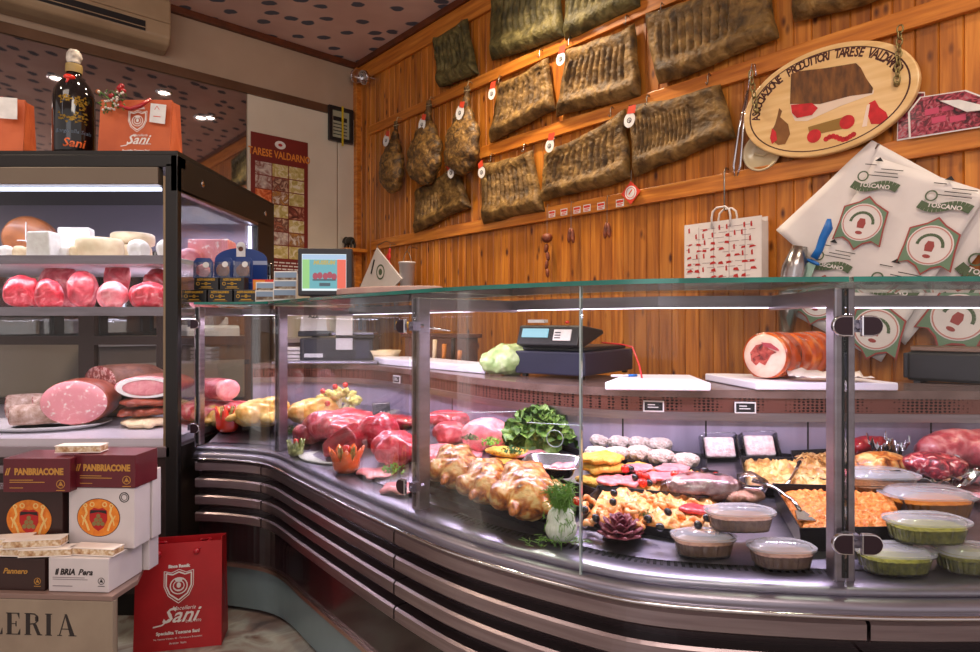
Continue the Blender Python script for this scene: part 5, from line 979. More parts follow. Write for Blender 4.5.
P=D(312,414); chicken('yellow raw chicken behind the big veal joint next to the steel post',V((P.x,P.y+.05,P.z+.01)),1.2,CHICKY,.1,4)
lump('purple_meat','dark pinkish meat lying behind the yellow chickens in the far corner','meat',D(215,408),.5,.25,.08,FATM,seed=77,amp=.008); lump('purple_meat','heap of reddish meat at the back behind the vegetable bouquet','meat',D(312,398),.30,.14,.055,FATM,seed=78)
def crown(lab,P,r,h,m,n=9,inner=None,curl=.25,rim=.4):
    t=thing('carved_vegetable_crown',lab,'carved vegetable',P); vs=[];fs=[]; N=n*4
    for (k_,z) in ((.72,0),(.95,h*.18),(1.0,h*.45)): vs+=[(r*k_*math.cos(2*PI*k/N),r*k_*math.sin(2*PI*k/N),z) for k in range(N)]
    for k in range(N):
        f=[0,.72,1,.72][k%4]; rr=r*(1+curl*f-(.12 if f==0 else 0)); vs.append((rr*math.cos(2*PI*k/N),rr*math.sin(2*PI*k/N),h*(.42+.58*f)))
    for i in range(3): fs+=[(i*N+k,i*N+(k+1)%N,(i+1)*N+(k+1)%N,(i+1)*N+k) for k in range(N)]
    fs.append(tuple(range(N-1,-1,-1))); o=MB().add(vs,fs).build('carved_shell',m,t,True); sd=o.modifiers.new('s','SOLIDIFY'); sd.thickness=.005
    if inner:
        mb=MB(); N2=20
        vs=[(r*.5*math.cos(2*PI*k/N2),r*.5*math.sin(2*PI*k/N2),h*.2) for k in range(N2)]+[(r*.62*math.cos(2*PI*k/N2),r*.62*math.sin(2*PI*k/N2),h*(.62 if k%2 else .98)) for k in range(N2)]
        mb.add(vs,[(k,(k+1)%N2,N2+(k+1)%N2,N2+k) for k in range(N2)]+[tuple(range(N2-1,-1,-1))]); o=mb.build('inner_courgette',inner,t); sd=o.modifiers.new('s','SOLIDIFY'); sd.thickness=.005
    MB().ball((0,0,h*.88),r*.36).build('cherry_tomato',TOM,t,True); return t
REDPEP=mat('red_pepper',[(.3,'#d82008'),(.7,'#ee4018')],.2,scale=5,coat=.5); ORPEP=mat('orange_red_pepper',[(.3,'#e04a10'),(.7,'#f47830')],.2,scale=8,coat=.5); COUR=mat('courgette_skin',[(.3,'#4a5a24'),(.5,'#8a9050'),(.65,'#d8dca0')],.4,scale=24)
P=D(228,437); crown('tall carved red pepper crown with courgette and tomato inside, between the two raw chickens',V((P.x,P.y-.005,P.z)),.050,.112,REDPEP,7,COUR,.10)
P=D(295,456); crown('small carved pale courgette cup with a cherry tomato, by the steel post',V((P.x,P.y+.01,P.z)),.030,.062,COUR,8,None,.15)
P=D(345,473); crown('orange-red carved pepper flower with courgette and tomato before the dark red meat block',V((P.x,P.y+.02,P.z)),.048,.085,ORPEP,7,COUR,.32)
# middle bay: vegetable bouquet and big meats
P=D(338,412); t=thing('vegetable_bouquet','yellow-green celery heart bouquet stuck with cherry tomatoes behind the veal joint','vegetable',V((P.x,P.y,P.z))); random.seed(2)
mb=MB(); tips=[]
for k in range(16):
    a=random.uniform(-1,1); b=random.uniform(-.6,.6); tip=V((a*.078,b*.05,.13+.03*random.random()-.04*abs(a))); tips.append(tip); mb.tube([(a*.015,b*.01,0),(a*.022,b*.02,.05),tip*.8+V((0,0,.02)),tip],[.010,.009,.006,.003],6)
mb.build('stalks',mat('celery_white',[(.3,'#c4cc84'),(.7,'#eceed0')],.45,scale=10),t,True); e=[]
for tp in tips: e+=[((tp.x+random.uniform(-.02,.02),tp.y+random.uniform(-.01,.01),tp.z+random.uniform(-.035,.012)),(.017,.012,.014)) for _ in range(3)]
blob('florets',e,mat('yellow_green_leaf',[(.3,'#a4a83c'),(.5,'#d4cc68'),(.75,'#f0eaa0')],.6,scale=40,bump=.6),t,.0045,.006,60,1)
for p in ((-.055,-.05,.145),(.0,-.055,.165),(.045,-.05,.172),(-.03,-.065,.092)): MB().ball(p,.0125).build('cherry_tomato',TOM,t,True)
P=D(330,448); lump('veal_joint','large veined veal joint lying along the back of the middle bay','meat',V((P.x+.02,P.y+.12,P.z)),.38,.26,.135,RAW,rz=-.35,seed=5,amp=.014,freq=13)
lump('veal_joint','veal joint end with pale sinew beside the courgette cup','meat',V((D(305,446).x,D(305,446).y+.06,D(305,446).z)),.15,.13,.085,FATM,rz=.3,seed=6)
P=D(342,458); t=thing('beef_block','dark red beef block with a flat cut face in front of the veal joint','meat',V((P.x,P.y+.05,P.z)),-.12); 
mb=MB(); pr=[(-.07,0),(.06,0),(.065,.07),(.05,.095),(.015,.12),(-.035,.085),(-.075,.05)]; mb.prism(pr,-.05,.06); mb.build('meat',RAWD,t,True,bevel=.012,seg=3)
lump('beef_block','lean red beef piece adjoining the dark red block','meat',V((D(375,452).x,D(375,452).y+.08,D(375,452).z)),.20,.17,.125,RAW,rz=-.5,seed=8,amp=.012,freq=14)
P=D(392,470); lump('beef_joint','large bright red beef joint in front, beside the parsley in the middle bay','meat',V((P.x,P.y+.09,P.z)),.24,.17,.115,RAW,rz=-.8,seed=9,amp=.014,freq=13); 
lump('beef_slice','bright red beef slice behind the black price tag','meat',V((D(398,425).x,D(398,425).y,D(398,425).z)),.22,.14,.05,RAWD,rz=-.4,seed=10)
def pricetag(lab,P,rz=0,w=.05,h=.03,tilt=-.5):
    t=thing('price_tag',lab,'price tag',P,rz,None,tilt); MB().box(-w/2,w/2,-.002,0,0,h).build('tag_card',BLACK,t); mb=MB(); mb.box(-w/2+.003,w/2-.003,-.0026,-.002,.003,.0045).box(-w/2+.003,w/2-.003,-.0026,-.002,h-.0045,h-.003); mb.line([(-.012,.01),(-.004,.02),(.004,.01),(.012,.02)],.002,-.002); mb.build('chalk_marks',TAGW,t)
P=D(388,428); pricetag('black price tag standing among the red beef in the middle bay',V((P.x-.02,P.y-.03,P.z+.055)),.5,.075,.055,-.3)
def parsley(lab,P,s,seed,m=HERB):
    random.seed(seed); t=thing('parsley_sprig',lab,'herb',P); mb=MB()
    for k in range(int(90)):
        a=random.random()*2*PI; r=s*random.random()**.7; z=s*.75*random.random()*(1-.5*r/s); p=V((r*math.cos(a),r*.8*math.sin(a),z)); w_=s*.22; d=V((random.uniform(-1,1),random.uniform(-1,1),random.uniform(.1,1))).normalized(); e=d.orthogonal().normalized()*w_*.5; n=d*w_; mb.add([p,p+n*.5+e,p+n,p+n*.5-e,p+n*.4+V((0,0,.001))],[(0,1,4),(1,2,4),(2,3,4),(3,0,4),(0,3,2,1)])
    mb.build('leaves',m,t); mb=MB()
    for k in range(5): a=random.random()*6; mb.tube([(0,0,0),(s*.5*math.cos(a),s*.5*math.sin(a),s*.4)],.0014,5)
    mb.build('stems',LEAF,t)
GRP=mat('bright_parsley',[(.3,'#4a8a1c'),(.7,'#86c03c')],.5,scale=20)
P=D(394,473); parsley('bright green parsley sprig at the foot of the red beef joint',V((P.x,P.y,P.z)),.042,3,GRP); P=D(291,436); parsley('dark parsley sprig behind the courgette cup by the post',V((P.x,P.y+.02,P.z)),.045,4)
for k,(px,py,w_,lab) in enumerate(((372,480,.17,'pink meat slices lying in front of the parsley, nearest the glass'),(398,496,.14,'thin pink meat slice at the foot of the middle post'))):
    P=D(px,py); lump('veal_slice',lab,'meat',V((P.x,P.y+.05,P.z)),w_,.10,.022,PINK,rz=-.7,seed=80+k,amp=.003)
P=D(330,462); t=thing('white_meat_plate','white plate under the dark red beef block','plate',V((P.x,P.y+.06,P.z-.004)),-.4,None); MB().lathe([(.05,0),(.13,.004),(.15,.012),(.14,.0),(.05,-.001)],32,1,.62).build('plate',WHITE,t,True)
# right bay, back row
P=D(450,445); lump('rib_steak','marbled red rib steak stack behind the middle post','meat',V((P.x,P.y+.06,P.z)),.16,.12,.085,FATM,seed=12,rz=-.3)
P=D(446,438); lump('rib_steak','white-fatted red rib piece at the back beside the cold cuts','meat',V((P.x,P.y+.13,P.z+.02)),.22,.12,.075,RAW,seed=13,rz=-.2)
P=D(486,450); t=lump('roast_beef_half','round pinkish-red meat joint in cling film before the lettuce','meat',V((P.x,P.y+.06,P.z)),.19,.14,.115,PINK,seed=14,rz=-.2,amp=.004)
P=D(452,462); lump('veal_cutlet','layered pink veal cutlets spread behind the seasoned chickens','meat',V((P.x,P.y+.06,P.z)),.26,.22,.035,PINK,seed=15,rz=-.6,amp=.006); P=D(436,474); lump('veal_cutlet','pink veal cutlet nearest the middle post','meat',V((P.x,P.y+.06,P.z)),.14,.16,.04,RAW,seed=16,rz=-.6,amp=.006)
P=D(512,456); lump('veal_cutlet','pale pink cutlet lying under the yellow breaded cutlets','meat',V((P.x+.03,P.y+.06,P.z)),.24,.15,.035,PINK,seed=17,rz=-.3,amp=.004)
def cutlets(base,lst,m=CRUMB):
    for k,(px,py,dz,w_,d_,rz,lab) in enumerate(lst): P=D(px,py); lump('breaded_cutlet',lab,'cutlet',V((P.x,P.y+.04,P.z+dz)),w_,d_,.026,m,rz,seed=base+k,amp=.003,freq=40)
cutlets(100,((508,462,.018,.17,.10,-.2,'broad yellow breaded cutlet lying on top behind the foil tray'),(500,468,.0,.15,.09,.2,'yellow breaded cutlet under the broad one, beside the rosemary'),(540,464,.01,.12,.08,-.5,'yellow breaded cutlet edge next to the foil tray rim'),
 (604,480,.05,.15,.11,.1,'topmost yellow breaded cutlet of the pile behind the glass joint'),(606,482,.026,.16,.12,-.3,'middle yellow breaded cutlet of the pile behind the glass joint'),(606,486,.0,.17,.12,.25,'lowest yellow breaded cutlet of the pile behind the glass joint'),(640,474,.01,.09,.07,.5,'small yellow breaded cutlet tucked beside the pink slices')))
# lettuce with foil
P=D(546,452); t=thing('lettuce_head','big frilly green lettuce in the back of the counter','lettuce',V((P.x,P.y+.09,P.z))); random.seed(6)
def frill(c,nrm_,s,mb):
    nrm_=nrm_.normalized(); a=nrm_.orthogonal().normalized(); b=nrm_.cross(a); N=9; M=3; vs=[c-nrm_*s*.2]; ph=random.random()*6
    for j in range(1,M+1):
        for i in range(N*2):
            an=PI*2*i/(N*2); r=s*j/M; vs.append(c+a*r*math.cos(an)+b*r*math.sin(an)+nrm_*(s*.25*(j/M)**2+.24*s*(j/M)*math.sin(an*5+ph)))
    fs=[(0,1+i,1+(i+1)%(2*N)) for i in range(2*N)]
    for j in range(M-1): fs+=[(1+j*2*N+i,1+(j+1)*2*N+i,1+(j+1)*2*N+(i+1)%(2*N),1+j*2*N+(i+1)%(2*N)) for i in range(2*N)]
    mb.add(vs,fs)
mb=MB()
for k in range(70):
    th=random.random()*2*PI; ph=random.uniform(-.1,1.35); d=V((math.cos(th)*math.cos(ph),math.sin(th)*math.cos(ph),math.sin(ph))); c=V((d.x*.115,d.y*.075,.03+d.z*.095)); frill(c,d+V((random.uniform(-.5,.5),random.uniform(-.5,.5),random.uniform(0,.5))),.032+.012*random.random(),mb)
mb.build('frilly_leaves',LEAF,t,True); MB().ball((0,.0,.05),(.105,.068,.075)).build('heart',GRP,t,True)
P=D(524,438); t=thing('foil_wrap','crumpled upright aluminium foil behind the lettuce','foil',V((P.x,P.y+.11,P.z+.03))); mb=MB(); random.seed(4)
for k in range(9): a=-.04+k*.010; mb.add([(a,0,0),(a+.008,-.012,0),(a+.02+.012*random.random(),-.006,.11+.03*random.random()),(a+.012,.01,.12)],[(0,1,2,3),(3,2,1,0)])
mb.build('foil',FOIL,t)
# trays
tray('black tray under the round yellow cutlets with scampi at the back of the counter',[(560,447),(594,455),(640,440),(570,436)],.022)
for k,(px,py,dz,rz,lab) in enumerate(((572,441,.02,.2,'round breaded slice at the end near the lettuce, back tray'),(586,440,.03,-.3,'round breaded slice in the middle of the back tray'),(603,438,.032,.5,'breaded slice near the glass joint in the back tray'),(618,437,.025,-.2,'breaded slice at the far end of the back tray'),(594,432,.05,.1,'topmost breaded slice heaped in the back tray'))):
    P=D(px,py); lump('breaded_slice',lab,'cutlet',V((P.x,P.y+.05,P.z+dz)),.085,.075,.026,[CRUMB,CHICKY,CRUMB,CHICKY,CRUMB][k],rz,seed=120+k,amp=.004,freq=40)
t,c,Q=tray('black flat tray holding the white crumbed rolls',[(588,463),(704,474),(704,456),(600,448)],.014)
proto=lump('crumbed_roll','',"roll",V((0,0,0)),.088,.058,.042,WCRUMB,0,'white crumbed rolls in two rows',130,6,.0035,.003,60); proto['label']='white crumbed roll, front row, end nearest the glass joint'
rl=[(598,458,'front row, nearest the glass joint'),(619,460,'front row, second from the glass joint'),(641,462,'front row, middle of the row'),(664,464.5,'front row, second from the pink salad boxes'),(689,467,'front row, at the end beside the pink salad boxes'),(603,450,'rear row, nearest the glass joint'),(622,452,'rear row, second from the glass joint'),(642,453,'rear row, middle of the row'),(662,455,'rear row, second from the far end')]
for k,(px,py,s_) in enumerate(rl):
    P=D(px,py); P.y+=.028; P.z=deckz(P)+.008; o=proto if k==0 else proto.copy()
    if k: COL.objects.link(o)
    o.location=P; o.rotation_euler=(0,0,random.uniform(-.15,.15)-.1); o['label']='white crumbed meat roll, '+s_
for k,(px,py) in enumerate(((650,447),(664,448),(680,449),(696,452))):
    P=D(px,py); lump('pink_meatball','small pinkish meatball behind the crumbed rolls, %s'%['nearest the glass joint','second from the glass joint','second from the pink salad boxes','closest to the pink salad boxes'][k],'meatball',V((P.x,P.y+.03,P.z+.012)),.042,.042,.034,mat('pink_mince',[(.3,'#c88c84'),(.6,'#e0b0a8'),(.8,'#f0d4cc')],.5,scale=60,bump=.8),0,'pink meatballs',140+k,amp=.003,freq=60)
# two upright clear boxes with pink salad
PS=mat('pink_white_salad',[(.3,'#d8a8ac'),(.55,'#eed6d4'),(.72,'#f6eae6'),(.8,'#b83040')],.5,scale=45,detail=5,bump=.5)
for k,px in enumerate((727,768)):
    P=D(px,464); t=thing('salad_box','clear square box of pink-white salad propped at the back, '+['beside the crumbed rolls','beside the serving fork'][k],'food box',V((P.x,P.y+.035,P.z+.015)),0,None,-.42); w_=sz(36,P)/2; h_=.075
    MB().box(-w_*.86,w_*.86,.0,.028,.006,h_-.006).build('salad',PS,t,True,bevel=.008); MB().box(-w_,w_,.029,.033,0,h_).box(-w_,w_,-.006,.029,0,.003).box(-w_,-w_+.002,-.006,.029,0,h_).box(w_-.002,w_,-.006,.029,0,h_).build('clear_box',PLAST,t); mb=MB(); mb.tube([(-w_,-.007,.004),(-w_,-.007,h_-.004),(-w_+.006,-.007,h_+.003),(w_-.006,-.007,h_+.003),(w_,-.007,h_-.004),(w_,-.007,.004)],.0022,6); mb.build('box_rim',PLAST,t,True)
tray('long black tray at the back behind the two salad boxes',[(700,452),(800,458),(806,444),(705,440)],.02)
# pink slices tray with tomatoes and olives
t,c,Q=tray('black tray with overlapping pink meat slices, tomatoes and olives',[(612,494),(712,502),(716,474),(636,468)],.022,'orange chopped garnish covering the rear of the pink slices tray','chopped_garnish',.8,SEAF,.012,70)
for k,(px,py,rz,w_,lab) in enumerate(((616,493,-.15,.085,'pink meat slice at the end of the tray nearest the yellow cutlets'),(632,492,-.1,.09,'second pink meat slice from the yellow cutlets'),(648,493,-.1,.09,'third pink meat slice from the yellow cutlets, under the tomatoes'),(672,491,-.05,.095,'pink meat slice in the middle of the slices tray'),(690,490,.0,.09,'pink meat slice at the end by the wrapped package'),(640,480,-.1,.085,'pink meat slice in the rear row of the slices tray, by the first tomatoes'),(676,479,-.1,.095,'pink meat slice in the rear row of the slices tray, far end'))):
    P=D(px,py); lump('pink_meat_slice',lab,'meat',V((P.x,P.y+.035,P.z+.026)),w_*1.3,.085,.018,PINK,rz+.5,seed=150+k,amp=.003,freq=40)
def balls(name,lab,cat,m,lst,r,grp,dz=.045):
    b=None
    for k,(px,py,where) in enumerate(lst):
        if b is None: b=MB().ball((0,0,0),(r,r,r*.85),nu=14,nv=10).build(name,m,None,True); o=b
        else: o=b.copy(); COL.objects.link(o)
        P=D(px,py,dz); o.location=P; o.rotation_euler=(random.random(),random.random(),random.random()); tag(o,lab+where,cat,grp)
balls('cherry_tomato','halved red cherry tomato ','tomato',TOM,((625,464,'at the back next to the yellow cutlets'),(640,468,'behind two olives in the pink slices tray'),(646,474,'in the middle of the pink slices tray'),(643,483,'lowest of those between the pink slices'),(675,463,'at the back edge beside the crumbed rolls'),(716,468,'at the rear corner below the first salad box'),(690,469,'beside an olive in the orange garnish'),(577,505,'at the edge of the fennel fronds')),.0125,'cherry tomatoes among the dishes')
balls('black_olive','shiny black olive ','olive',OLI,((631,464,'behind the first tomatoes in the slices tray'),(635,474,'between the first pink slices'),(649,481,'beside the lowest tomato of the slices tray'),(691,469,'on the orange garnish of the slices tray'),(705,465,'at the rear corner of the slices tray'),(718,474,'beneath the rear corner tomato'),(585,510,'in the seafood dish next to the glass joint'),(596,520,'in the seafood dish just before the artichoke, lower'),(613,502,'behind the artichoke in the seafood dish'),(648,519,'in the seafood dish beside the artichoke top'),(668,514,'in the middle of the seafood dish'),(707,518,'upper one on the red meat by the ragu tubs'),(698,527,'lower one on the red meat by the ragu tubs'),(660,527,'in the herbs at the seafood tray edge'),(614,493,'at the rear of the seafood dish')),.0105,'black olives among the dishes')
# seafood tray
t,c,Q=tray('large black tray of orange seafood salad at the counter front behind the artichoke',[(582,527),(716,546),(722,506),(600,496)],.026,'orange seafood salad with shrimps and peppers filling the front tray','seafood_salad',.85,SEAF,.018,60)
random.seed(12); 
SHR=mat('shrimp_orange',[(.3,'#e07838'),(.55,'#f0a868'),(.8,'#f8d8b0')],.3,scale=40,coat=.4); sp=None
for k in range(34):
    px=random.uniform(588,700); py=random.uniform(500,528); P=D(px,py,.028)
    if sp is None:
        sp=MB().tube([(.014*math.cos(a),.014*math.sin(a),.003*math.sin(3*a)) for a in [j*PI/7 for j in range(9)]],[.003,.006,.0075,.008,.008,.007,.006,.004,.002],8).build('shrimp',SHR,None,True); o=sp
    else: o=sp.copy(); COL.objects.link(o)
    o.location=P; o.rotation_euler=(random.uniform(-.6,.6),random.uniform(-.6,.6),random.random()*6); tag(o,'curled orange shrimp lying in the seafood salad of the front tray','shrimp','shrimps in the seafood salad')
P=D(700,530); lump('marinated_meat','red meat slice with two olives at the end of the seafood tray','meat',V((P.x,P.y+.03,P.z+.026)),.09,.075,.02,RAW,seed=170); P=D(743,512); lump('meat_loaf','brown meat loaf behind the stacked ragu tub','meat',V((P.x,P.y+.03,P.z+.015)),.15,.07,.035,mat('cooked_meatloaf',[(.3,'#94604c'),(.6,'#c0907c'),(.8,'#dcb8a8')],.5,scale=40,bump=.5),seed=171,rz=-.15)
P=D(648,530); parsley('thin rosemary sprigs at the front edge of the seafood tray',V((P.x,P.y+.02,P.z+.026)),.022,9)
# film-wrapped pork
P=D(707,505); t=thing('wrapped_pork','wavy film-wrapped pinkish pork piece lying across the trays','meat package',V((P.x,P.y+.03,P.z+.028)),-.05)
blob('pork',[((-.05,0,.022),(.045,.04,.022)),((0,0,.024),(.05,.042,.024)),((.05,0,.022),(.045,.038,.021)),((.0,-.03,.012),(.09,.015,.011))],mat('wrapped_pork_meat',[(.3,'#a8706c'),(.5,'#cca09a'),(.7,'#e8d0cc'),(.85,'#8c5450')],.3,scale=30,bump=.5,coat=.6),t,.005,.004,45,2)
mb=MB(); mb.lathe([(.058,-.015),(.064,.0),(.06,.025),(.035,.046),(.004,.05)],28,1.75,.85,caps=False); mb.tube([(.09,0,.03),(.11,-.01,.035),(.13,-.04,.02)],[.02,.026,.03],12); mb.build('cling_film',CARD,t,True)
# potatoes, carrot and onion trays
t,c,Q=tray('black tray of roast potatoes with a serving fork',[(748,496),(845,499),(832,466),(742,462)],.03,'roast potato pieces in the tray by the serving fork','roast_potatoes',.8,POTA,.022,48)
t,c,Q=tray('deep black tray of shredded carrot beside the front clamps',[(802,552),(912,552),(895,506),(776,506)],.055,'orange shredded carrot heaped in the deep black tray','shredded_carrot',.92,CARR,.010,90,lift=.0)
t,c,Q=tray('black tray of pale onion strands behind the steel post',[(800,482),(850,488),(850,458),(792,458)],.03,'tangle of pale brown onion strands in the tray behind the post','fried_onions',.8,mat('fried_onion',[(.3,'#a06a3c'),(.55,'#d0a070'),(.8,'#ecd4b0')],.5,scale=40,bump=.8),.010,36)
tray('black tray under dark red meat at the back beside the post',[(850,466),(916,468),(916,448),(850,446)],.022)
P=D(822,470); t=thing('prawn_tangle','pinkish prawn with long feelers on the onion strands','prawn',V((P.x,P.y+.02,P.z+.028))); random.seed(14); mb=MB()
for k in range(40):
    a=random.random()*6; p=V((random.uniform(-.035,.03),random.uniform(-.02,.02),0)); mb.tube([p,p+V((math.cos(a)*.02,math.sin(a)*.02,.02)),p+V((math.cos(a+1)*.035,math.sin(a+1)*.03,.006))],.0012,4)
mb.build('feelers',POTA,t); 
def spoon(lab,pts,nm='serving_fork',fork=True):
    P=pts[0]; t=thing(nm,lab,'serving utensil',P); q=[p-P for p in pts]; MB().tube(q,[.006,.004,.004,.005][:len(q)],8).build('handle',CHROME,t,True)
    d=(q[-1]-q[-2]).normalized(); s=V((d.y,-d.x,0)).normalized()
    MB().add([q[-1]-s*.012,q[-1]+s*.012,q[-1]+d*.045+s*.02,q[-1]+d*.045-s*.02,q[-1]-s*.012-V((0,0,.003)),q[-1]+s*.012-V((0,0,.003)),q[-1]+d*.045+s*.02-V((0,0,.003)),q[-1]+d*.045-s*.02-V((0,0,.003))],[(0,1,2,3),(7,6,5,4),(0,4,5,1),(1,5,6,2),(2,6,7,3),(3,7,4,0)]).build('spade',CHROME,t,False,.002)
spoon('steel serving fork standing in the roast potatoes',[D(800,452,.06),D(795,462,.05),D(790,475,.04),D(787,482,.035)])
spoon('long steel spoon handle resting across the carrot and potato trays',[D(752,478,.07),D(775,488,.055),D(793,500,.05),D(800,510,.05)],'serving_spoon')
# right glass bay
P=D(890,478); lump('golden_roast','golden breaded roast behind the clear tub in the last bay','roast',V((P.x,P.y+.04,P.z+.01)),sz(66,P),.11,.072,CHICK,seed=180,amp=.003,freq=30)
P=D(876,458); lump('dark_red_meat','dark red meat piece in the rear tray of the last bay','meat',V((P.x,P.y+.04,P.z+.012)),.15,.09,.055,RAWD,seed=181)
P=D(962,466); lump('large_ham_joint','large veined pinkish joint at the back of the last bay','meat',V((P.x+.03,P.y+.03,P.z)),.30,.15,.12,FATM,seed=182,amp=.006)
P=D(945,492); lump('foil_meat','dark red cured meat piece opened in aluminium foil in the last bay','cured meat',V((P.x,P.y+.04,P.z+.035)),.17,.10,.065,mat('cured_red_in_fat',[(.3,'#4a1220'),(.48,'#8c2034'),(.58,'#c43a44'),(.68,'#e8c8c4')],.35,scale=16,dist=1.5,coat=.4),seed=183,rz=-.4)
def crumple(lab,P,w,d,h,seed,rz=0):
    random.seed(seed); N=22; vs=[];fs=[]
    for j in range(N+1):
        for i in range(N+1):
            u,v=i/N*2-1,j/N*2-1; z=h*(u*u*.7+v*v*.6)+h*.5*noise.noise(V((u*3+seed,v*3,1)))+h*.35*noise.noise(V((u*8,v*8,seed)))+random.uniform(-1,1)*h*.08; vs.append((u*w/2*(1+.12*noise.noise(V((v*3,seed,0)))),v*d/2,max(.001,z+h*.25)))
    fs=[(j*(N+1)+i,j*(N+1)+i+1,(j+1)*(N+1)+i+1,(j+1)*(N+1)+i) for j in range(N) for i in range(N)]; o=MB().add(vs,fs).build('aluminium_foil',mat('thin_foil','#d4d2da',.2,1,scale=9),None,False); o.modifiers.new('s','SOLIDIFY').thickness=.001; single(o,P,lab,'foil',rz)
P=D(940,498); crumple('crumpled aluminium foil under the opened cured meat in the last bay',V((P.x,P.y+.05,P.z+.01)),.30,.16,.045,3); P=D(900,466); crumple('crumpled aluminium foil standing beside the golden roast',V((P.x,P.y+.05,P.z+.02)),.10,.07,.05,5,.5)
P=D(965,503); lump('pink_ham_slices','pink ham slices lying behind the orange sauce tub','meat',V((P.x+.02,P.y+.05,P.z+.005)),.22,.10,.03,PINK,seed=184)
# chickens in a tray at the front
t,c,Q=tray('long black tray carrying the seasoned chickens',[(428,495),(548,533),(594,497),(468,462)],.026)
ch=((455,494,1.72,-.75,CHICK,'seasoned orange chicken nearest the middle post, front tray'),(487,508,1.60,-.85,CHICK,'seasoned orange chicken in the middle of the front tray'),(527,525,1.90,-.8,CHICK,'large seasoned orange chicken at the end of the front tray behind the fennel'))
for k,(px,py,s_,rz,m,lab) in enumerate(ch): P=D(px,py); chicken(lab,V((P.x,P.y+.034,P.z+.010)),s_*.64,m,rz+2.4,200+k)
P=D(553,487); t=thing('foil_tray','shiny aluminium tray with bits of pale meat between the chickens and cutlets','tray',V((P.x,P.y+.02,P.z+.055)),-.35,None,.18)
mb=MB(); a,b=.075,.05; 
def rr(a,b,z,n=40): return [(math.copysign(abs(math.cos(2*PI*k/n))**.5,math.cos(2*PI*k/n))*a,math.copysign(abs(math.sin(2*PI*k/n))**.5,math.sin(2*PI*k/n))*b,z) for k in range(n)]
R=[rr(a*.8,b*.8,0),rr(a,b,.03),rr(a*1.08,b*1.1,.03),rr(a*1.08,b*1.1,.033),rr(a*.98,b*.98,.032),rr(a*.78,b*.78,.003)]; vs=sum(R,[]); n=40
mb.add(vs,[(i*n+k,i*n+(k+1)%n,(i+1)*n+(k+1)%n,(i+1)*n+k) for i in range(5) for k in range(n)]+[tuple(range(n-1,-1,-1)),tuple(range(5*n,6*n))]); mb.build('pan',mat('pressed_aluminium','#c8c4cc',.25,1),t,True)
blob('pale_meat_bits',[((.02,0,.012),(.03,.02,.014)),((.045,.01,.014),(.02,.02,.012)),((.0,-.01,.01),(.02,.016,.01))],PINK,t,.004,.004,60,1)
P=D(490,462); parsley('green parsley and rosemary bunch lying on the seasoned chickens',V((P.x,P.y+.02,P.z+.055)),.034,21,GRP); P=D(515,470); parsley('dark rosemary sprig lying between the chickens and the yellow cutlets',V((P.x,P.y+.02,P.z+.05)),.036,22)
P=D(470,468); parsley('grey-green herb sprig laid over the back of the nearest chicken',V((P.x,P.y+.02,P.z+.085)),.028,23)
# fennel bulb and artichoke
P=D(561,543); t=thing('fennel_bulb','white fennel bulb with long green fronds standing on the front sill','fennel',V((P.x,P.y,P.z))); t.scale=(1.2,1.2,1.2)
blob('bulb',[((0,0,.028),(.031,.024,.028)),((-.010,0,.045),(.018,.016,.026)),((.012,0,.045),(.016,.015,.024)),((0,0,.06),(.012,.011,.02))],mat('fennel_white',[(.3,'#d4dcc4'),(.7,'#f2f2ea')],.35,scale=16,stretch=(6,6,1),coat=.3),t,.0035,.0012,40,2)
random.seed(9); mb=MB()
for k in range(7):
    a=random.uniform(-.022,.022); b=random.uniform(-.02,.0); top=V((a*1.0-.004,b,.095+random.uniform(0,.03))); mb.tube([(a*.3,b*.3,.06),top*.75+V((0,0,.01)),top],[.004,.003,.0016],5)
    for j in range(60):
        s_=random.random(); p=V((a*.3,b*.3,.06)).lerp(top,.3+.75*s_); d=V((random.uniform(-1,1),random.uniform(-1,.5),random.uniform(-.9,.7))).normalized()*random.uniform(.010,.028); mb.tube([p,p+d*.6+V((0,0,.002)),p+d],[.0009,.0007,.0004],3)
for k in range(45):
    p=V((random.gauss(0,.018),-.020+random.gauss(0,.006),.012+.055*random.random())); mb.tube([p,p+V((random.uniform(-.012,.012),-.003,-random.uniform(.004,.020)))],[.0009,.0005],3)
for k in range(70):
    p=V((random.uniform(-.065,.055),-.012+random.gauss(0,.012),.004+.006*random.random())); mb.tube([p,p+V((random.uniform(-.018,.018),random.uniform(-.01,.01),random.uniform(-.001,.008)))],[.0009,.0005],3)
mb.build('fronds',mat('fennel_frond',[(.3,'#4c7c28'),(.7,'#86b44c')],.5,scale=20),t)
P=D(622,545); t=thing('artichoke','purple-red artichoke with opened pointed leaves standing on the front sill','artichoke',V((P.x,P.y+.015,P.z))); random.seed(15)
ART=mat('purple_artichoke_leaf',[(.3,'#5a1c30'),(.5,'#843448'),(.7,'#ac6068'),(.85,'#c48c84')],.45,scale=18,bump=.3)
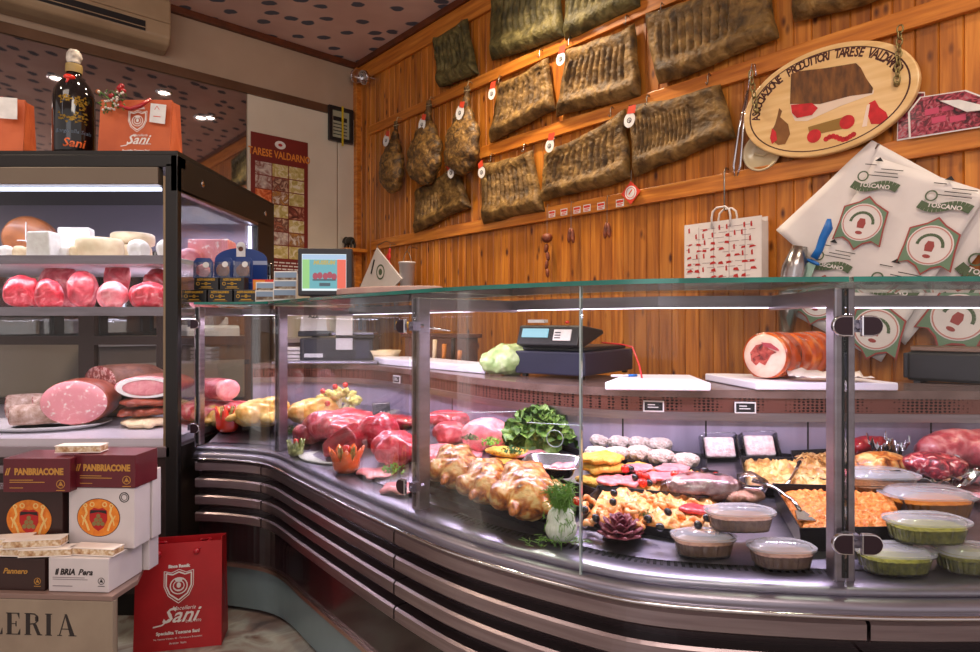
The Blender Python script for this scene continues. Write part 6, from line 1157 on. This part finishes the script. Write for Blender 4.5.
for lvl,(n,tilt,R_,zz,s_) in enumerate(((8,1.15,.021,.010,.030),(8,.90,.021,.016,.031),(7,.64,.018,.024,.030),(6,.38,.012,.032,.026),(4,.14,.006,.038,.022))):
    for k in range(n):
        a=2*PI*(k+.5*(lvl%2))/n; X=frame((R_*math.cos(a),R_*math.sin(a),zz),a)@Matrix.Rotation(tilt,4,'Y'); vs=[];N=6
        for j in range(N+1):
            v=j/N; w_=s_*.62*math.sin(PI*min(1,.22+v*.78))**.7*(1-.15*v); 
            for i in range(-2,3): vs.append((-.25*s_*(1-(i/2)**2)*.6-.010*v*v*0+ .18*s_*v*v, w_*i/2, s_*(v*1.25-.15)))
        fs=[(j*5+i,j*5+i+1,(j+1)*5+i+1,(j+1)*5+i) for j in range(N) for i in range(4)]; mb=MB(); mb.X=X; o=mb.add(vs,fs).build('leaf',ART,t,True); sd=o.modifiers.new('s','SOLIDIFY'); sd.thickness=.0022
MB().ball((0,0,.026),(.018,.018,.022)).build('core',ART,t,True)
# low clear dividers with finger holes
def divider(lab,A,B,z0,z1,hole=True):
    t=thing('glass_divider',lab,'glass divider',V((A.x,A.y,min(A.z,B.z)))); d=V((B.x-A.x,B.y-A.y,0)); L=d.length; r=math.atan2(d.y,d.x); mb=MB(); mb.X=frame((0,0,0),r); mb.prism([(0,0),(L,B.z-A.z),(L,B.z-A.z+z1),(0,z0)],-.002,.002); mb.build('pane',GLASS,t)
    mb=MB(); mb.X=frame((0,0,0),r); mb.tube([(0,0,z0),(L,0,B.z-A.z+z1)],.0016,6); mb.build('bright_edge',mat('polished_glass_edge','#b8c8c8',.1,.3),t,True)
    if hole: mb=MB(); mb.X=frame((0,0,0),r); mb.tube([(L*.5+.026*math.cos(a),0,.075+B.z-A.z+.026*math.sin(a)) for a in [2*PI*k/24 for k in range(24)]],.0018,6,closed=True); mb.build('finger_ring',mat('polished_glass_edge','#b8c8c8',.1,.3),t,True)
divider('low clear divider across the meats behind the middle post',D(432,440),V((.1,2.12,.79)),.10,.11,False)
A=D(530,455); divider('clear divider with a round finger hole before the lettuce',V((A.x-.01,A.y-.0,A.z)),V((A.x+.16,A.y-.06,A.z)),.12,.12)
A=D(592,436); divider('clear divider with a round finger hole behind the glass joint',V((A.x-.02,A.y+.04,A.z)),V((A.x+.10,A.y+.05,A.z)),.09,.09)
# small labels on the air grille
for px,lab in ((653,'small black price holder on the grille under the first cutting board'),(743,'small black price holder on the grille under the porchetta board'),(401,'small yellow-edged price holder on the grille near the middle post')):
    i=ipx(px,BP); p=gp(i,-.020,BP); n=nrm(BP,int(i)); t=thing('price_holder',lab,'price holder',V((p.x,p.y,.930)),math.atan2(n.y,n.x)-PI/2); MB().box(-.031,.031,-.004,0,0,.034).build('holder',TAGW,t); MB().box(-.027,.027,-.0048,-.004,.004,.030).build('display_face',BLACK,t); mb=MB(); mb.line([(-.018,.022),(.004,.022)],.003,-.0048).line([(-.018,.014),(.014,.014)],.003,-.0048); mb.build('chalk_marks',TAGW,t)
mat=_mat
# ---------------------------------------------------------------- on the worktop
ZW=1.0015
def onW(px,py,dz=0): return onz(px,py,ZW+dz)
def slabboard(lab,pts,th,m=WHITE,name='cutting_board',cat='cutting board',rz0=0):
    c=sum(pts,V())/len(pts); c.z=ZW; t=thing(name,lab,cat,c); MB().prism([(p.x-c.x,p.y-c.y) for p in pts],0,th,0,'xy').build('board',m,t,False,.004); return t
PB=mat('white_polyethylene',[(.3,'#dcd8e4'),(.7,'#e8e4ee')],.4,scale=4)
pts=[V((.345,1.86,0)),V((.655,1.835,0)),V((.69,2.13,0)),V((.47,2.16,0))]
t=slabboard('white cutting board with a blue pen on it, between scale and porchetta',pts,.024,PB)
A=V((.425,2.03,ZW+.025)); t=thing('blue_pen','blue and white pen lying at the corner of the cutting board','pen',A,.25); MB().tube([(-.03,0,.004),(.035,0,.004)],.004,8).build('barrel',WHITE,t,True); MB().tube([(.03,0,.004),(.062,0,.004)],.0042,8).build('cap',BLUE,t,True)
pts=[V((.80,1.86,0)),V((1.215,1.84,0)),V((1.19,2.06,0)),V((.83,2.19,0)),V((.76,2.19,0))]
slabboard('white cutting board carrying the porchetta',pts,.024,PB)
POR=mat('porchetta_skin',[(.28,'#742408'),(.45,'#b4440f'),(.6,'#d8681c'),(.8,'#e89a4c')],.25,scale=20,detail=6,bump=.5,bscale=30,coat=.5); PCUT=mat('porchetta_meat',[(.3,'#d8a890'),(.55,'#ecccb8'),(.8,'#f6e4d6')],.4,scale=18,coat=.2)
P=V((.865,1.95,ZW+.026)); t=thing('porchetta','rolled roast porchetta with crisp tied skin and a cut face on the white board','roast',P,math.radians(-52)); r=.074
prof=[]; nb=64
for k in range(nb+1):
    v=k/nb; q=1-.13*math.exp(-((((v*.36)%.07)-.035)/.008)**2); rr_=r*q*(1+.02*math.sin(v*9)); prof.append((rr_ if k<nb-3 else rr_*[.95,.8,.5,.1][k-nb+3],v*.36))
mb=MB(); mb.X=frame((0,0,r*.97),0,-PI/2); mb.lathe(prof,40,1.0,1.0)
for i,v in enumerate(mb.v):
    n_=noise.noise(v*22)*.004; v.z+=n_; v.x+=n_; 
    if v.z<.004: v.z=.004
mb.build('rolled_skin',POR,t,True)
mb=MB(); mb.X=frame((0,0,r*.97),0,-PI/2); mb.lathe([(.0,-.003),(r*.5,-.004),(r*.90,-.003),(r*.94,.002)],40); mb.build('cut_face',PCUT,t,True)
mb=MB(); mb.prism([(a*r,r+b*r) for a,b in [(-.55,-.25),(-.6,.1),(-.35,.42),(-.05,.5),(.2,.3),(.55,.15),(.3,.02),(.18,-.2),(.05,-.42),(-.2,-.3),(-.35,-.45)]],-.0066,-.0036); mb.build('herb_stuffing',mat('stuffing_red_brown',[(.35,'#4a1a10'),(.5,'#a03428'),(.62,'#c85c4c'),(.75,'#5a4a1c')],.5,scale=40,dist=1),t)
mb=MB(); mb.prism([(a*r,r+b*r) for a,b in [(-.1,.55),(.3,.52),(.62,.30),(.66,.2),(.3,.3),(.05,.38)]],-.008,-.0036); mb.build('lean_strip',mat('lean_red_pork','#b8404c',.4,coat=.3),t)
P=V((1.03,1.885,ZW+.026)); t=thing('greaseproof_paper','folded sheet of white greaseproof paper at the foot of the porchetta','paper',P,-.1); N=14; vs=[(-.11+.22*i/N,-.05+.09*j/4,.002+.012*(1+noise.noise(V((i*.5,j*.7,3))))+(.015 if j==4 else 0)) for j in range(5) for i in range(N+1)]
o=MB().add(vs,[(j*(N+1)+i,j*(N+1)+i+1,(j+1)*(N+1)+i+1,(j+1)*(N+1)+i) for j in range(4) for i in range(N)]).build('paper',PAPER,t,True); o.modifiers.new('s','SOLIDIFY').thickness=.001
# shop scale with display head
A=V((.095,2.36,0)); B=V((.335,2.19,0)); u_=(B-A).normalized(); rs=math.atan2(u_.y,u_.x); L=(B-A).length; W2=.44
t=thing('shop_scale','black shop scale with a tilted display head and dark blue base','scale',V((A.x,A.y,ZW)),rs)
MB().box(0,L,0,W2,.012,.098).build('base_box',mat('dark_blue_casing',[(.3,'#1c1c30'),(.7,'#26263e')],.35,scale=4),t,False,.006)
for x in (.02,L-.035):
    for y in (.02,W2-.035): MB().box(x,x+.018,y,y+.018,0,.012).build('foot',BLACK,t)
MB().prism([(0,0),(.26,0),(.26,.014),(.0,.014)],0,W2-.06).build('platform',BLACK,t,False,.003,loc=(.015,.03,.1)) ; MB().box(L*.4,L*.4+.05,.10,.15,.10,.14).build('column',BLACK,t)
H=bpy.data.objects; mb=MB(); ex(mb,[(-.02,.0),(.02,-.012),(.20,.04),(.19,.055),(.02,.072),(.005,.07)],0,.255); mb.build('display_head',BLACK,t,False,.004,loc=(.025,-.01,.122))
mb=MB(); mb.X=frame((.025,-.01,.122),0,-.34); mb.box(.02,.13,-.024,-.0185,.022,.055); mb.build('lcd_screen',emit('lcd_glow','#8fd4e8',.9),t)
mb=MB(); mb.X=frame((.025,-.01,.122),0,-.34); mb.box(.155,.225,-.024,-.0185,.010,.052); mb.build('approval_label',TAGW,t); mb=MB(); mb.X=frame((.025,-.01,.122),0,-.34)
for j in range(3): mb.box(.16,.184,-.0246,-.024,.018+j*.01,.022+j*.01)
mb.build('label_print',INK,t); MB().ball((.225,.0,.205),(.008,.008,.006)).build('red_button',TOM,t,True); MB().box(.055,.125,.005,.035,.203,.215).build('paper_slot',TAGW,t)
MB().tube([V((L+.01,.12,.13)),V((L+.1,.10,.125)),V((L+.17,.02,.12)),V((L+.215,-.03,.06)),V((L+.24,-.07,.02))],.003,6).build('red_cable',mat('red_cable','#d01c28',.4),t,True)
# iceberg in a bag, white board, knife block, tubs, machines at the left
P=onW(470+35,377); t=thing('bagged_cabbage','pale green cabbage in a plastic bag behind the scale','cabbage',V((P.x+.02,P.y+.10,ZW)))
blob('cabbage',[((0,0,.06),(.10,.08,.06)),((-.06,-.02,.05),(.06,.05,.045)),((.05,.02,.075),(.08,.06,.05)),((.1,.03,.10),(.05,.04,.03))],mat('pale_cabbage',[(.3,'#8cac64'),(.55,'#bcd094'),(.8,'#e4ecc8')],.4,scale=10,dist=1.5,bump=.5,coat=.4),t,.007,.010,26,2)
pts=[V((-.52,3.02,0)),V((-.02,2.46,0)),V((.05,2.62,0)),V((-.40,3.25,0)),V((-.60,3.2,0))]; slabboard('long white cutting board on the worktop before the knife block',pts,.03,PB)
P=onW(440,362); t=thing('knife_block','brown wooden knife rack with leaning black and orange handled knives','knife rack',V((P.x-.02,3.12,ZW)),-.6); MB().box(-.20,.20,0,.10,.0,.13).box(-.22,.22,-.01,.11,.13,.15).build('rack',mat('dark_wood',[(.3,'#4a2414'),(.7,'#6a3a20')],.5,scale=6,stretch=(1,4,8)),t,False,.004)
for k,(x,c,h_) in enumerate(((-.06,BLACK,.11),(.03,CHEY,.12),(.09,mat('orange_handle','#d88030',.4),.10),(.145,BLACK,.13),(.185,mat('orange_handle','#d88030',.4),.07))): MB().tube([(x,-.035,.02),(x+.012,-.045,h_)],.011,8).build('knife_handle',c,t,True)
MB().tube([(-.25,.0,.20),(-.16,-.01,.195)],.014,8).build('yellow_handle',mat('yellow_handle','#d8a828',.4),t,True); MB().tube([(-.16,-.01,.195),(.12,-.02,.165)],[.010,.004],6).build('long_blade',CHROME,t,True)
P=onW(382,362); t=thing('wooden_tub','small pale paper tub beside the long cutting board','tub',V((P.x,3.28,ZW))); MB().lathe([(.05,0),(.07,.06),(.072,.06),(.053,.004)],20,1.3,1).build('tub',CHEY,t,True)
P=onW(333,363); t=thing('label_printer','wide black till machine with a white paper strip on the rear worktop','printer',V((P.x,3.22,ZW)),.03)
MB().box(-.19,.19,0,.2,.0,.125).build('casing',DGREY,t,False,.008); MB().box(.0,.20,-.02,.20,.125,.14).build('lid',BLACK,t,False,.004); MB().box(-.165,-.07,-.004,0,.025,.045).build('name_plate',TAGW,t); MB().box(.0,.085,-.012,-.006,.065,.26).build('paper_strip',WHITE,t); MB().box(.10,.17,-.004,0,.02,.11).build('side_panel',mat('slate_plastic','#3a3a4c',.4),t); MB().box(-.03,.19,.02,.16,.14,.155).build('steel_tray',STEEL,t,False,.004)
MB().box(-.28,.23,-.10,.18,-.0,.0).build('shadow_gap',BLACK,t) if False else None
P=onW(297,364); t=thing('paper_dispenser','white-grey box with black lettering standing at the rear left of the worktop','dispenser',V((P.x,3.36,ZW)),.05); MB().box(-.085,.085,0,.12,.13,.16).box(-.02,.02,.03,.07,0,.13).build('base',DGREY,t,False,.006); MB().prism([(-.075,.16),(.075,.16),(.06,.29),(-.06,.29)],.0,.08).build('white_box',WHITE,t,False,.004); MB().text('AZE',.03,0,.24,-.0005,bold=.001).build('box_lettering',BLKP,t)
for k,(z,w_) in enumerate(((0,.16),(.018,.15),(.036,.155),(.054,.14))): pass
t=thing('steel_sheet_tray','flat steel tray pushed out over the worktop edge beneath the till machine','tray',V((-.82,3.12,ZW)),.0); MB().box(-.26,.26,-.06,.07,0,.012).build('tray',STEEL,t,False,.003)
t=thing('paper_stack','small stack of white paper bags beside the till machine','paper stack',V((-1.03,3.30,ZW)),0)
for k in range(4): MB().box(-.07,.07,-.05,.05,.02*k,.02*k+.015).build('paper_bundle',[PAPER,SHEET][k%2],t,False,.002)
# shelf unit and things on the far left behind the glass
t=thing('wall_shelf','cream two-level shelf on the pine wall above the till machine','shelf',wpt(.25,1.25,0),RW); MB().box(-.15,.45,-.28,-.036,0,.02).build('board',CREAM,t); MB().box(-.15,.45,-.28,-.036,.17,.19).build('upper_board',CREAM,t)
MB().box(-.14,-.12,-.06,-.036,-.1,.3).box(.42,.44,-.06,-.036,-.1,.3).build('bracket',STEELP,t)
t=thing('till_box','grey plastic box standing on the cream wall shelf','box',wpt(.45,1.2715,.16),RW); MB().box(-.12,.12,-.06,.06,0,.12).build('casing',DGREY,t,False,.006)
t=thing('back_cabinet','grey-brown wall cabinet with a pale door panel behind the raw chickens','cabinet',lpt(-1.15,0,0),RL); MB().box(-.9,.9,-.45,-.013,0,1.06).build('body',mat('taupe_laminate','#6a5a54',.5),t,False,.004); MB().box(-.86,-.02,-.462,-.4505,.3,.95).build('door',mat('pale_laminate','#a89a90',.5),t); MB().box(.02,.86,-.462,-.4505,.3,.95).build('door',MATS['pale_laminate'],t); MB().box(-.9,.9,-.47,-.013,1.061,1.09).build('top_slab',mat('pale_top','#b8b0b8',.4,.2),t)
t=thing('meat_slicer','white bench slicer with a round blade guard on the wall cabinet','slicer',lpt(-1.35,1.0915,.25),RL); MB().box(-.18,.18,-.14,.14,0,.10).build('base',WHITE,t,False,.02); mb=MB(); mb.disc((0,.20),.12,-.03,.0); mb.build('blade_guard',CHROME,t,False,.004); MB().box(-.02,.14,-.02,.10,.10,.16).build('motor_block',WHITE,t,False,.015)
# black slicer on a wooden wall counter at the right
t=thing('wall_counter','brown wooden counter along the pine wall behind the worktop','counter',wpt(4.62,0,0),RW); MB().box(-.45,.9,-.20,-.036,.955,.985).build('top',mat('brown_counter_wood',[(.3,'#6a3c1c'),(.7,'#8c5830')],.4,scale=3,stretch=(1,6,6)),t,False,.003); MB().box(-.42,.87,-.18,-.036,0,.955).build('body',BROWN,t)
s_,z_=WL(955,380,.12); t=thing('black_appliance','black boxy kitchen machine with a steel lid on the wall counter','machine',wpt(s_,.9865,.118),RW+.05); MB().box(-.13,.22,-.075,.065,.012,.115).build('casing',BLACK,t,False,.01); MB().box(-.12,.24,-.07,.06,.116,.135).build('steel_lid',mat('bronze_lid','#8a7060',.3,.8),t,False,.004)
MB().box(-.142,-.125,-.07,-.03,.02,.11).build('side_grip',DGREY,t,False,.004)
for x in (-.11,.18):
    for y in (-.07,.045): MB().box(x,x+.02,y,y+.02,0,.012).build('foot',BLACK,t)
# ---------------------------------------------------------------- on the glass shelf
ZG=1.2915
def onG(px,y,dz=0): return V(((px-490)/F*y,y,ZG+dz))
t=thing('touch_screen_till','small touch-screen till showing a green, teal and red picture on the glass shelf','till',onG(325,2.30),.06)
MB().box(-.10,.10,0,.03,.012,.190).build('bezel',DGREY,t,False,.006); MB().box(-.05,.05,.0,.09,0,.012).build('stand_foot',DGREY,t,False,.003); ex(MB(),[(.03,.02),(.09,.0),(.10,.03),(.05,.17),(.03,.18)],-.07,.095).build('rear_housing',DGREY,t,False,.004)
mb=MB(); mb.box(-.084,.078,-.0015,0,.032,.168); mb.build('screen',emit('screen_white','#e4f0f4',1.0),t)
MB().box(-.082,-.056,-.0025,-.0015,.040,.148).build('green_band',emit('screen_green','#8fd07a',.9),t); MB().box(-.056,.045,-.0025,-.0015,.040,.148).build('teal_picture',emit('screen_teal','#5ab4c0',.8),t); MB().box(.045,.077,-.0025,-.0015,.040,.148).build('red_band',emit('screen_red','#f05a40',.9),t); MB().box(-.082,.077,-.0025,-.0015,.149,.166).build('menu_bar',emit('screen_blue','#a8c8e8',.9),t)
mb=MB(); mb.text('MUSEUM',.020,-.003,.136,-.0026,bold=.0012,shear=.2); mb.build('title_lettering',emit('screen_gold','#c8b860',.7),t)
mb=MB(); 
for x,z in ((-.035,.086),(-.018,.088),(.002,.086),(.018,.090),(.034,.084)): mb.disc((x,z),.010,-.0033,-.0025,rz=.013,n=10)
mb.build('picture_hams',emit('screen_crimson','#b82c50',.7),t); mb=MB(); mb.line([(-.045,.072),(.04,.072)],.006,-.0025).line([(-.02,.055),(.02,.055)],.012,-.0025); mb.build('picture_shadow',emit('screen_deep','#1c5c70',.5),t)
t=thing('serving_board','wide pinkish-beige serving board lying on the glass shelf beside the till','board',onG(388,1.93),-.55); MB().prism([(.20*math.cos(2*PI*k/40)*(1 if math.cos(2*PI*k/40)>0 else 1.0),.095*math.sin(2*PI*k/40)) for k in range(40)],0,.020,0,'xy').build('board',mat('pinkish_marble',[(.3,'#b48c84'),(.7,'#ccaaa0')],.4,scale=9),t,False,.003)
# black and gold boxes
GB=mat('black_gold_box','#14100e',.3,coat=.3); GP2=mat('bright_gold_print','#c89a38',.35,.6)
def goldbox(lab,px,y,lv):
    t=thing('condiment_box',lab,'box',onG(px,y,.054*lv),0,'small black and gold boxes on the glass shelf'); MB().box(-.052,.052,0,.05,0,.053).build('carton',GB,t,False,.002)
    mb=MB(); mb.text('ACETO BALSAMICO',.0118,0,.043,0,bold=.0008,wx=.72); mb.build('gold_lettering',GP2,t); mb=MB(); mb.disc((0,.026),.007,-.0008,0,n=12); mb.ring((-.034,.026),.008,.005,0,n=12); mb.line([(-.02,.026),(.02,.026)],.003,0).line([(-.022,.012),(.022,.012)],.004,0).line([(-.03,.006),(.03,.006)],.0015,0); mb.build('gold_ornament',GP2,t)
for a in ((194,2.62,0,'black and gold condiment box nearest the cabinet post, bottom row'),(220,2.62,0,'black and gold condiment box in the middle of the bottom row'),(246,2.61,0,'black and gold condiment box at the end beside the little photo cards, bottom row'),(206,2.63,1,'black and gold condiment box on top, nearer the cabinet post'),(232,2.63,1,'black and gold condiment box on top, farther from the cabinet post')): goldbox(a[3],a[0],a[1],a[2])
NB=mat('navy_card',[(.3,'#0c2c6a'),(.7,'#143c84')],.4,scale=3,coat=.2); SKY=mat('printed_sky','#90a8c4',.5); 
t=thing('display_carton','blue round-topped display carton with a white band and badge on the glass shelf','display carton',onG(241,2.82),.03)
W=.118; pts=[(-W,0),(W,0),(W,.20)]+[(W*math.cos(a),.20+.055*math.sin(a)) for a in [PI*k/16 for k in range(1,16)]]+[(-W,.20)]
MB().prism(pts,0,.003).build('header_card',NB,t); MB().box(-W,W,-.12,0,0,.09).build('tray_box',NB,t,False,.002); MB().box(-W,W,-.0012,0,.178,.196).build('silver_band',mat('silver_band_print','#a8b0c8',.35,.3),t)
mb=MB(); mb.box(-.020,.020,-.002,0,.215,.262); mb.disc((0,.262),.020,-.002,0,n=20); mb.build('badge',TAGW,t); MB().disc((0,.25),.011,-.003,-.002,n=14).build('badge_mark',BROWN,t); mb=MB(); mb.disc((0,.155),.015,-.001,0,n=16,rz=.010); mb.build('orange_mark',ORC,t)
SL=mat('sliced_ham_brown',[(.3,'#7a3c20'),(.6,'#a8643c'),(.8,'#d09c74')],.4,scale=24,coat=.5)
for k,(px,y,rz,lab) in enumerate(((203,2.72,.25,'blister pack with pale slices tilted at the cabinet side of the blue carton'),(223,2.70,0,'blister pack of brown slices in the middle before the blue carton'),(243,2.70,-.05,'blister pack of brown slices at the end before the blue carton'))):
    t=thing('blister_pack',lab,'blister pack',V((onG(px,y).x,y,ZG+.108)),rz,'blister packs before the blue display carton',-.1,0); w_=.040
    MB().prism([(-w_,0),(w_,0),(w_,.075),(w_*.7,.092),(-w_*.7,.092),(-w_,.075)],0,.004).build('backing_card',NB,t); o=blob('slices',[((0,-.006,.035),(w_*.8,.008,.03)),((.008,-.008,.03),(w_*.6,.007,.024))],SL if k else PINK,t,.0045,.002,50,1); MB().box(-w_*.9,w_*.9,-.018,-.0155,.004,.070).build('clear_blister',PLAST,t); MB().disc((w_*.35,.058),.013,-.019,-.0182,n=14).build('white_badge',TAGW,t)
t=thing('small_bottle','little dark bottle with a black label at the rear of the glass shelf','bottle',onG(270,2.80),0); MB().lathe([(.017,0),(.018,.004),(.018,.10),(.010,.125),(.009,.14),(.010,.165),(.010,.185)],20).build('glass_body',GLB,t,True); MB().lathe([(.0184,.03),(.0184,.085)],20,caps=False).build('label',DGREY,t,True); MB().lathe([(.0186,.075),(.0186,.083)],20,caps=False).build('label_stripe',TAGW,t,True)
LSC=mat('printed_hills',[(.35,'#4a3428'),(.5,'#7a6450'),(.65,'#a4a090')],.5,scale=40)
def cards(lab,px,y,n,rz=0,red=True):
    t=thing('postcard_stack',lab,'postcards',onG(px,y),rz)
    if red: MB().box(-.052,.052,.012,.016,0,.098).build('red_folder',REDT,t); MB().box(-.05,.0,.0105,.0118,.05,.095).build('yellow_panel',mat('orange_yellow_print','#e08c28',.5),t)
    for k in range(n):
        a=.036*k; MB().box(-.045+.012*red,.050,-.012+.006*k,-.009+.006*k,a,a+.05).build('card',TAGW,t,False,.002); MB().box(-.04+.012*red,.046,-.0135+.006*k,-.0125+.006*k,a+.024,a+.045).build('sky_picture',SKY,t); MB().box(-.04+.012*red,.046,-.0135+.006*k,-.0125+.006*k,a+.010,a+.024).build('hill_picture',LSC,t)
cards('little photo cards with a red and yellow folder beside the black boxes',264,2.62,2); cards('stack of little landscape photo cards between the cabinet and the till',285,2.50,3,0,False)
# ---------------------------------------------------------------- recessed ceiling lamps
def mirror_hit(px,py):
    """where the ceiling is met by the sight line mirrored in the left wall"""
    P=left(px,py,.012); d=(P-V((0,0,CH))).normalized(); n=u_w; r=d-n*2*d.dot(n); k=(CEIL-P.z)/r.z; return P+r*k
lp=[]
for k,(px,py) in enumerate(((201,117),(164,92),(207,51))):
    p=mirror_hit(px,py); lp.append(p)
lp=[(lp[0].x,lp[0].y),(lp[1].x,lp[1].y),(-1.2,2.6),(1.4,1.2),(0.0,3.4),(-3.0,1.6)]
LAMPW=['mirrored nearest the mirror edge','mirrored just above the orange bag','over the counter middle','over the last counter bay','nearest the hams','over the tall cabinet']
for k,(x,y) in enumerate(lp):
    t=thing('ceiling_downlight','round recessed ceiling spotlight '+LAMPW[k],'ceiling light',(x,y,CEIL-.004),0,'recessed ceiling spotlights'); MB().lathe([(.055,-.012),(.075,-.006),(.078,.003),(.05,.003)],28,caps=False).build('trim_ring',CHROME,t,True); MB().lathe([(.001,-.004),(.05,-.005)],24,caps=False).build('lamp_glass',emit('halogen_glow','#fff0e0',22),t)
    l=bpy.data.lights.new('downlight','SPOT'); l.energy=85; l.spot_size=2.2; l.spot_blend=.8; l.shadow_soft_size=.05; l.color=(1,.80,.58); o=bpy.data.objects.new('downlight',l); COL.objects.link(o); o.location=(x,y,CEIL-.03)
